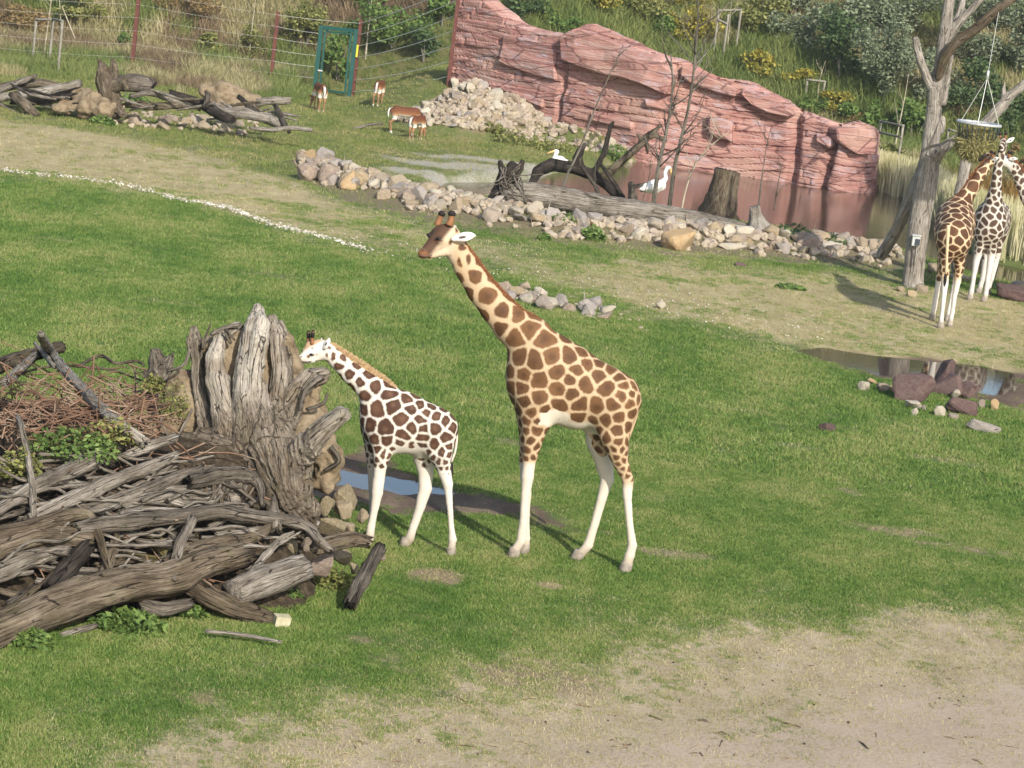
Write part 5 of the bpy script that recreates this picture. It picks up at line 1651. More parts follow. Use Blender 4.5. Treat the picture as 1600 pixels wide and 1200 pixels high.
# ------------------------------------------------------------------ pelicans
PW = Mat('pelican_feathers', 0.75, 0.2); PW.color(PW.mix(PW.attr('dark'), PW.ramp(PW.noise(PW.objc(), 12, 3), [(0.3, (0.74, 0.70, 0.62)), (0.7, (0.88, 0.86, 0.80))]), (0.05, 0.05, 0.055)))
M_bill = Mat('pelican_bill', 0.5); M_bill.color((0.62, 0.40, 0.16))


def pelican(p, facing, sit, label, scale=1.0, tuck=False):
    a = R(facing); fw = np.array([math.cos(a), math.sin(a), 0]); lt = np.array([-math.sin(a), math.cos(a), 0]); up = np.array([0, 0, 1.0])
    z0 = 0.02 if sit else 0.22
    W = lambda f, l, z: p + (fw * f + lt * l + up * (z + z0)) * scale
    S_ = Solid(0.014 * scale, 0.05)
    S_.chain([W(-.46, 0, .10), W(-.28, 0, .18), W(-.05, 0, .24), W(.14, 0, .28)], np.array([.05, .15, .21, .16]) * scale, 0.06, lt, 0.85)
    if tuck:
        nk = [W(.14, 0, .36), W(.18, 0, .50), W(.10, 0, .58), W(.12, 0, .62)]
    else:
        nk = [W(.16, 0, .36), W(.27, 0, .50), W(.22, 0, .68), W(.27, 0, .82)]
    S_.chain(nk, np.array([.10, .065, .055, .055]) * scale, 0.04)
    h = nk[-1]
    S_.chain([h, h + (fw * .08 + up * .02) * scale], np.array([.06, .05]) * scale, 0.03)
    V, Q = S_.mesh(1)
    q = (V - p) / scale; dark = sstep(-.34, -.44, q @ fw) * sstep(0.14 + z0, 0.08 + z0, q[:, 2])
    t = empty('pelican', tuple(p)); props(t, label, 'pelican')
    obj('body', mesh_np('body', rel(V, p), Q, PW.m, True, {'dark': dark}), t)
    e = h + (fw * .10 + up * .01) * scale
    tipd = (fw * (-.02 if tuck else .12) + up * -.34) if not tuck else (fw * .30 + up * -.14)
    V2, Q2, _ = tube(resample(np.array([e, e + tipd * .5 * scale, e + tipd * scale]), 7), np.array([.035, .045, .045, .04, .032, .022, .012]) * scale, 8)
    obj('bill', mesh_np('bill', rel(V2, p), Q2, M_bill.m), t)
    for s in (1, -1):
        b = W(-.02, s * .15, .26)
        V2, Q2, _ = tube(resample(np.array([W(.12, s * .17, .32), W(-.1, s * .19, .26), W(-.36, s * .10, .16), W(-.50, s * .05, .10)]), 9), np.array([.05, .10, .12, .12, .11, .09, .07, .05, .01]) * scale, 8)
        obj('wing', mesh_np('wing', rel(V2, p), Q2, PW.m, True, {'dark': sstep(0.35, 0.2, np.linspace(1, 0, len(V2)) * 0 + 1)}), t)
        if not sit:
            V2, Q2, _ = tube(np.array([W(-.02, s * .07, .12), W(0, s * .07, -.05), W(0, s * .07, -.24)]), np.array([.03, .018, .02]) * scale, 6)
            obj('leg', mesh_np('leg', rel(V2, p), Q2, M_bill.m), t)
    c = h + (fw * .05 + up * .03) * scale
    for s in (1, -1): ball('eye', c + lt * s * .048 * scale, 0.012 * scale, M_eye.m, t, p, sub=1)
    return t



# ================================================================== dead wood
def wood_mat(name, lo, mid, hi, moss=0.0, soil=0.0, bleach=None):
    m = Mat(name, 0.9, 0.12)
    w = m.attr('wood', 'Vector')
    g = m.noise(m.scale(w, (24, 24, 1.6)), 1.0, 6, 0.7, 0.5)
    g2 = m.noise(m.scale(w, (60, 60, 3.0)), 1.0, 3, 0.65)
    b = m.noise(m.objc(), 2.3, 5, 0.65)
    x = m.math('ADD', m.math('MULTIPLY', g, 0.55), m.math('MULTIPLY', b, 0.45))
    x = m.math('ADD', x, m.math('MULTIPLY', m.math('SUBTRACT', m.rand(), 0.5), 0.12))
    c = m.ramp(x, [(0.34, lo), (0.49, mid), (0.63, hi)])
    if bleach:
        cb = m.ramp(x, [(0.34, tuple(0.45 * v for v in bleach)), (0.5, tuple(0.8 * v for v in bleach)), (0.63, bleach)])
        c = m.mix(m.attr('bleach'), c, cb)
    if moss: c = m.mix(m.math('MULTIPLY', m.step(m.noise(m.objc(), 3.5, 4, 0.65), 0.50, 0.66), moss), c, (0.10, 0.095, 0.035))
    if soil: c = m.mix(m.math('MULTIPLY', m.step(m.noise(m.objc(), 2.6, 5, 0.7), 0.50, 0.62), soil), c, (0.17, 0.122, 0.075))
    crack = m.step(g2, 0.43, 0.33)
    vo = m.voro(m.scale(w, (15, 15, 1.1)), 1.0, 'DISTANCE_TO_EDGE')
    split = m.step(m.math('ADD', vo, m.math('MULTIPLY', g2, 0.10)), 0.075, 0.045)
    crack = m.math('MAXIMUM', crack, split)
    c = m.mix(m.math('MULTIPLY', crack, 0.85), c, tuple(v * 0.25 for v in lo))
    m.color(c)
    h = m.math('SUBTRACT', m.math('ADD', g, m.math('MULTIPLY', g2, 0.9)), m.math('MULTIPLY', split, 0.8))
    m.bump(h, 1.0, 0.04)
    return m.m


WD = {'grey': wood_mat('weathered_grey_wood', (0.055, 0.045, 0.033), (0.185, 0.155, 0.12), (0.38, 0.335, 0.275)),
      'brown': wood_mat('brown_old_wood', (0.040, 0.030, 0.020), (0.130, 0.098, 0.065), (0.26, 0.21, 0.15), 0.3),
      'pale': wood_mat('pale_bare_wood', (0.10, 0.083, 0.060), (0.25, 0.215, 0.168), (0.44, 0.395, 0.33)),
      'dark': wood_mat('dark_bark_wood', (0.018, 0.015, 0.012), (0.055, 0.045, 0.035), (0.14, 0.12, 0.095)),
      'mossy': wood_mat('mossy_yellow_wood', (0.045, 0.035, 0.012), (0.125, 0.098, 0.036), (0.24, 0.195, 0.09), 0.6),
      'stump': wood_mat('stump_wood', (0.045, 0.034, 0.023), (0.135, 0.105, 0.073), (0.29, 0.24, 0.18), 0.25, 0.5, (0.56, 0.50, 0.41))}
M_soil = Mat('clinging_soil', 0.95, 0.1)
M_soil.color(M_soil.ramp(M_soil.noise(M_soil.objc(), 6, 5, 0.65), [(0.3, (0.13, 0.09, 0.05)), (0.5, (0.25, 0.19, 0.12)), (0.7, (0.34, 0.27, 0.175))]))
M_soil.bump(M_soil.noise(M_soil.objc(), 18, 5, 0.7), 0.8, 0.05)


def log(label, pts, kind, name='log', cat='log', group=None, seg=14, rough=0.26, flute=0.26, parent=None, ragged=0.7, fn=None, seed=None, n=None, flat=1.0):
    """pts: (photo x, photo y, radius in photo px, distance Y); ends are capped and ragged"""
    P = np.array([on_y(a, b, y) for a, b, r_, y in pts]); rr = np.array([r_ / px_m(y) for a, b, r_, y in pts])
    L = np.linalg.norm(np.diff(P, axis=0), axis=1).sum()
    n = n or int(min(60, max(8, L / max(rr.mean() * 0.45, 0.03))))
    X = resample(np.column_stack([P, rr]), n)
    seed = seed if seed is not None else int(pts[0][0] * 7 + pts[0][1] * 3) % 997
    amp = rr.mean() * 0.25
    jit = np.stack([fbm(np.stack([np.linspace(0, L / (rr.mean() * 8 + .01), n), np.full(n, 3.3 * c + seed), np.zeros(n)], 1), 2, seed) for c in range(3)], 1)
    X[:, :3] += jit * amp
    V, Q, A = tube(X[:, :3], np.maximum(X[:, 3], 0.004), seg, rough, flute, seed, flat=flat, ragged=ragged)
    c = P.mean(0)
    if parent is None:
        o = obj(name, mesh_np(name, rel(V, c), Q, WD[kind], True, A), None, tuple(c))
        props(o, label, cat, group)
    else:
        o = obj(name, mesh_np(name, rel(V, fn), Q, WD[kind], True, A), parent)
    return o


# ------------------------------------------------------------------ the heap on the left
def heap_front(x): return 23.75 + np.clip(x + 4.36, -3, 3) * 0.80


def hpY(px, py, up=0.0, slope=0.62):
    """distance at which a photo pixel meets the sloping face of the heap, moved 'up' metres nearer"""
    d = ray(px, py)
    ys = np.linspace(21, 31, 800)
    P = _c[None] + d[None] * (ys / d[1])[:, None]
    s = slope * (ys - heap_front(P[:, 0])); s = np.minimum(s, 1.55)
    k = np.argmax(P[:, 2] < np.maximum(s, 0))
    return float(ys[k]) - up


def hl(label, pts, kind, up=0.1, **k):
    """a log lying on the heap: pts (photo x, photo y, radius px[, extra up])"""
    q = [(p[0], p[1], p[2], hpY(p[0], p[1], up + (p[3] if len(p) > 3 else 0))) for p in pts]
    if k.get('seg', 14) >= 12: k['seg'] = 28
    return log(label, q, kind, **k)


# dark debris core of the heap
xs = np.linspace(-8.5, -1.2, 90); ys = np.linspace(23.4, 29.6, 80)
HX, HY = np.meshgrid(xs, ys)
hz = np.minimum(0.62 * (HY - heap_front(HX)) - 0.22, 1.25)
hz = np.minimum(hz, 1.5 * sstep(29.6, 28.2, HY)) * 1.0
hz = np.minimum(hz, (-1.75 - HX) * 1.3)
hz = hz + 0.16 * fbm(np.stack([HX.ravel() * 2.2, HY.ravel() * 2.2, HX.ravel() * 0], 1), 4, 71).reshape(HX.shape)
hz = np.maximum(hz, -0.3)
i = np.arange(79)[:, None] * 90; j = np.arange(89)[None]
Qh = np.stack([i + j, i + j + 1, i + 91 + j, i + 90 + j], -1).reshape(-1, 4)
M_core = Mat('rotting_debris', 0.95, 0.1)
M_core.color(M_core.ramp(M_core.noise(M_core.pos(), 9, 5, 0.7), [(0.3, (0.030, 0.022, 0.014)), (0.5, (0.075, 0.056, 0.036)), (0.72, (0.17, 0.13, 0.085))]))
M_core.bump(M_core.noise(M_core.pos(), 22, 4, 0.7), 1.0, 0.08)
props(obj('woody_debris', mesh_np('woody_debris', np.stack([HX, HY, hz], -1).reshape(-1, 3), Qh, M_core.m)), 'dark rotting debris filling the heap of dead wood', 'debris', kind='stuff')

HG = 'dead wood heap in the foreground'
hl('thick brown log lying lowest along the front of the wood heap', [(-60, 1003, 31), (0, 982, 31), (75, 950, 31), (187, 917, 29), (262, 905, 27), (319, 882, 25), (369, 868, 20)], 'brown', 0.25, seg=20, group=HG)
hl('short thick grey log with sawn end at the lower right of the heap', [(366, 930, 23), (410, 908, 25), (474, 884, 23)], 'grey', 0.2, seg=18, rough=0.08, ragged=0.0, group=HG)
hl('split brown log pointing down to the right under the heap front', [(285, 908, 13), (345, 940, 17), (422, 966, 12)], 'brown', 0.12, group=HG)
hl('long pale branch curving across the heap down to the stones', [(120, 826, 10), (148, 822, 12), (230, 812, 13), (320, 802, 12), (360, 800, 11), (440, 812, 10, -.1), (478, 824, 9, -.1), (500, 846, 8), (516, 858, 7)], 'grey', 0.35, group=HG)
hl('branch bent sharply downwards in the middle of the heap', [(-20, 836, 11), (0, 833, 11), (64, 820, 11), (112, 805, 10), (140, 806, 8), (152, 830, 6.5), (162, 862, 6), (175, 904, 5)], 'brown', 0.35, group=HG)
hl('broad split root slab standing at the left of the heap', [(-20, 800, 12), (0, 792, 13), (50, 763, 15), (96, 742, 17), (136, 722, 17)], 'grey', 0.25, flat=0.7, group=HG)
hl('long grey log sloping up to the right across the heap', [(46, 812, 10), (120, 778, 12), (200, 742, 11), (252, 722, 9), (275, 712, 6)], 'grey', 0.28, group=HG)
hl('weathered log just below the long sloping grey log', [(130, 800, 9), (160, 790, 11), (220, 768, 11), (285, 745, 10), (312, 735, 8)], 'grey', 0.2, group=HG)
hl('pale root piece at the right of the green weeds on the heap', [(192, 714, 6), (230, 700, 9), (272, 684, 7)], 'pale', 0.2, group=HG)
hl('brown log below the bent branch at the left edge', [(-30, 866, 18), (10, 852, 19), (60, 838, 18), (136, 838, 15)], 'brown', 0.22, group=HG)
hl('splintered grey plank at the left edge of the heap', [(-30, 905, 13), (0, 894, 15), (50, 870, 14), (104, 858, 8)], 'pale', 0.2, rough=0.3, flute=0.3, group=HG)
hl('dark log end sticking out above the lowest log', [(82, 915, 15), (108, 888, 16), (132, 862, 15)], 'dark', 0.2, group=HG)
hl('yellow mossy log deep under the long pale branch', [(176, 866, 12), (215, 876, 13), (262, 884, 12)], 'mossy', 0.0, group=HG)
hl('short mossy stub under the right part of the long pale branch', [(232, 838, 11), (246, 850, 11), (262, 866, 10)], 'mossy', 0.06, group=HG)
hl('pale split stake leaning between the logs of the heap', [(160, 902, 9), (172, 868, 9), (180, 842, 7)], 'brown', 0.2, group=HG)
hl('torn grey branch hanging down over the thick lowest log', [(300, 812, 8), (286, 840, 9), (276, 868, 8), (270, 905, 5)], 'grey', 0.42, group=HG)
hl('brown forked root lying above the thick lowest log', [(262, 880, 12), (300, 868, 17), (345, 852, 16), (400, 838, 9), (430, 818, 6)], 'brown', 0.2, group=HG)
hl('grey log crossing under the root tangle', [(190, 790, 12), (250, 778, 14), (320, 772, 14), (372, 778, 10)], 'grey', 0.12, group=HG)
hl('flat brown log behind the dark log end', [(170, 780, 16), (215, 792, 17), (262, 788, 14)], 'brown', 0.05, group=HG)
hl('thin broken branch leaning beside the sawn grey log', [(395, 893, 6), (415, 868, 6), (440, 842, 5), (458, 834, 4)], 'grey', 0.2, group=HG)
hl('grey splinter standing up beside the long pale branch', [(430, 824, 9), (430, 800, 8), (428, 776, 3)], 'grey', 0.25, group=HG)
hl('long bare forked branch leaning up out of the heap', [(222, 690, 9), (167, 646, 9), (125, 604, 8.5), (94, 571, 8), (76, 545, 7.5), (63, 522, 5.5)], 'pale', 0.35, name='branch', cat='branch', group=HG)
hl('thin grey branch standing upright at the left of the heap', [(53, 806, 5), (50, 755, 5.5), (42, 702, 5), (34, 668, 4.5), (28, 652, 4)], 'grey', 0.35, name='branch', cat='branch', group=HG)
hl('brown fallen trunk lying behind the leaning branch at the left edge', [(-40, 588, 12), (0, 572, 12), (40, 558, 11), (92, 543, 9)], 'brown', -0.1, group=HG)
hl('pale broken branch end at the left edge behind the heap', [(8, 598, 7), (27, 582, 8), (54, 556, 6)], 'pale', 0.1, group=HG)
hl('second prong of the leaning branch, broken off short', [(84, 572, 4), (68, 552, 4), (55, 537, 3)], 'pale', 0.33, name='branch', cat='branch', group=HG)
hl('thin arching twig over the brush', [(-5, 596, 2), (77, 573, 2), (167, 577, 2), (228, 597, 1.6)], 'brown', 0.2, name='twig', cat='twig', seg=6, group=HG)
hl('crooked twig sticking out behind the brush', [(121, 572, 2.6), (158, 556, 2.8), (181, 568, 2.6), (212, 564, 2.4), (225, 571, 2)], 'brown', 0.0, name='twig', cat='twig', seg=6, group=HG)
hl('long thin stick lying on the grass in front of the heap', [(322, 986, 3.4), (380, 992, 3.6), (440, 1003, 2.4)], 'pale', 0.28, name='stick', cat='stick', seg=6)
hl('dark barked log leaning against the stones beside the calf', [(549, 942, 11), (566, 905, 11.5), (590, 860, 10)], 'dark', 0.12, seg=16)
hl('knotty brown branch lying over the stones in front of the calf', [(498, 852, 12), (520, 848, 13), (550, 842, 12), (572, 846, 9)], 'brown', 0.3, seg=14)
hl('small flat wood chip on the grass at the left below the heap', [(98, 992, 5), (122, 985, 6), (148, 978, 4)], 'grey', 0.05, name='wood_chip', cat='wood')
hl('grey log stub under the right half of the heap', [(222, 945, 9), (255, 952, 11), (292, 945, 9)], 'grey', 0.05, group=HG)
for k in range(70):     # lesser pieces that fill the face of the heap
    a, b = rng.uniform(0, 400), rng.uniform(720, 930)
    if b > 960 - a * 0.22 or (a > 330 and b < 800): continue
    an = rng.uniform(-0.9, 0.5); l = rng.uniform(25, 60)
    where = ('upper' if b < 800 else 'lower') + (' left' if a < 130 else (' middle' if a < 270 else ' right'))
    hl(['thin grey', 'brown', 'dark', 'pale'][k % 4] + ' stick wedged in the %s part of the wood heap' % where, [(a - math.cos(an) * l, b - math.sin(an) * l * .7, rng.uniform(3, 6)), (a, b, rng.uniform(4, 7)), (a + math.cos(an) * l, b + math.sin(an) * l * .7, rng.uniform(2, 5))],
       ['grey', 'brown', 'dark', 'pale'][k % 4], rng.uniform(-0.05, 0.18), name='stick', cat='stick', seg=8, group='sticks wedged in the heap')

for k in range(64):     # thin tangled branches over the logs
    a, b_ = rng.uniform(10, 420), rng.uniform(715, 905)
    if b_ > 940 - a * 0.2 or (a > 350 and b_ < 790): continue
    an = rng.uniform(-0.7, 0.45); l = rng.uniform(35, 85); bend = rng.normal() * 10
    where = ('upper' if b_ < 800 else 'lower') + (' left' if a < 130 else (' middle' if a < 270 else ' right'))
    hl(['pale', 'thin grey', 'pale'][k % 3] + ' thin branch lying across the %s logs of the heap' % where, [(a - math.cos(an) * l, b_ - math.sin(an) * l * .6, rng.uniform(2.0, 3.6)), (a - l * .3, b_ + bend * .6, 3), (a + l * .3, b_ + bend, 2.6), (a + math.cos(an) * l, b_ + math.sin(an) * l * .6, rng.uniform(1.0, 2))],
       ['pale', 'grey', 'pale'][k % 3], rng.uniform(0.1, 0.36), name='branch', cat='branch', seg=8, group='thin branches on the heap')
# brush of fine twigs: uncountable
parts = []
for k in range(430):
    a, b = rng.uniform(-10, 240), 640 + rng.normal() * 26
    if k % 5 == 0: a, b = rng.uniform(60, 420), rng.uniform(700, 930)
    p = on_y(a, b, hpY(a, b, rng.uniform(-0.1, 0.15)))
    d = np.array([rng.normal(), rng.normal() * 0.6, rng.normal() * 0.35]); d /= np.linalg.norm(d); L = rng.uniform(0.25, 0.8)
    m = p + rng.normal(size=3) * 0.05
    V, Q, A = tube(resample(np.array([p - d * L / 2, m, p + d * L / 2]), 5), np.linspace(0.011, 0.004, 5), 4, caps=False)
    parts.append((V, Q, A))
V, Q, A = join_np(parts)
M_brush = Mat('red_brown_twigs', 0.85); M_brush.color(M_brush.ramp(M_brush.noise(M_brush.pos(), 3, 3), [(0.3, (0.10, 0.055, 0.033)), (0.5, (0.20, 0.115, 0.07)), (0.7, (0.34, 0.26, 0.18))]))
props(obj('brushwood', mesh_np('brushwood', V, Q, M_brush.m)), 'reddish brown brushwood tangled on top of the heap', 'brushwood', kind='stuff')


# ------------------------------------------------------------------ the great upturned stump
def wood_attr(S_, V):
    best = np.full(len(V), 1e9); W = np.zeros_like(V)
    off = 0.0
    for pr in S_.p:
        a, b = pr[0], pr[1]
        d = S_.dist(V, pr)
        ab = b - a; L = np.linalg.norm(ab); t = ab / L
        u = np.cross(t, [0.3, 1, 0.2]); u /= np.linalg.norm(u); w = np.cross(t, u)
        q = V - a
        m = d < best
        W[m] = np.stack([q[m] @ u, q[m] @ w, q[m] @ t + off], 1)
        best = np.minimum(best, d); off += L
    return W


def carve(V, Q, W, seed, ridge, lump, fine=0.0):
    N = normals(V, Q)
    r_ = np.abs(fbm(W * np.array([9, 9, 0.9]), 3, seed))
    l_ = fbm(V * 3.0, 3, seed + 3)
    f_ = fbm(V * 22.0, 2, seed + 9) if fine else 0
    return V + N * (ridge * (0.35 - 1.6 * r_) + lump * l_ + fine * f_)[:, None]


YS = 27.9
sroot_p = on_y(430, 850, 28.0); sroot_p[2] = 0.0
stump = empty('upturned_stump', tuple(sroot_p))
props(stump, 'great upturned tree stump with spreading roots and clinging soil, topping the heap', 'tree stump')


def cw(ch):
    return np.array([on_y(a, b, y) for a, b, r_, y in ch]), np.array([r_ / px_m(y) for a, b, r_, y in ch])


S_ = Solid(0.018, 0.12)
stump_chains = [([(446, 772, 38, 27.1), (430, 736, 46, 27.4), (408, 694, 56, 27.7), (398, 664, 52, 27.95)], 0.12, 0.0),
              ([(398, 690, 34, 27.55), (388, 625, 22, 27.7), (390, 575, 20, 27.8), (396, 535, 19, 27.95), (402, 508, 15, 28.1), (403, 480, 5, 28.25)], 0.08, 1.0),
              ([(420, 690, 34, 27.6), (432, 630, 19, 27.85), (436, 580, 15, 28.05), (434, 530, 13, 28.2), (424, 498, 7, 28.3)], 0.08, 0.35),
              ([(372, 700, 34, 27.6), (348, 640, 18, 27.7), (338, 595, 15, 27.8), (336, 560, 12, 27.9), (342, 528, 8, 28.05), (372, 510, 5, 28.2)], 0.08, 0.7),
              ([(345, 706, 30, 27.7), (318, 645, 10, 27.9), (307, 590, 8, 28.05), (306, 558, 9, 28.1), (303, 535, 11, 28.1), (302, 512, 6, 28.1)], 0.05, 0.2),
              ([(440, 745, 32, 27.35), (474, 704, 20, 27.3), (503, 674, 16.5, 27.25), (534, 648, 13, 27.2)], 0.07, 0.45),
              ([(440, 660, 26, 27.8), (466, 612, 15, 27.9), (484, 592, 13, 27.95), (504, 587, 11, 28.0)], 0.06, 0.3),
              ([(440, 610, 14, 28.1), (450, 565, 9, 28.2), (446, 540, 7, 28.2), (437, 505, 5, 28.3)], 0.04, 0.2),
              ([(360, 715, 36, 27.55), (322, 700, 28, 27.65), (288, 692, 14, 27.75)], 0.08, 0.0),
              ([(384, 700, 26, 27.5), (362, 655, 10, 27.62), (354, 620, 7, 27.75), (352, 590, 5, 27.85)], 0.04, 0.4),
              ([(412, 690, 26, 27.45), (414, 640, 9, 27.6), (412, 600, 6, 27.75)], 0.04, 0.6),
              ([(452, 780, 34, 27.15), (470, 800, 26, 27.2), (478, 830, 16, 27.3)], 0.08, 0.0)]
bl = []
for ch, k, w_ in stump_chains:
    P_, r_ = cw(ch); S_.chain(P_, r_, k)
    for q_ in range(len(ch) - 1): bl.append(w_ * sstep(0, 2, q_ + 0.4))
V, Q = S_.mesh(1)
W = wood_attr(S_, V)
DD = np.stack([S_.dist(V, pr) for pr in S_.p], 1)
wt_ = np.exp(-np.maximum(DD, -0.02) / 0.02)
bleach = (wt_ * np.array(bl)[None]).sum(1) / wt_.sum(1)
# the flutes of the flare converge on the cut end
ax = on_y(446, 772, 27.1); up_ = on_y(398, 640, 28.0) - ax; up_ /= np.linalg.norm(up_)
sd_ = np.cross(up_, [0, -1, 0]); sd_ /= np.linalg.norm(sd_); fr_ = np.cross(sd_, up_)
q_ = V - (ax - up_ * 0.7)
ang = np.arctan2(q_ @ sd_, q_ @ up_); h_ = q_ @ up_
fl = np.stack([ang * 9.0, h_ * 0.7, np.zeros(len(V))], 1)
flare = sstep(1.5, 1.0, h_) * sstep(0.55, 0.4, np.abs(ang))
N = normals(V, Q)
V = V + N * ((0.075 * (0.30 - np.abs(fbm(fl * 1.7, 3, 52))) + 0.03 * fbm(fl * 5, 2, 53)) * flare)[:, None]
W = np.where((flare[:, None] > 0.5) & (np.abs(ang)[:, None] < 0.45), np.stack([ang * 1.3, fr_ @ q_.T, h_ * 0.8], 1), W)
V = carve(V, Q, W, 51, 0.05, 0.035, 0.010)
obj('root_plate', mesh_np('root_plate', rel(V, sroot_p), Q, WD['stump'], True, {'wood': W, 'bleach': bleach}), stump)
# soil held between the roots
S_ = Solid(0.025, 0.15)
for ch in [[(312, 556, 18, 28.3), (345, 546, 26, 28.3), (375, 534, 26, 28.3), (412, 520, 24, 28.35), (440, 545, 22, 28.3), (455, 570, 18, 28.3)], [(335, 610, 34, 28.25), (385, 620, 46, 28.25), (435, 615, 36, 28.25)], [(448, 606, 18, 28.25), (478, 644, 30, 28.1), (470, 690, 36, 27.9), (495, 660, 22, 28.0)], [(412, 540, 18, 28.3), (414, 600, 22, 28.15)], [(360, 560, 18, 28.2), (362, 620, 24, 28.05)],
           [(500, 700, 24, 27.75), (516, 720, 20, 27.7), (505, 752, 20, 27.7)], [(290, 600, 24, 28.2), (285, 650, 38, 28.1), (250, 680, 30, 28.0)], [(446, 540, 10, 28.3), (455, 562, 9, 28.3)], [(494, 592, 8, 28.1), (492, 620, 13, 28.0)]]:
    P_, r_ = cw(ch); S_.chain(P_, r_, 0.1)
V, Q = S_.mesh(1)
N = normals(V, Q)
V = V + N * (0.10 * fbm(V * 4.5, 4, 57) + 0.03 * fbm(V * 16, 2, 58))[:, None]
obj('soil', mesh_np('soil', rel(V, sroot_p), Q, M_soil.m), stump)
for ch in [[(372, 508, 3.5, 28.1), (350, 512, 3, 28.05), (332, 522, 3, 28.0)], [(316, 545, 2.2, 28.0), (322, 525, 2, 28.0), (329, 506, 1.6, 28.0)], [(360, 535, 3, 27.95), (352, 515, 2.5, 27.95), (366, 530, 2, 27.9)],
           [(480, 640, 3, 27.75), (505, 630, 3, 27.7), (512, 615, 2, 27.7)],
           [(500, 590, 6, 27.9), (478, 610, 4, 27.7), (470, 640, 3, 27.6)], [(296, 545, 3, 27.9), (288, 570, 3, 27.9), (262, 580, 2, 27.9)], [(520, 700, 4, 27.5), (530, 720, 3.5, 27.5), (508, 735, 3, 27.5)],
           [(300, 640, 3, 27.8), (280, 680, 3, 27.7), (268, 700, 2, 27.7)], [(250, 640, 2.5, 27.8), (256, 670, 2.5, 27.7), (272, 690, 2, 27.6)]]:
    log('', ch, 'grey', name='rootlet', parent=stump, fn=sroot_p, seg=6)
# root tangle under the stump
for k in range(22):
    a0, b0 = rng.uniform(325, 400), rng.uniform(738, 770)
    a1, b1 = a0 + rng.normal() * 22, b0 + rng.uniform(15, 45); a2, b2 = a1 + rng.normal() * 15, b1 + rng.uniform(0, 14)
    y = hpY(a0, b0, 0.32)
    log('', [(a0, b0, rng.uniform(2.5, 5), y), (a1, b1, rng.uniform(2, 4), y - rng.uniform(0, .12)), (a2, b2, 1.5, y - rng.uniform(0, .1))], 'grey' if k % 3 else 'brown', name='rootlet', parent=stump, fn=sroot_p, seg=6)
hl('torn root crown hanging under the great stump', [(300, 752, 12), (340, 742, 14), (385, 742, 12), (405, 760, 7), (410, 790, 4)], 'grey', 0.36, name='root_piece', cat='root', rough=0.3)

# small broken stump left of the great one
S_ = Solid(0.016, 0.06)
p0 = on_y(248, 640, 28.4)
for ch in [[(250, 630, 24, 28.4), (248, 590, 20, 28.4), (246, 566, 13, 28.4), (243, 552, 8, 28.4)], [(258, 590, 10, 28.4), (266, 560, 6, 28.4), (272, 549, 3, 28.4)], [(235, 600, 9, 28.4), (225, 580, 5, 28.35), (212, 585, 3, 28.3)]]:
    P_, r_ = cw(ch); S_.chain(P_, r_, 0.03)
V, Q = S_.mesh(1); W = wood_attr(S_, V); V = carve(V, Q, W, 61, 0.035, 0.02)
c_ = V.mean(0)
props(obj('broken_stump', mesh_np('broken_stump', rel(V, c_), Q, WD['grey'], True, {'wood': W}), None, tuple(c_)), 'small broken grey stump just left of the great upturned stump', 'tree stump')

# ------------------------------------------------------------------ wood pile at the back left
BG = 'wood pile in front of the fence'
b = lambda lab, pts, kind, **k: log(lab, [(*p[:3], p[3] if len(p) > 3 else 76.0) for p in pts], kind, group=BG, seg=10, **k)
b('long pale log lying on top at the left of the back wood pile', [(-30, 162, 6), (0, 152, 7), (60, 143, 7.5), (122, 130, 6)], 'pale')
b('thick brown log under the long pale log at the back', [(20, 156, 9, 76.6), (70, 152, 12, 76.6), (118, 142, 11, 76.6)], 'brown')
b('brown plank leaning forward at the left of the back wood pile', [(24, 150, 7, 75.6), (40, 165, 8, 75.2), (56, 180, 7, 74.9)], 'brown')
b('thin pale branch at the left edge of the back wood pile', [(-10, 155, 3), (10, 168, 3), (30, 179, 2, 75)], 'grey')
b('grey branch rising behind the long pale log', [(-20, 150, 5, 77.5), (30, 128, 5, 77.5), (55, 118, 3, 77.5)], 'grey')
b('curved brown log behind the pale log', [(0, 138, 7, 77.8), (50, 132, 8, 77.8), (110, 138, 6, 77.8)], 'brown')
b('sawn grey log behind the upturned root at the back', [(185, 130, 13, 77), (210, 132, 14, 77), (233, 134, 13, 77)], 'grey')
b('brown branch behind the back stones', [(200, 164, 5), (240, 166, 6), (290, 164, 5), (312, 160, 3)], 'brown')
b('grey branch lying across the middle of the back pile', [(206, 150, 4), (240, 146, 5), (275, 158, 6), (310, 168, 5)], 'grey')
b('dark log running down to the right in the back pile', [(268, 146, 5), (310, 160, 8), (348, 182, 9, 75.4), (362, 186, 7, 75.2)], 'dark')
b('pale log at the right of the back pile', [(330, 165, 8), (355, 176, 9, 75.6), (382, 178, 9, 75.5), (418, 186, 8, 75.4), (442, 196, 7, 75.2)], 'grey')
b('upright dark root stub in the back pile', [(322, 165, 5, 75.5), (325, 150, 5, 75.5), (322, 143, 2, 75.5)], 'dark')
b('thin grey branch on the ground at the right of the back pile', [(392, 200, 3, 74.8), (420, 203, 4, 74.8), (455, 200, 3.5, 74.8), (486, 203, 3, 74.8)], 'pale')
b('grey log end sticking out at the right of the back pile', [(405, 160, 6, 76.5), (425, 158, 7, 76.5), (450, 158, 6, 76.5)], 'pale')
b('crooked branch hanging down at the right end of the back pile', [(430, 165, 4, 75.8), (438, 180, 5, 75.4), (446, 195, 4, 75), (452, 206, 3, 74.8)], 'dark')
b('brown stick leaning in the right of the back pile', [(375, 152, 4, 76), (392, 168, 5, 75.6), (410, 180, 3, 75.4)], 'dark')
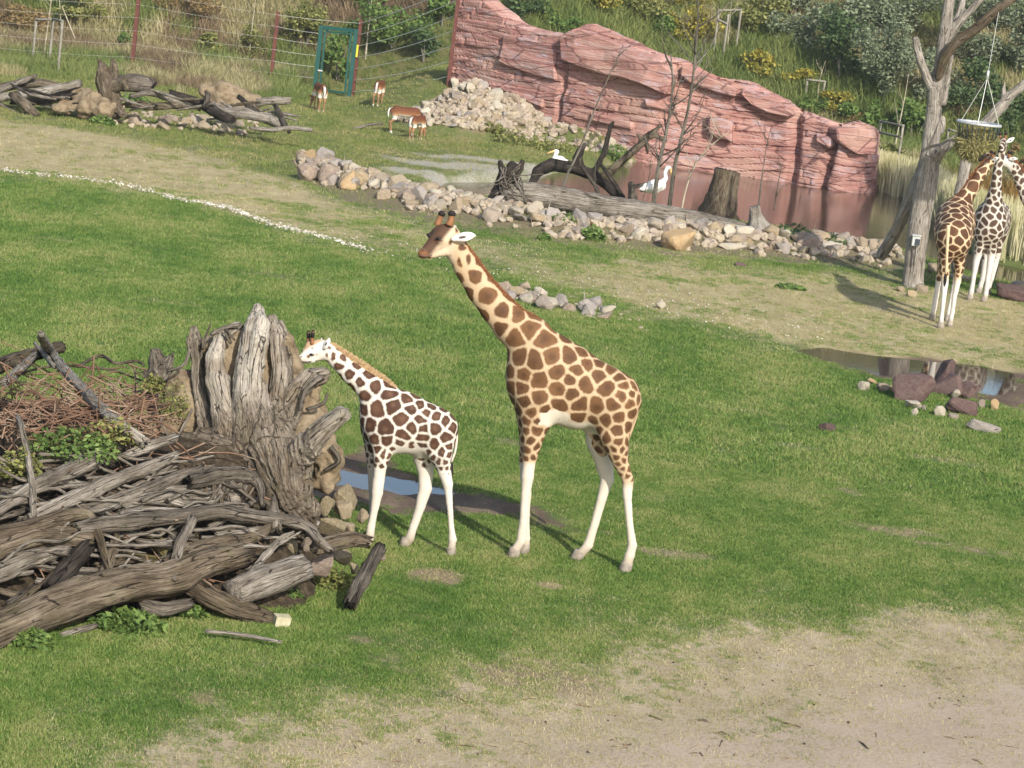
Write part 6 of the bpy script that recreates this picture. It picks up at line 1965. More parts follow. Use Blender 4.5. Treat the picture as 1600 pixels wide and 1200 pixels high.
for k in range(30):
    a0, b0 = rng.uniform(0, 455), 0
    b0 = np.interp(a0, [0, 120, 200, 300, 455], [158, 155, 155, 165, 182]) + rng.normal() * 8
    an = rng.uniform(-0.5, 0.9); l = rng.uniform(12, 34)
    b(['thin grey', 'thin brown', 'thin pale', 'thin dark'][k % 4] + ' stick in the %s of the wood pile before the fence' % ('left third' if a0 < 150 else ('middle' if a0 < 300 else 'right third')), [(a0 - math.cos(an) * l, b0 - math.sin(an) * l * .5, 1.5, 76), (a0, b0, rng.uniform(1.8, 3.4), 75.7), (a0 + math.cos(an) * l, b0 + math.sin(an) * l * .5, 1.2, 75.5)], ['grey', 'brown', 'pale', 'dark'][k % 4], name='stick', cat='stick')


def sdf_thing(name, label, cat, chains, kind, vox, k, seed, ridge, lump, mat=None, parts=()):
    S_ = Solid(vox, 0.1)
    for ch in chains:
        P_, r_ = cw(ch); S_.chain(P_, r_, k)
    V, Q = S_.mesh(1); W = wood_attr(S_, V); V = carve(V, Q, W, seed, ridge, lump)
    c_ = V.mean(0); c_[2] = V[:, 2].min()
    return props(obj(name, mesh_np(name, rel(V, c_), Q, mat or WD[kind], True, {'wood': W}), None, tuple(c_)), label, cat)


sdf_thing('upturned_root', 'dark upturned root standing in the middle of the back wood pile', 'root',
          [[(182, 176, 10, 75.8), (172, 150, 15, 75.9), (165, 125, 15, 76), (160, 108, 9, 76), (155, 98, 4, 76)], [(172, 140, 10, 75.9), (178, 110, 7, 76), (176, 93, 3, 76)], [(180, 135, 9, 75.8), (195, 128, 7, 75.6), (200, 138, 5, 75.5)], [(165, 120, 8, 76), (158, 102, 4, 76), (152, 92, 2, 76)], [(182, 170, 9, 75.8), (192, 178, 6, 75.5)]],
          'brown', 0.035, 0.08, 81, 0.08, 0.05)
sdf_thing('soil_clod', 'tan clod of soil and roots beside the upturned root at the back', 'soil', [[(128, 152, 18, 76.2), (140, 165, 22, 75.8), (160, 172, 16, 75.6)], [(105, 165, 12, 75.7), (90, 172, 9, 75.5)]], 'brown', 0.05, 0.15, 83, 0.05, 0.2, M_soil.m)
sdf_thing('soil_mound', 'tan mound of bare earth behind the back wood pile', 'soil', [[(320, 142, 12, 78), (345, 140, 14, 78), (375, 150, 14, 78), (400, 162, 10, 78)], [(340, 160, 16, 78), (380, 168, 14, 78)]], 'brown', 0.06, 0.2, 84, 0.03, 0.12, M_soil.m)

# ------------------------------------------------------------------ wood in and by the pond
YL = 66.1
log('long grey trunk lying on the stony bank by the pond', [(795, 302, 19, YL), (830, 305, 19, YL), (905, 316, 18, YL), (1000, 331, 16, YL), (1100, 348, 14, YL), (1185, 366, 12, YL)], 'pale', seg=20, rough=0.08, n=60)
rball = sdf_thing('root_ball', 'tangled root end at the left of the long grey trunk by the pond', 'root',
          [[(795, 305, 17, YL + .05), (782, 308, 17, YL), (765, 315, 9, YL - .1)], [(788, 300, 13, YL), (797, 275, 13, YL), (800, 258, 7, YL)], [(780, 300, 10, YL), (786, 272, 7, YL), (782, 255, 4, YL)], [(800, 280, 9, YL), (812, 262, 6, YL), (816, 252, 3, YL)]], 'dark', 0.03, 0.06, 91, 0.06, 0.05)
for k in range(26):
    a0, b0 = rng.uniform(780, 815), rng.uniform(255, 300)
    log('', [(a0, b0, 1.3, YL - .15), (a0 + rng.normal() * 10, b0 + rng.uniform(4, 22), 1.1, YL - .3), (a0 + rng.normal() * 16, b0 + rng.uniform(15, 45), .7, YL - .35)], 'grey', name='rootlet', seg=6, parent=rball, fn=np.array(rball.location))
YP = 70.0
sdf_thing('driftwood_limb', 'dark arching driftwood limb lying in the pond', 'driftwood',
          [[(832, 285, 6, YP), (840, 268, 9, YP), (862, 258, 10, YP), (895, 262, 9, YP), (925, 272, 8.5, YP), (950, 290, 7.5, YP), (970, 310, 7, YP)], [(905, 262, 8, YP), (902, 247, 7, YP), (908, 232, 5, YP), (913, 226, 3, YP)], [(925, 272, 5, YP), (935, 255, 4, YP), (944, 240, 4, YP), (950, 215, 3.8, YP), (955, 196, 3.2, YP), (958, 191, 2.5, YP)]],
          'dark', 0.03, 0.05, 95, 0.03, 0.03)
sdf_thing('driftwood_limb', 'forked driftwood limb reaching up in front of the rock wall', 'driftwood',
          [[(945, 275, 6.5, YP), (965, 258, 6, YP), (990, 235, 6, YP), (1008, 218, 6, YP), (1015, 210, 4.5, YP), (1035, 195, 2.2, YP)], [(1010, 214, 5, YP), (1024, 212, 4.5, YP), (1040, 220, 3.5, YP)], [(1004, 222, 4, YP), (996, 210, 2, YP)], [(1010, 225, 3, YP), (1012, 240, 1.6, YP)]], 'brown', 0.028, 0.04, 97, 0.025, 0.02)
log('thin dark branch propped in the pond driftwood', [(910, 263, 3, YP - .5), (928, 288, 3, YP - .6), (938, 308, 2.5, YP - .7)], 'dark', name='branch', cat='branch', seg=8)
log('thin branch crossing the driftwood limb', [(940, 258, 3, YP - .4), (955, 278, 3.5, YP - .5), (970, 302, 3, YP - .6)], 'dark', name='branch', cat='branch', seg=8)
sdf_thing('old_stump', 'small grey stump standing in shallow water beside the pelican', 'tree stump', [[(988, 316, 9, YP - .6), (988, 302, 6, YP - .6), (986, 288, 5, YP - .6)], [(990, 292, 3, YP - .6), (1008, 288, 3, YP - .6), (1030, 284, 2, YP - .6)]], 'grey', 0.025, 0.03, 99, 0.02, 0.02)
log('broad dark topped stump at the pond edge before the rock wall', [(1122, 340, 33, 69.6), (1125, 322, 28, 69.6), (1130, 300, 22.5, 69.6), (1134, 282, 20, 69.6), (1137, 268, 19.5, 69.6)], 'brown', name='old_stump', cat='tree stump', seg=32, rough=0.2, flute=0.3, ragged=0.12)
log('pale fluted stump at the right end of the long grey trunk', [(1190, 372, 24, 65.9), (1188, 356, 18, 65.9), (1183, 340, 12, 65.9), (1180, 324, 8, 65.9)], 'pale', name='old_stump', cat='tree stump', seg=28, rough=0.25, flute=0.4, ragged=0.3)
log('bare stick lying on the grass among the impalas', [(546, 203, 2, 84), (570, 196, 2.5, 84.3), (598, 193, 1.6, 84.6)], 'grey', name='stick', cat='stick', seg=6)

# ------------------------------------------------------------------ the dead tree on the right
YT = hit(1425, 449)[1]
tr_p = on_y(1425, 449, YT); tr_p[2] = gz(tr_p[0], tr_p[1])
dead = empty('dead_tree', tuple(tr_p))
props(dead, 'bare dead tree with forked grey trunk standing right of the pond', 'dead tree')
S_ = Solid(0.028, 0.1)
for ch, k in [([(1425, 462, 21, YT), (1426, 440, 18.5, YT), (1430, 400, 18, YT), (1437, 350, 19, YT), (1445, 300, 20, YT), (1453, 250, 17.5, YT), (1456, 210, 15, YT), (1459, 170, 13, YT), (1461, 140, 11.5, YT)], 0.08),
              ([(1378, 398, 10, YT + 1.2), (1398, 365, 10, YT + .9), (1417, 325, 11, YT + .5), (1434, 285, 12, YT + .2), (1447, 255, 12, YT)], 0.08),
              ([(1457, 140, 9, YT), (1449, 122, 7.5, YT), (1440, 100, 7, YT), (1434, 80, 6.6, YT), (1431, 62, 6, YT)], 0.06),
              ([(1462, 145, 11, YT), (1468, 110, 10.5, YT), (1473, 80, 11.5, YT), (1478, 45, 11, YT), (1482, 10, 10, YT), (1490, -40, 9, YT), (1494, -90, 7, YT)], 0.08),
              ([(1480, 62, 9, YT), (1492, 45, 8.5, YT), (1502, 30, 8, YT), (1518, 15, 7, YT), (1534, -5, 6.5, YT), (1560, -40, 5, YT)], 0.06),
              ([(1493, 42, 7, YT + .2), (1500, 18, 6, YT + .3), (1506, -10, 5, YT + .4), (1510, -50, 4, YT + .5)], 0.05),
              ([(1455, 250, 13, YT), (1470, 235, 11, YT - .2), (1484, 224, 9, YT - .3), (1496, 212, 4, YT - .4)], 0.08),
              ([(1470, 205, 6, YT), (1472, 192, 6, YT), (1474, 183, 3, YT)], 0.05),
              ([(1474, 160, 6.5, YT - .1), (1480, 125, 5.5, YT - .1), (1488, 88, 3.2, YT - .1)], 0.05),
              ([(1425, 450, 18, YT), (1412, 466, 9, YT - .3)], 0.06), ([(1428, 450, 18, YT), (1444, 460, 8, YT - .3)], 0.06)]:
    P_, r_ = cw(ch); S_.chain(P_, r_ * 0.88, k)
V, Q = S_.mesh(1); W = wood_attr(S_, V); V = carve(V, Q, W, 111, 0.02, 0.015)
WD['tree'] = wood_mat('bare_tree_wood', (0.20, 0.17, 0.135), (0.38, 0.335, 0.28), (0.54, 0.49, 0.425))
obj('trunk', mesh_np('trunk', rel(V, tr_p), Q, WD['tree'], True, {'wood': W}), dead)
S_ = Solid(0.025, 0.08)
P_, r_ = cw([(1466, 120, 6, YT - .15), (1474, 95, 7.5, YT - .3), (1486, 76, 8, YT - .4), (1502, 60, 8, YT - .5), (1520, 48, 8, YT - .6), (1540, 32, 7.5, YT - .7), (1556, 16, 7, YT - .75), (1575, 4, 6, YT - .8), (1605, -18, 5, YT - .9), (1650, -40, 3.5, YT - .9)])
S_.chain(P_, r_, 0.05)
V, Q = S_.mesh(1); W = wood_attr(S_, V); V = carve(V, Q, W, 113, 0.025, 0.02)
obj('limb', mesh_np('limb', rel(V, tr_p), Q, WD['brown'], True, {'wood': W}), dead)

YK = YT + 3.4
sdf_thing('slanting_dead_tree', 'second dead trunk slanting in from the right edge behind the hay feeder', 'dead tree', [[(1526, 206, 8, YK), (1545, 188, 8.5, YK), (1562, 168, 8.5, YK), (1580, 148, 7.5, YK), (1602, 130, 7, YK), (1650, 96, 6, YK)], [(1570, 160, 5, YK), (1568, 140, 3.5, YK), (1570, 128, 1.5, YK)], [(1526, 206, 8, YK), (1512, 240, 8, YK + .1), (1500, 300, 9, YK + .2), (1496, 420, 10, YK + .3)], [(1576, 155, 4, YK), (1570, 168, 3, YK)]], 'tree', 0.03, 0.05, 117, 0.02, 0.02)
# small metal box strapped to the dead tree
bx_p = on_y(1431, 376, YT - 0.32)
eb = empty('metal_box', tuple(bx_p)); props(eb, 'small grey metal box fixed to the trunk of the dead tree', 'metal box')
V, Q, _ = box((0, 0, 0), (0.17, 0.14, 0.22)); obj('housing', mesh_np('housing', V, Q, M_galv.m, False), eb)
M_dkm = Mat('dark_metal', 0.5); M_dkm.color((0.04, 0.05, 0.06))
V, Q, _ = box((0.03, -0.085, -0.02), (0.10, 0.03, 0.14)); obj('cover', mesh_np('cover', V, Q, M_dkm.m, False), eb)
V, Q, _ = box((0, -0.01, 0.125), (0.21, 0.18, 0.025)); obj('lid', mesh_np('lid', V, Q, M_galv.m, False), eb)
V, Q, _ = tube(np.array([[0.02, -0.03, -0.1], [0.03, 0.0, -0.3], [0.02, 0.03, -0.55]]), 0.012, 6); obj('cable', mesh_np('cable', V, Q, M_dkm.m), eb)

# ================================================================== stones
def stone_mat(name, stops, moss=0.25, pale=0.45):
    m = Mat(name, 0.9, 0.2)
    n = m.noise(m.objc(), 5, 5, 0.65); n2 = m.noise(m.objc(), 26, 4, 0.7)
    base = m.ramp(m.rand(), stops, 'LINEAR')
    c = m.mix(m.step(n, 0.35, 0.68), base, m.mix(pale, base, (0.52, 0.44, 0.32)))
    c = m.mix(m.math('MULTIPLY', m.step(n2, 0.48, 0.30), 0.55), c, m.mix(0.6, base, (0.08, 0.06, 0.045)))
    c = m.mix(m.math('MULTIPLY', m.step(m.noise(m.objc(), 3.3, 4, 0.6), 0.56, 0.70), moss), c, (0.20, 0.18, 0.07))
    m.color(c); m.bump(m.math('ADD', n, n2), 0.7, 0.03)
    return m.m


RK = {'tan': stone_mat('tan_stone', [(0.0, (0.22, 0.17, 0.115)), (0.2, (0.34, 0.27, 0.18)), (0.4, (0.27, 0.20, 0.165)), (0.6, (0.38, 0.28, 0.15)), (0.8, (0.24, 0.19, 0.165)), (1.0, (0.42, 0.36, 0.265))]),
      'purple': stone_mat('purple_stone', [(0.0, (0.095, 0.055, 0.052)), (0.5, (0.12, 0.072, 0.066)), (1.0, (0.15, 0.093, 0.083))], 0.0, 0.12),
      'mossy': stone_mat('mossy_stone', [(0.0, (0.20, 0.155, 0.085)), (0.5, (0.27, 0.22, 0.12)), (1.0, (0.33, 0.25, 0.17))], 0.6),
      'orange': stone_mat('orange_stone', [(0.0, (0.38, 0.24, 0.10)), (1.0, (0.45, 0.30, 0.15))], 0.1),
      'cream': stone_mat('cream_stone', [(0.0, (0.42, 0.37, 0.28)), (1.0, (0.54, 0.48, 0.38))], 0.15),
      'grey': stone_mat('grey_stone', [(0.0, (0.25, 0.22, 0.20)), (1.0, (0.34, 0.30, 0.275))], 0.15)}


def rock_mesh(seed, asp, npts=15, soft=0):
    r = np.random.default_rng(seed)
    bm = bmesh.new()
    for k in range(npts):
        v = r.normal(size=3); v /= np.linalg.norm(v)
        v = np.sign(v) * np.abs(v) ** 0.75 * np.array(asp) * r.uniform(0.85, 1.05)
        bm.verts.new(v)
    bmesh.ops.convex_hull(bm, input=bm.verts[:])
    for v in [v for v in bm.verts if not v.link_faces]: bm.verts.remove(v)
    if soft:
        bmesh.ops.bevel(bm, geom=bm.edges[:], offset=0.09, segments=1, affect='EDGES')
        bmesh.ops.triangulate(bm, faces=bm.faces[:])
        bmesh.ops.subdivide_edges(bm, edges=bm.edges[:], cuts=soft, use_grid_fill=True)
        V = np.array([v.co[:] for v in bm.verts]); q = fbm(V * 2.2, 4, seed)
        for v, n_ in zip(bm.verts, q): v.co *= 1 + 0.10 * n_
    else:
        bmesh.ops.bevel(bm, geom=bm.edges[:], offset=0.07, segments=1, affect='EDGES')
    bmesh.ops.recalc_face_normals(bm, faces=bm.faces[:])
    me = bpy.data.meshes.new('rock'); bm.to_mesh(me); bm.free()
    return me


ROCKS = [rock_mesh(500 + k, (1.0, rng.uniform(0.65, 1.0), rng.uniform(0.5, 0.85)), 13 + k % 4) for k in range(14)]
_mats = {}


def rock(p, size, kind, label, cat='rock', group=None, k=None, rot=None, sc=(1, 1, 1), name='rock', me=None):
    if me is None:
        k = int(rng.integers(0, len(ROCKS))) if k is None else k
        key = (k, kind)
        if key not in _mats:
            m = ROCKS[k].copy(); m.materials.clear(); m.materials.append(RK[kind]); _mats[key] = m
        me = _mats[key]
    else: me.materials.append(RK[kind])
    o = obj(name, me, None, tuple(p))
    o.rotation_euler = rot if rot is not None else (rng.uniform(-.5, .5), rng.uniform(-.5, .5), rng.uniform(0, 6.28))
    o.scale = (size * sc[0], size * sc[1], size * sc[2])
    return props(o, label, cat, group)


def near_path(P, t):
    s = np.concatenate([[0], np.cumsum([math.dist(a, b) for a, b in zip(P[:-1], P[1:])])])
    return np.array([np.interp(t * s[-1], s, [p[0] for p in P]), np.interp(t * s[-1], s, [p[1] for p in P])])


filler = []


def fill(p, size):
    k = int(rng.integers(0, len(ROCKS)))
    m = Matrix.Translation(p) @ Matrix.Rotation(rng.uniform(0, 6.28), 4, 'Z') @ Matrix.Rotation(rng.uniform(-.6, .6), 4, 'X') @ Matrix.Scale(size, 4)
    filler.append((k, m))


# stones along the pond bank
STRETCH = ['at the left end of the pond bank', 'in the bank below the gravel', 'in the bank below the root end', 'in the bank below the long trunk', 'in the bank by the orange boulder', 'in the bank below the stumps', 'in the bank near the dead tree']
LOOK = {'tan': 'angular tan stone', 'grey': 'greyish stone', 'cream': 'cream coloured stone'}
for q in range(190):
    t = (q + rng.uniform()) / 190
    c = near_path(BANK, t)
    w = 0.55 + 0.25 * math.sin(t * 5)
    d = rng.normal() * w - 0.15
    x, y = c[0] + rng.normal() * 0.1, c[1] + d
    big = rng.uniform(0.13, 0.27) * (1.2 if rng.uniform() < 0.2 else 1) * (1.1 if d < 0 else 0.9)
    kd = ['tan', 'tan', 'tan', 'grey', 'cream'][q % 5]
    sz = 'large ' if big > 0.26 else ('small ' if big < 0.17 else '')
    rock((x, y, gz(x, y) + big * 0.3), big, kd, sz + LOOK[kd] + ' ' + STRETCH[min(6, int(t * 7))] + (', front row' if d < -0.15 else ', back row'), 'stone', 'stones of the pond bank', name='stone')
for q in range(1000):
    c = near_path(BANK, rng.uniform()); y = c[1] + rng.normal() * 0.7 - 0.1; x = c[0]
    fill((x, y, gz(x, y) + 0.04), rng.uniform(0.08, 0.18))
# the stone pile at the left end of the wall
for q in range(84):
    a, rr_ = rng.uniform(0, 6.28), math.sqrt(rng.uniform())
    x, y = PILE[0] + math.cos(a) * rr_ * 2.1, PILE[1] - abs(math.sin(a)) * rr_ * 2.1 - 0.2
    if q > 66: x, y = PILE[0] + rng.uniform(1.2, 4.6), PILE[1] + rng.uniform(-1.5, 0.2) - 0.2
    s = rng.uniform(0.14, 0.30)
    kd = ['tan', 'tan', 'cream', 'tan', 'grey'][q % 5]
    where = 'on the low right tail of the stone pile' if q > 66 else ('high up on the stone pile at the rock wall' if rr_ < 0.5 else ('on the left slope of the stone pile at the rock wall' if math.cos(a) < 0 else 'on the right slope of the stone pile at the rock wall'))
    rock((x, y, gz(x, y) + s * 0.3), s, kd, ('large ' if s > 0.27 else '') + LOOK[kd] + ' ' + where, 'stone', 'stones heaped at the rock wall', name='stone')
for q in range(560):
    a, rr_ = rng.uniform(0, 6.28), math.sqrt(rng.uniform())
    x, y = PILE[0] + math.cos(a) * rr_ * 2.5, PILE[1] - abs(math.sin(a)) * rr_ * 2.4 + 0.2
    if q > 440: x, y = PILE[0] + rng.uniform(1, 5.5), PILE[1] + rng.uniform(-1.9, 0.4)
    fill((x, y, gz(x, y) + 0.03), rng.uniform(0.09, 0.2))
# stones before the back wood pile
for q in range(30):
    a = rng.uniform(168, 378); bb = np.interp(a, [168, 230, 330, 378], [178, 186, 190, 198]) + rng.uniform(-10, 12)
    p = on_z(a, bb, 0.1); s = rng.uniform(0.12, 0.26)
    rock((p[0], p[1], gz(p[0], p[1]) + s * 0.4), s, 'tan', 'tan stone before the %s of the back wood pile' % ('upturned root' if a < 235 else ('middle' if a < 310 else 'pale right log')), 'stone', 'stones before the back wood pile', name='stone')
for q in range(90):
    a = rng.uniform(160, 400); bb = np.interp(a, [168, 230, 330, 400], [180, 188, 192, 200]) + rng.uniform(-12, 13)
    p = on_z(a, bb, 0.05); fill((p[0], p[1], gz(p[0], p[1]) + 0.04), rng.uniform(0.06, 0.12))
# small heap behind the giraffe's neck
for q in range(28):
    a = rng.uniform(785, 950); bb = np.interp(a, [785, 850, 950], [448, 474, 494]) + rng.uniform(-18, 8)
    p = on_z(a, bb, 0.05); s = rng.uniform(0.11, 0.25)
    rock((p[0], p[1], gz(p[0], p[1]) + s * 0.35), s, ['tan', 'cream', 'grey'][q % 3], {'tan': 'tan stone in the small heap behind the big giraffe neck', 'cream': 'cream stone in the small heap behind the big giraffe neck', 'grey': 'grey stone in the small heap behind the big giraffe neck'}[['tan', 'cream', 'grey'][q % 3]], 'stone', 'stones behind the giraffe neck', name='stone')
for q in range(50):
    a = rng.uniform(780, 1010); bb = np.interp(a, [780, 850, 925, 1010], [446, 476, 488, 505]) + rng.normal() * 6
    p = on_z(a, bb, 0.02); fill((p[0], p[1], gz(p[0], p[1]) + 0.01), rng.uniform(0.025, 0.07))
parts = []
for k, m in filler:
    me = ROCKS[k]
    V = np.array([(m @ v.co)[:] for v in me.vertices])
    parts.append((V, me))
bm = bmesh.new()
for k, m in filler:
    b0 = len(bm.verts)
    vs_ = [bm.verts.new(m @ v.co) for v in ROCKS[k].vertices]
    for f in ROCKS[k].polygons: bm.faces.new([vs_[i_] for i_ in f.vertices])
me = bpy.data.meshes.new('rubble'); bm.to_mesh(me); bm.free()
Mr = Mat('rubble', 0.9); vr = Mr.voro(Mr.pos(), 5.5, 'F1', 'Color')
Mr.color(Mr.mix(Mr.step(Mr.noise(Mr.pos(), 14, 4), 0.4, 0.65), Mr.ramp(vr, [(0.0, (0.22, 0.17, 0.115)), (0.35, (0.36, 0.29, 0.19)), (0.65, (0.31, 0.235, 0.19)), (1.0, (0.48, 0.42, 0.32))]), (0.40, 0.34, 0.25)))
Mr.bump(Mr.noise(Mr.pos(), 20, 4), 0.6, 0.03)
me.materials.append(Mr.m)
props(obj('rubble', me), 'small rubble filling the stone banks and piles', 'rubble', kind='stuff')


def boulder(px, py, wpx, hpx, kind, label, seed, rz=0.0, dep=0.8, tilt=0.0, sink=0.25, cat='boulder'):
    """a single stone measured in the photo: px,py its foot, wpx x hpx its size"""
    p = hit(px, py); s = px_m(p[1]); w, h = wpx / s / 2, 1.25 * hpx / s / 2
    p[2] = max(p[2], -0.03) if p[1] < 60 else p[2]
    me = rock_mesh(seed, (1, 1, 1), 16, 2)
    o = rock((p[0], p[1] + w * dep * 0.5, p[2] + h * (1 - sink)), 1.0, kind, label, cat, name='boulder', me=me, rot=(0, tilt, rz), sc=(w * 1.1, w * dep * 1.1, h * 1.2))
    for f in me.polygons: f.use_smooth = False
    return o


boulder(1424, 629, 66, 44, 'purple', 'large purple brown boulder at the left of the cluster by the long puddle', 701, 0.3)
boulder(1474, 606, 44, 38, 'purple', 'pointed purple boulder at the back of the cluster by the long puddle', 702, 1.0)
boulder(1480, 622, 60, 30, 'purple', 'broad purple boulder in the middle of the cluster by the long puddle', 703, 2.0)
boulder(1512, 626, 40, 26, 'purple', 'purple boulder at the right of the cluster by the long puddle', 704, 0.5)
boulder(1501, 650, 54, 28, 'purple', 'flat brown boulder lying in front of the cluster by the long puddle', 705, 0.1, tilt=0.15)
boulder(1537, 676, 58, 16, 'grey', 'long flat grey slab right of the boulder cluster', 706, -0.1, 0.45, 0.25)
boulder(1348, 613, 20, 16, 'cream', 'pale stone alone at the left of the boulder cluster', 707)
boulder(1362, 602, 16, 10, 'orange', 'small orange stone behind the pale stone by the long puddle', 708)
boulder(1379, 614, 22, 14, 'tan', 'tan stone touching the left side of the boulder cluster', 709)
boulder(1394, 612, 16, 10, 'tan', 'small tan stone between tan stone and large purple boulder', 710)
boulder(1426, 640, 30, 12, 'cream', 'flat cream stone in front of the large purple boulder', 711)
boulder(1429, 651, 11, 12, 'cream', 'little upright cream stone below the flat cream stone', 712)
boulder(1444, 643, 12, 10, 'tan', 'little tan stone between the cream stones of the cluster', 713)
boulder(1466, 652, 22, 16, 'cream', 'round cream stone in front of the middle of the cluster', 714)
boulder(1490, 655, 18, 8, 'tan', 'small tan stone in front of the flat brown boulder', 715)
boulder(1492, 625, 14, 10, 'cream', 'small pale stone lying on the purple boulders', 716, sink=-0.5)
boulder(1534, 638, 13, 12, 'tan', 'small tan stone right of the flat brown boulder', 717)
boulder(1553, 642, 15, 16, 'orange', 'small orange brown stone at the right end of the cluster', 718)
boulder(1293, 675, 27, 12, 'purple', 'lone flat reddish stone on the lawn left of the cluster', 719)
boulder(1033, 483, 17, 11, 'cream', 'lone white stone at the edge of the lawn right of the big giraffe', 720)
boulder(1157, 417, 20, 6, 'purple', 'small dark flat stone on the dirt before the pond bank', 721)
boulder(1060, 392, 58, 36, 'orange', 'big orange boulder at the front of the pond stone bank', 722, 0.4)
boulder(1146, 392, 48, 10, 'cream', 'long flat cream slab lying beside the big orange boulder', 723, 0.0, 0.5)
boulder(545, 297, 36, 25, 'orange', 'block shaped orange boulder at the left of the pond bank', 724, 0.2)
boulder(478, 283, 44, 24, 'tan', 'grey tan boulder at the far left end of the pond bank', 725, 0.9)
boulder(510, 286, 40, 26, 'tan', 'tan boulder second from the left end of the pond bank', 726, 1.9)
boulder(506, 256, 36, 24, 'grey', 'grey upright boulder behind the left end of the pond bank', 727, 1.2)
boulder(484, 256, 22, 20, 'orange', 'yellow boulder behind the far left boulder of the pond bank', 728)
boulder(708, 140, 18, 13, 'cream', 'cream boulder on the top of the stone pile at the rock wall', 729, sink=-0.1)
boulder(1582, 470, 66, 24, 'purple', 'long purple slab at the right edge behind the giraffes', 730, -0.2, 0.6, 0.2)
boulder(1600, 458, 40, 18, 'tan', 'tan boulder at the right edge above the purple slab', 731)
boulder(1462, 428, 26, 16, 'tan', 'stone between the dead tree and the giraffe seen from behind', 732)
boulder(1440, 458, 20, 12, 'tan', 'tan stone at the right foot of the dead tree', 733)
boulder(1425, 464, 18, 10, 'tan', 'tan stone before the foot of the dead tree', 734)
boulder(1408, 456, 16, 9, 'mossy', 'dark stone at the left foot of the dead tree', 735)
boulder(1500, 440, 34, 10, 'cream', 'flat pale stone behind the legs of the far giraffes', 736)
# stones at the foot of the great stump


def near_rock(px, py, w, h, kind, label, seed, y, rz=0.3):
    p = on_y(px, py, y); s = px_m(y); w, h = w / s / 2, h / s / 2
    me = rock_mesh(seed, (1, 1, 1), 12, 1)
    o = rock(tuple(p), 1.0, kind, label, 'stone', name='stone', me=me, rot=(0.1, 0.1, rz), sc=(w * 1.1, w * 1.0, h * 1.15))
    return o


near_rock(540, 772, 46, 56, 'mossy', 'dark stone in the shade behind the right foot of the great stump', 741, 28.7)
near_rock(512, 790, 26, 40, 'mossy', 'mossy yellow stone under the right side of the great stump', 742, 28.0)
near_rock(535, 796, 30, 36, 'mossy', 'mossy stone right of the yellow stone under the great stump', 743, 28.2)
near_rock(486, 802, 24, 22, 'orange', 'small pink stone at the right foot of the great stump', 744, 27.4)
near_rock(488, 820, 26, 18, 'grey', 'grey stone right under the small pink stone', 745, 27.3)
near_rock(516, 825, 48, 34, 'mossy', 'broad mossy stone below the yellow stone', 746, 27.6)
near_rock(545, 826, 26, 22, 'mossy', 'small mossy stone right of the broad mossy stone', 747, 27.9)
near_rock(505, 882, 46, 40, 'tan', 'round brown stone beside the sawn grey log', 748, 26.7)
near_rock(534, 870, 40, 28, 'mossy', 'yellow mossy stone below the knotty branch', 749, 27.2)
near_rock(551, 888, 20, 20, 'mossy', 'small stone behind the dark leaning log', 750, 27.0)
near_rock(566, 806, 22, 22, 'mossy', 'tan stone on the grass behind the calf front legs', 751, 28.9)
near_rock(458, 856, 30, 26, 'mossy', 'stone under the end of the long pale branch', 752, 26.9)
near_rock(480, 850, 24, 26, 'tan', 'tan stone between branch and round brown stone', 753, 27.0)
near_rock(598, 872, 14, 8, 'tan', 'small tan stone on the grass right of the dark leaning log', 754, 28.3)
# pale block on the grass
M_blk = Mat('yellowish_block', 0.9); M_blk.color(M_blk.ramp(M_blk.noise(M_blk.objc(), 14, 4), [(0.3, (0.36, 0.32, 0.19)), (0.7, (0.52, 0.47, 0.32))]))
p = hit(438, 978); V, Q, _ = box((0, 0, 0.05), (0.145, 0.13, 0.11))
V += 0.012 * fbm(V * 9, 2, 5)[:, None]
o = obj('stone_block', mesh_np('stone_block', V, Q, M_blk.m, False), None, tuple(p)); o.rotation_euler = (0.05, 0.1, 0.35)
props(o, 'small pale yellowish block on the grass in front of the heap', 'block')

# white pebble line and dung: uncountable
bm = bmesh.new()
PB = rock_mesh(900, (1, .9, .7), 9)
for q in range(1150):
    t = rng.uniform() ** 0.8
    c = near_path(PEBBLES, t)
    x, y = c[0] + rng.normal() * 0.05, c[1] + rng.normal() * (0.22 - 0.08 * t) + 0.25 * math.sin(t * 23)
    s = rng.uniform(0.015, 0.042) * (1.2 if rng.uniform() < .1 else 1)
    m = Matrix.Translation((x, y, gz(x, y) + s * 0.4)) @ Matrix.Rotation(rng.uniform(0, 6), 4, 'Z') @ Matrix.Scale(s, 4)
    vs_ = [bm.verts.new(m @ v.co) for v in PB.vertices]
    for f in PB.polygons: bm.faces.new([vs_[i_] for i_ in f.vertices])
for q in range(260):
    a, bb = rng.uniform(480, 1300), 0
    bb = np.interp(a, [480, 640, 800, 1300], [360, 300 + 92, 430, 520]) + rng.normal() * 14
    p = on_z(a, bb); s = rng.uniform(0.012, 0.03)
    m = Matrix.Translation((p[0], p[1], gz(p[0], p[1]) + s * 0.5)) @ Matrix.Scale(s, 4)
    vs_ = [bm.verts.new(m @ v.co) for v in PB.vertices]
    for f in PB.polygons: bm.faces.new([vs_[i_] for i_ in f.vertices])
me = bpy.data.meshes.new('white_pebbles'); bm.to_mesh(me); bm.free(); Mpb = Mat('pebbles', 0.9); Mpb.color(Mpb.ramp(Mpb.voro(Mpb.pos(), 14, 'F1', 'Color'), [(0.1, (0.26, 0.22, 0.16)), (0.4, (0.48, 0.43, 0.34)), (0.8, (0.66, 0.62, 0.54))])); me.materials.append(Mpb.m)
props(obj('white_pebbles', me), 'line of small white pebbles along the edge of the lawn', 'pebbles', kind='stuff')
bm = bmesh.new()
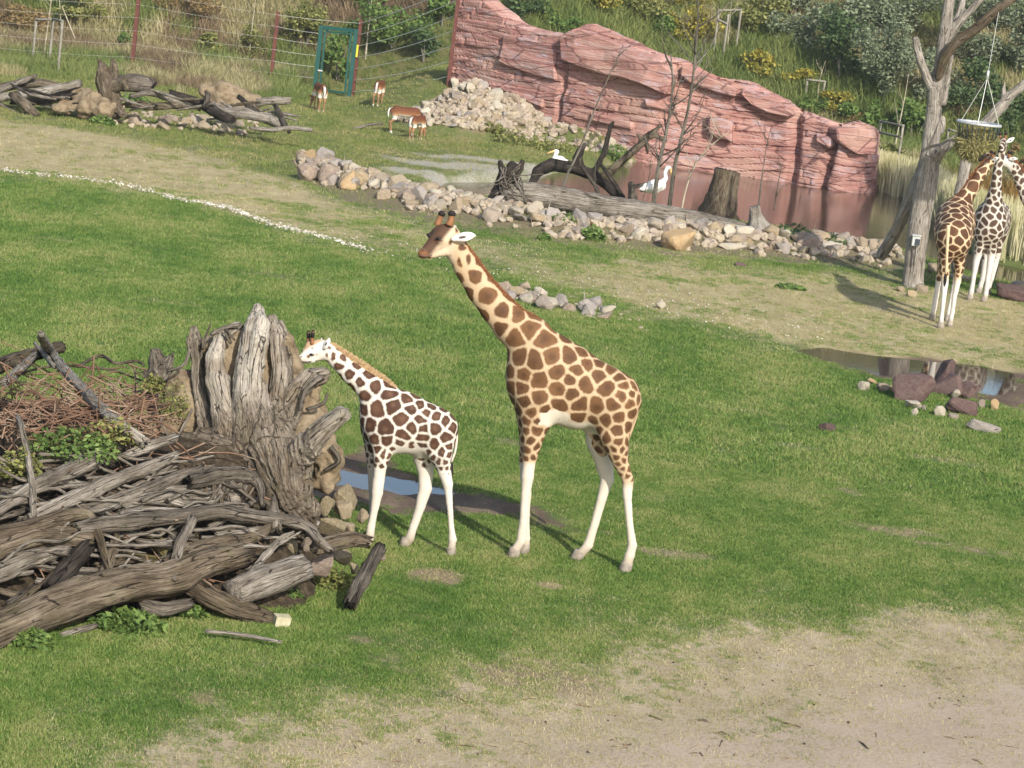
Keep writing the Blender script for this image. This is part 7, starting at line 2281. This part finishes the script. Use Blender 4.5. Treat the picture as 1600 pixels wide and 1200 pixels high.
for q in range(120):
    a, bb = rng.uniform(900, 1560), rng.uniform(985, 1190)
    if q % 3: a, bb = 1180 + rng.normal() * 190, 1062 + rng.normal() * 20
    p = hit(a, bb); s = rng.uniform(0.008, 0.018)
    m = Matrix.Translation((p[0], p[1], p[2] + s * 0.5)) @ Matrix.Scale(s, 4)
    vs_ = [bm.verts.new(m @ v.co) for v in PB.vertices]
    for f in PB.polygons: bm.faces.new([vs_[i_] for i_ in f.vertices])
me = bpy.data.meshes.new('dung'); bm.to_mesh(me); bm.free(); md = Mat('dung', 0.8); md.color((0.025, 0.02, 0.014)); me.materials.append(md.m)
props(obj('dung', me), 'dark droppings scattered over the bare sandy ground', 'droppings', kind='stuff')
parts = []
for q in range(330):     # straw and twig litter, hoof-kicked crumbs of turf
    a, bb = rng.uniform(80, 1600), rng.uniform(950, 1200)
    if bb < 1190 - 0.14 * a: continue
    p = hit(a, bb); d = np.array([rng.normal(), rng.normal() * 1.2, 0]); d /= np.linalg.norm(d); L = rng.uniform(0.02, 0.11)
    z_ = np.array([0, 0, 0.008])
    parts.append(tube(np.array([p - d * L + z_, p + rng.normal(size=3) * 0.006 + z_ * 1.6, p + d * L + z_]), rng.uniform(0.003, 0.009), 4, caps=False))
V, Q, A = join_np(parts)
Ml = Mat('ground_litter', 0.9); Ml.color(Ml.ramp(Ml.noise(Ml.pos(), 9, 2), [(0.35, (0.07, 0.05, 0.03)), (0.5, (0.20, 0.14, 0.08)), (0.65, (0.44, 0.36, 0.22))]))
props(obj('ground_litter', mesh_np('ground_litter', V, Q, Ml.m)), 'bits of straw, twigs and turf strewn over the bare ground', 'litter', kind='stuff')
for a, bb, w_ in ((1098, 1126, 30), (1392, 1123, 16), (1200, 1075, 12), (1075, 1108, 18)):
    p = hit(a, bb); s = px_m(p[1])
    for d_ in range(1):
        me = rock_mesh(930 + a, (1, .8, .3), 14, 1); me.materials.append(md.m if w_ < 15 else M_soil.m)
        o = obj('dirt_clod', me, None, tuple(p)); o.scale = (w_ / s / 2, w_ / s / 2.5, w_ / s / 4)
        props(o, {1098: 'brown clod of dirt, the largest on the bare ground', 1392: 'small brown clod near the lower right of the bare ground', 1200: 'small dark clod among the droppings on the bare ground', 1075: 'brown clod left above the largest clod'}[a], 'clod')

# ================================================================== reeds, bare saplings, hay feeder, pelicans, weeds
def blades(n, base_fn, h0, h1, w, seed, lean=0.25):
    r = np.random.default_rng(seed)
    V, Q, T, K = [], [], [], []
    for k in range(n):
        x, y, hs = base_fn(r)
        z = max(gz2(x, y), -0.5)
        h = r.uniform(h0, h1) * hs; a = r.uniform(0, 6.28); l = r.normal() * lean * h
        dx, dy = math.cos(a) * l, math.sin(a) * l; wa = r.uniform(-.7, .7); wx, wy = math.cos(wa) * w / 2, math.sin(wa) * w / 2
        kb = r.uniform(); b0 = len(V)
        for s in range(4):
            t = s / 3; ww = 1 - 0.85 * t ** 2
            V += [(x + dx * t * t - wx * ww, y + dy * t * t - wy * ww, z + h * t), (x + dx * t * t + wx * ww, y + dy * t * t + wy * ww, z + h * t)]
            T += [t, t]; K += [kb, kb]
        for s in range(3): Q.append((b0 + 2 * s, b0 + 2 * s + 1, b0 + 2 * s + 3, b0 + 2 * s + 2))
    return V, Q, {'tip': T, 'blade': K}


_gx = np.linspace(4, 26, 90); _gy = np.linspace(55, 102, 120)
_GX, _GY = np.meshgrid(_gx, _gy); _GH = terrain(_GX, _GY)


def gz2(x, y):
    i_ = int(np.clip((y - 55) / 47 * 119, 0, 119)); j_ = int(np.clip((x - 4) / 22 * 89, 0, 89))
    return float(_GH[i_, j_])


REED = plan([(1352, 286), (1395, 304), (1440, 318), (1475, 350), (1505, 386), (1560, 410), (1650, 430)], WATER_Z)


def reed_base(r):
    t = r.uniform(); c = near_path(REED, t)
    d = abs(r.normal()) * (1.8 + 3.5 * t)
    return c[0] + r.normal() * 0.15 + d * 0.12, c[1] + d - 0.1, 0.78 + 0.42 * t - 0.05 * d


Mreed = grass_mat('reed_straw', [(0.28, (0.30, 0.29, 0.12)), (0.42, (0.52, 0.48, 0.26)), (0.56, (0.66, 0.60, 0.39)), (0.70, (0.74, 0.69, 0.50))], None, 0.3)
V, Q, A = blades(11000, reed_base, 0.8, 1.35, 0.042, 3, 0.09)
props(obj('reeds', mesh_np('reeds', V, Q, Mreed, False, A)), 'straw coloured reeds standing along the far shore of the pond', 'reeds', kind='stuff')
Mreed2 = grass_mat('orange_sedge', [(0.28, (0.17, 0.11, 0.03)), (0.5, (0.34, 0.20, 0.06)), (0.72, (0.5, 0.34, 0.13))], None, 0.3)
SEDGE = plan([(1500, 330), (1560, 345), (1650, 365)], 0)
V, Q, A = blades(1500, lambda r: (lambda c, d: (c[0] + r.normal() * .3, c[1] + d, 1))(near_path(SEDGE, r.uniform()), r.normal() * 1.4), 0.7, 1.4, 0.035, 4)
props(obj('orange_sedge', mesh_np('orange_sedge', V, Q, Mreed2, False, A)), 'orange brown sedge behind the reeds at the right edge', 'sedge', kind='stuff')

# bare saplings in front of the red wall
MB = wood_mat('sapling_bark', (0.07, 0.06, 0.045), (0.17, 0.15, 0.115), (0.29, 0.26, 0.21))
SG = 'bare saplings on the pond bank'
sapling([(874, 300), (890, 265), (905, 235), (925, 182), (950, 122), (974, 70)], 0.045, 'bare sapling leaning right, leftmost before the rock wall', 6, MB, SG, 21, y=68.4, tl=.16)
sapling([(1020, 326), (1029, 262), (1038, 220), (1046, 180), (1051, 130), (1048, 84)], 0.07, 'tall bare sapling just left of the standing pelican', 13, MB, SG, 22, y=67.9, tl=.24)
sapling([(1046, 322), (1054, 262), (1063, 222), (1075, 172), (1084, 110), (1090, 40), (1091, 0)], 0.065, 'tallest bare sapling standing right of the pelican', 15, MB, SG, 23, y=68.0, tl=.2)
sapling([(1064, 330), (1072, 295), (1084, 262), (1108, 230), (1140, 205)], 0.03, 'thin pale sapling slanting right beside the dark topped stump', 12, M_birch.m, SG, 24, y=67.8, tl=.3)
sapling([(1186, 318), (1190, 280), (1196, 240), (1204, 200)], 0.028, 'thin bare sapling by the water right of the stumps', 8, MB, SG, 25, y=70, tl=.3)
sapling([(1210, 322), (1216, 285), (1224, 250)], 0.02, 'short bare sapling by the water in front of the wall groove', 6, MB, SG, 26, y=70, tl=.35)
sapling([(930, 316), (930, 260), (932, 200)], 0.016, 'very thin bare stem rising behind the long grey trunk', 3, MB, SG, 27, y=68.2, tl=.15)
sapling([(1000, 325), (1015, 270), (1018, 225)], 0.016, 'very thin bare stem left of the tall sapling', 5, MB, SG, 28, y=68.2, tl=.25)

# pelicans
pp = on_y(1022, 316, 69.4)
pelican(np.array([pp[0], pp[1], pp[2]]), 20, False, 'white pelican standing in the pond between the bare saplings', 0.88)
pp = on_y(872, 262, 76.5)
pelican(np.array([pp[0], pp[1], pp[2]]), 190, True, 'white pelican sitting on the gravel behind the driftwood', 0.72, True)

# hay feeder
YF = YT - 1.6
fc = on_y(1530, 193, YF)
hf = empty('hay_feeder', tuple(fc)); props(hf, 'hanging round metal hay feeder above the giraffes', 'hay feeder')


def ring(R_, r_, z, name, mat, parent, n=40):
    a = np.linspace(0, 2 * math.pi, n + 1)
    P = np.stack([R_ * np.cos(a), R_ * np.sin(a), np.full(n + 1, z)], 1)
    V, Q, _ = tube(P, r_, 6, caps=False)
    return obj(name, mesh_np(name, V, Q, mat), parent)


RR = 33 / px_m(YF)
ring(RR, 0.034, 0, 'rim', M_galv.m, hf)
ring(RR * 0.62, 0.025, -0.55, 'bottom_ring', M_dkm.m, hf)
for k in range(22):
    a = k * 2 * math.pi / 22; c_, s_ = math.cos(a), math.sin(a)
    V, Q, _ = tube(np.array([[RR * c_, RR * s_, 0], [RR * .9 * c_, RR * .9 * s_, -.28], [RR * .62 * c_, RR * .62 * s_, -.55]]), 0.011, 4, caps=False)
    obj('bar', mesh_np('bar', V, Q, M_dkm.m), hf)
hook = on_y(1544, 122, YF) - fc; hook[0] *= 0.6
for k in range(3):
    a = k * 2 * math.pi / 3 + 0.3
    V, Q, _ = tube(np.array([[RR * math.cos(a), RR * math.sin(a), 0.02], hook]), 0.010, 5, caps=False)
    obj('cable', mesh_np('cable', V, Q, M_wire.m), hf)
V, Q, _ = tube(np.array([hook - [0, 0, .03], hook + [0, 0, .16]]), [0.03, 0.03], 8); obj('hook', mesh_np('hook', V, Q, M_galv.m), hf)
topc = on_y(1562, 10, YT - .75) - fc
V, Q, _ = tube(np.array([hook + [0, 0, .15], topc]), 0.006, 5, caps=False); obj('cable', mesh_np('cable', V, Q, M_wire.m), hf)
# hay
r = np.random.default_rng(8)
n = 5200
c0 = on_y(1524, 228, YF)
v = r.normal(size=(n, 3)); v /= np.linalg.norm(v, axis=1)[:, None]; v *= (r.uniform(0, 1, n) ** 0.45)[:, None]
Pc = c0 + v * np.array([0.42, 0.42, 0.36]) + np.array([0, 0, 0.06])
d = r.normal(size=(n, 3)) * np.array([.7, .7, 1.0]); d /= np.linalg.norm(d, axis=1)[:, None]; L = r.uniform(0.08, 0.2, n)[:, None]
wv = np.cross(d, r.normal(size=(n, 3))); wv /= np.linalg.norm(wv, axis=1)[:, None]; wv *= 0.007
V = np.stack([Pc - d * L - wv, Pc - d * L + wv, Pc + d * L + wv, Pc + d * L - wv], 1).reshape(-1, 3)
Mh = grass_mat('hay', [(0.28, (0.17, 0.17, 0.06)), (0.5, (0.33, 0.30, 0.12)), (0.72, (0.50, 0.44, 0.22))], None, 0.25)
props(obj('hay', mesh_np('hay', V, np.arange(4 * n).reshape(n, 4), Mh, False, {'blade': np.repeat(r.uniform(0, 1, n), 4)})), 'bundle of greenish hay hanging in the metal feeder', 'hay', kind='stuff')


# weeds and tussocks
def weed(px, py, wpx, hpx, kind, label, y=None, n=260, leaf=0.035, name='weed_clump', cat='weeds'):
    p = hit(px, py) if y is None else on_y(px, py, y)
    s = px_m(p[1]); w, h = wpx / s / 2, hpx / s
    r = np.random.default_rng(int(px * 3 + py))
    a = r.uniform(0, 6.28, n); d = np.sqrt(r.uniform(0, 1, n)) * w
    P = np.stack([np.cos(a) * d, np.sin(a) * d * 0.8, h * r.uniform(0, 1, n) * (1 - 0.6 * (d / w) ** 2)], 1)
    V, Q, k = leaves(P, leaf, r)
    o = obj(name, mesh_np(name, V, Q, LEAF[kind], False, {'leaf': k}), None, tuple(p))
    return props(o, label, cat)


weed(110, 712, 150, 50, 'green', 'patch of green weeds growing on top of the heap behind the logs', hpY(110, 712, 0.05), 900, 0.03)
weed(30, 745, 70, 50, 'olive', 'olive weeds at the left edge between the logs of the heap', hpY(30, 745, 0.05), 450, 0.03)
weed(175, 690, 90, 40, 'olive', 'olive weeds under the leaning branch', hpY(175, 690, 0.05), 450, 0.03)
weed(200, 985, 120, 36, 'green', 'nettle like weeds under the lowest log of the heap', None, 600, 0.04)
weed(45, 1012, 80, 34, 'green', 'dark green weeds at the left edge under the lowest log', None, 450, 0.04)
weed(300, 968, 50, 26, 'green', 'small green weed between the log ends at the heap front', None, 240, 0.04)
weed(445, 938, 60, 28, 'green', 'green weeds below the sawn grey log', None, 350, 0.035)
weed(515, 920, 80, 34, 'olive', 'grassy weeds at the foot of the round brown stone', None, 500, 0.03)
weed(560, 850, 50, 24, 'green', 'grass clump behind the knotty branch beside the calf foot', None, 300, 0.03)
weed(240, 612, 40, 30, 'olive', 'mossy growth on the soil beside the small broken stump', 28.2, 260, 0.025)
weed(270, 650, 50, 60, 'olive', 'yellow moss on the soil left of the great stump', 27.75, 380, 0.02)
for k, (a, bb, w_, h_, kd, lab) in enumerate([(925, 376, 44, 24, 'green', 'green tuft in the stone bank below the long grey trunk'), (965, 338, 34, 20, 'green', 'green plants growing against the middle of the long grey trunk'), (885, 345, 60, 12, 'green', 'low green plants in the shade under the long grey trunk'),
                                    (1075, 335, 90, 16, 'green', 'grassy hump behind the right half of the long grey trunk'), (1125, 348, 70, 14, 'green', 'grass between the long grey trunk and the dark topped stump'), (1240, 372, 70, 24, 'dark', 'dark green plants at the shore right of the pale fluted stump'), (1290, 378, 70, 16, 'dark', 'low dark green plants at the shore below the end of the wall'),
                                    (850, 376, 20, 12, 'green', 'small tuft between the stones left of the green tuft'), (160, 195, 40, 16, 'green', 'green tuft in front of the soil clod at the back'), (210, 160, 50, 14, 'green', 'green plants behind the stones of the back wood pile'), (800, 225, 70, 26, 'olive', 'olive plants on the right shoulder of the stone pile'), (860, 235, 70, 20, 'olive', 'low olive plants at the foot of the wall right of the stone pile'), (960, 250, 50, 26, 'green', 'green plants at the wall foot behind the driftwood'), (770, 205, 40, 16, 'olive', 'grass growing in the middle of the stone pile'), (1235, 452, 50, 8, 'green', 'bright green grass patch on the dirt before the pond bank')]):
    weed(a, bb, w_, h_, kd, lab, None, 420, 0.06, 'plant_tuft', 'plants')

# ================================================================== the hazy air
V, Q, _ = box((0, 175, 20), (1700, 520, 46))
hz_m = bpy.data.materials.new('haze'); hz_m.use_nodes = True
hz_t = hz_m.node_tree; hz_t.nodes.clear()
hz_o = hz_t.nodes.new('ShaderNodeOutputMaterial'); hz_v = hz_t.nodes.new('ShaderNodeVolumePrincipled')
hz_v.inputs['Density'].default_value = 0.00035
hz_v.inputs['Color'].default_value = (0.85, 0.9, 0.95, 1)
hz_v.inputs['Anisotropy'].default_value = 0.2
hz_t.links.new(hz_v.outputs[0], hz_o.inputs['Volume'])
props(obj('haze', mesh_np('haze', V, Q, hz_m, False)), kind='stuff')
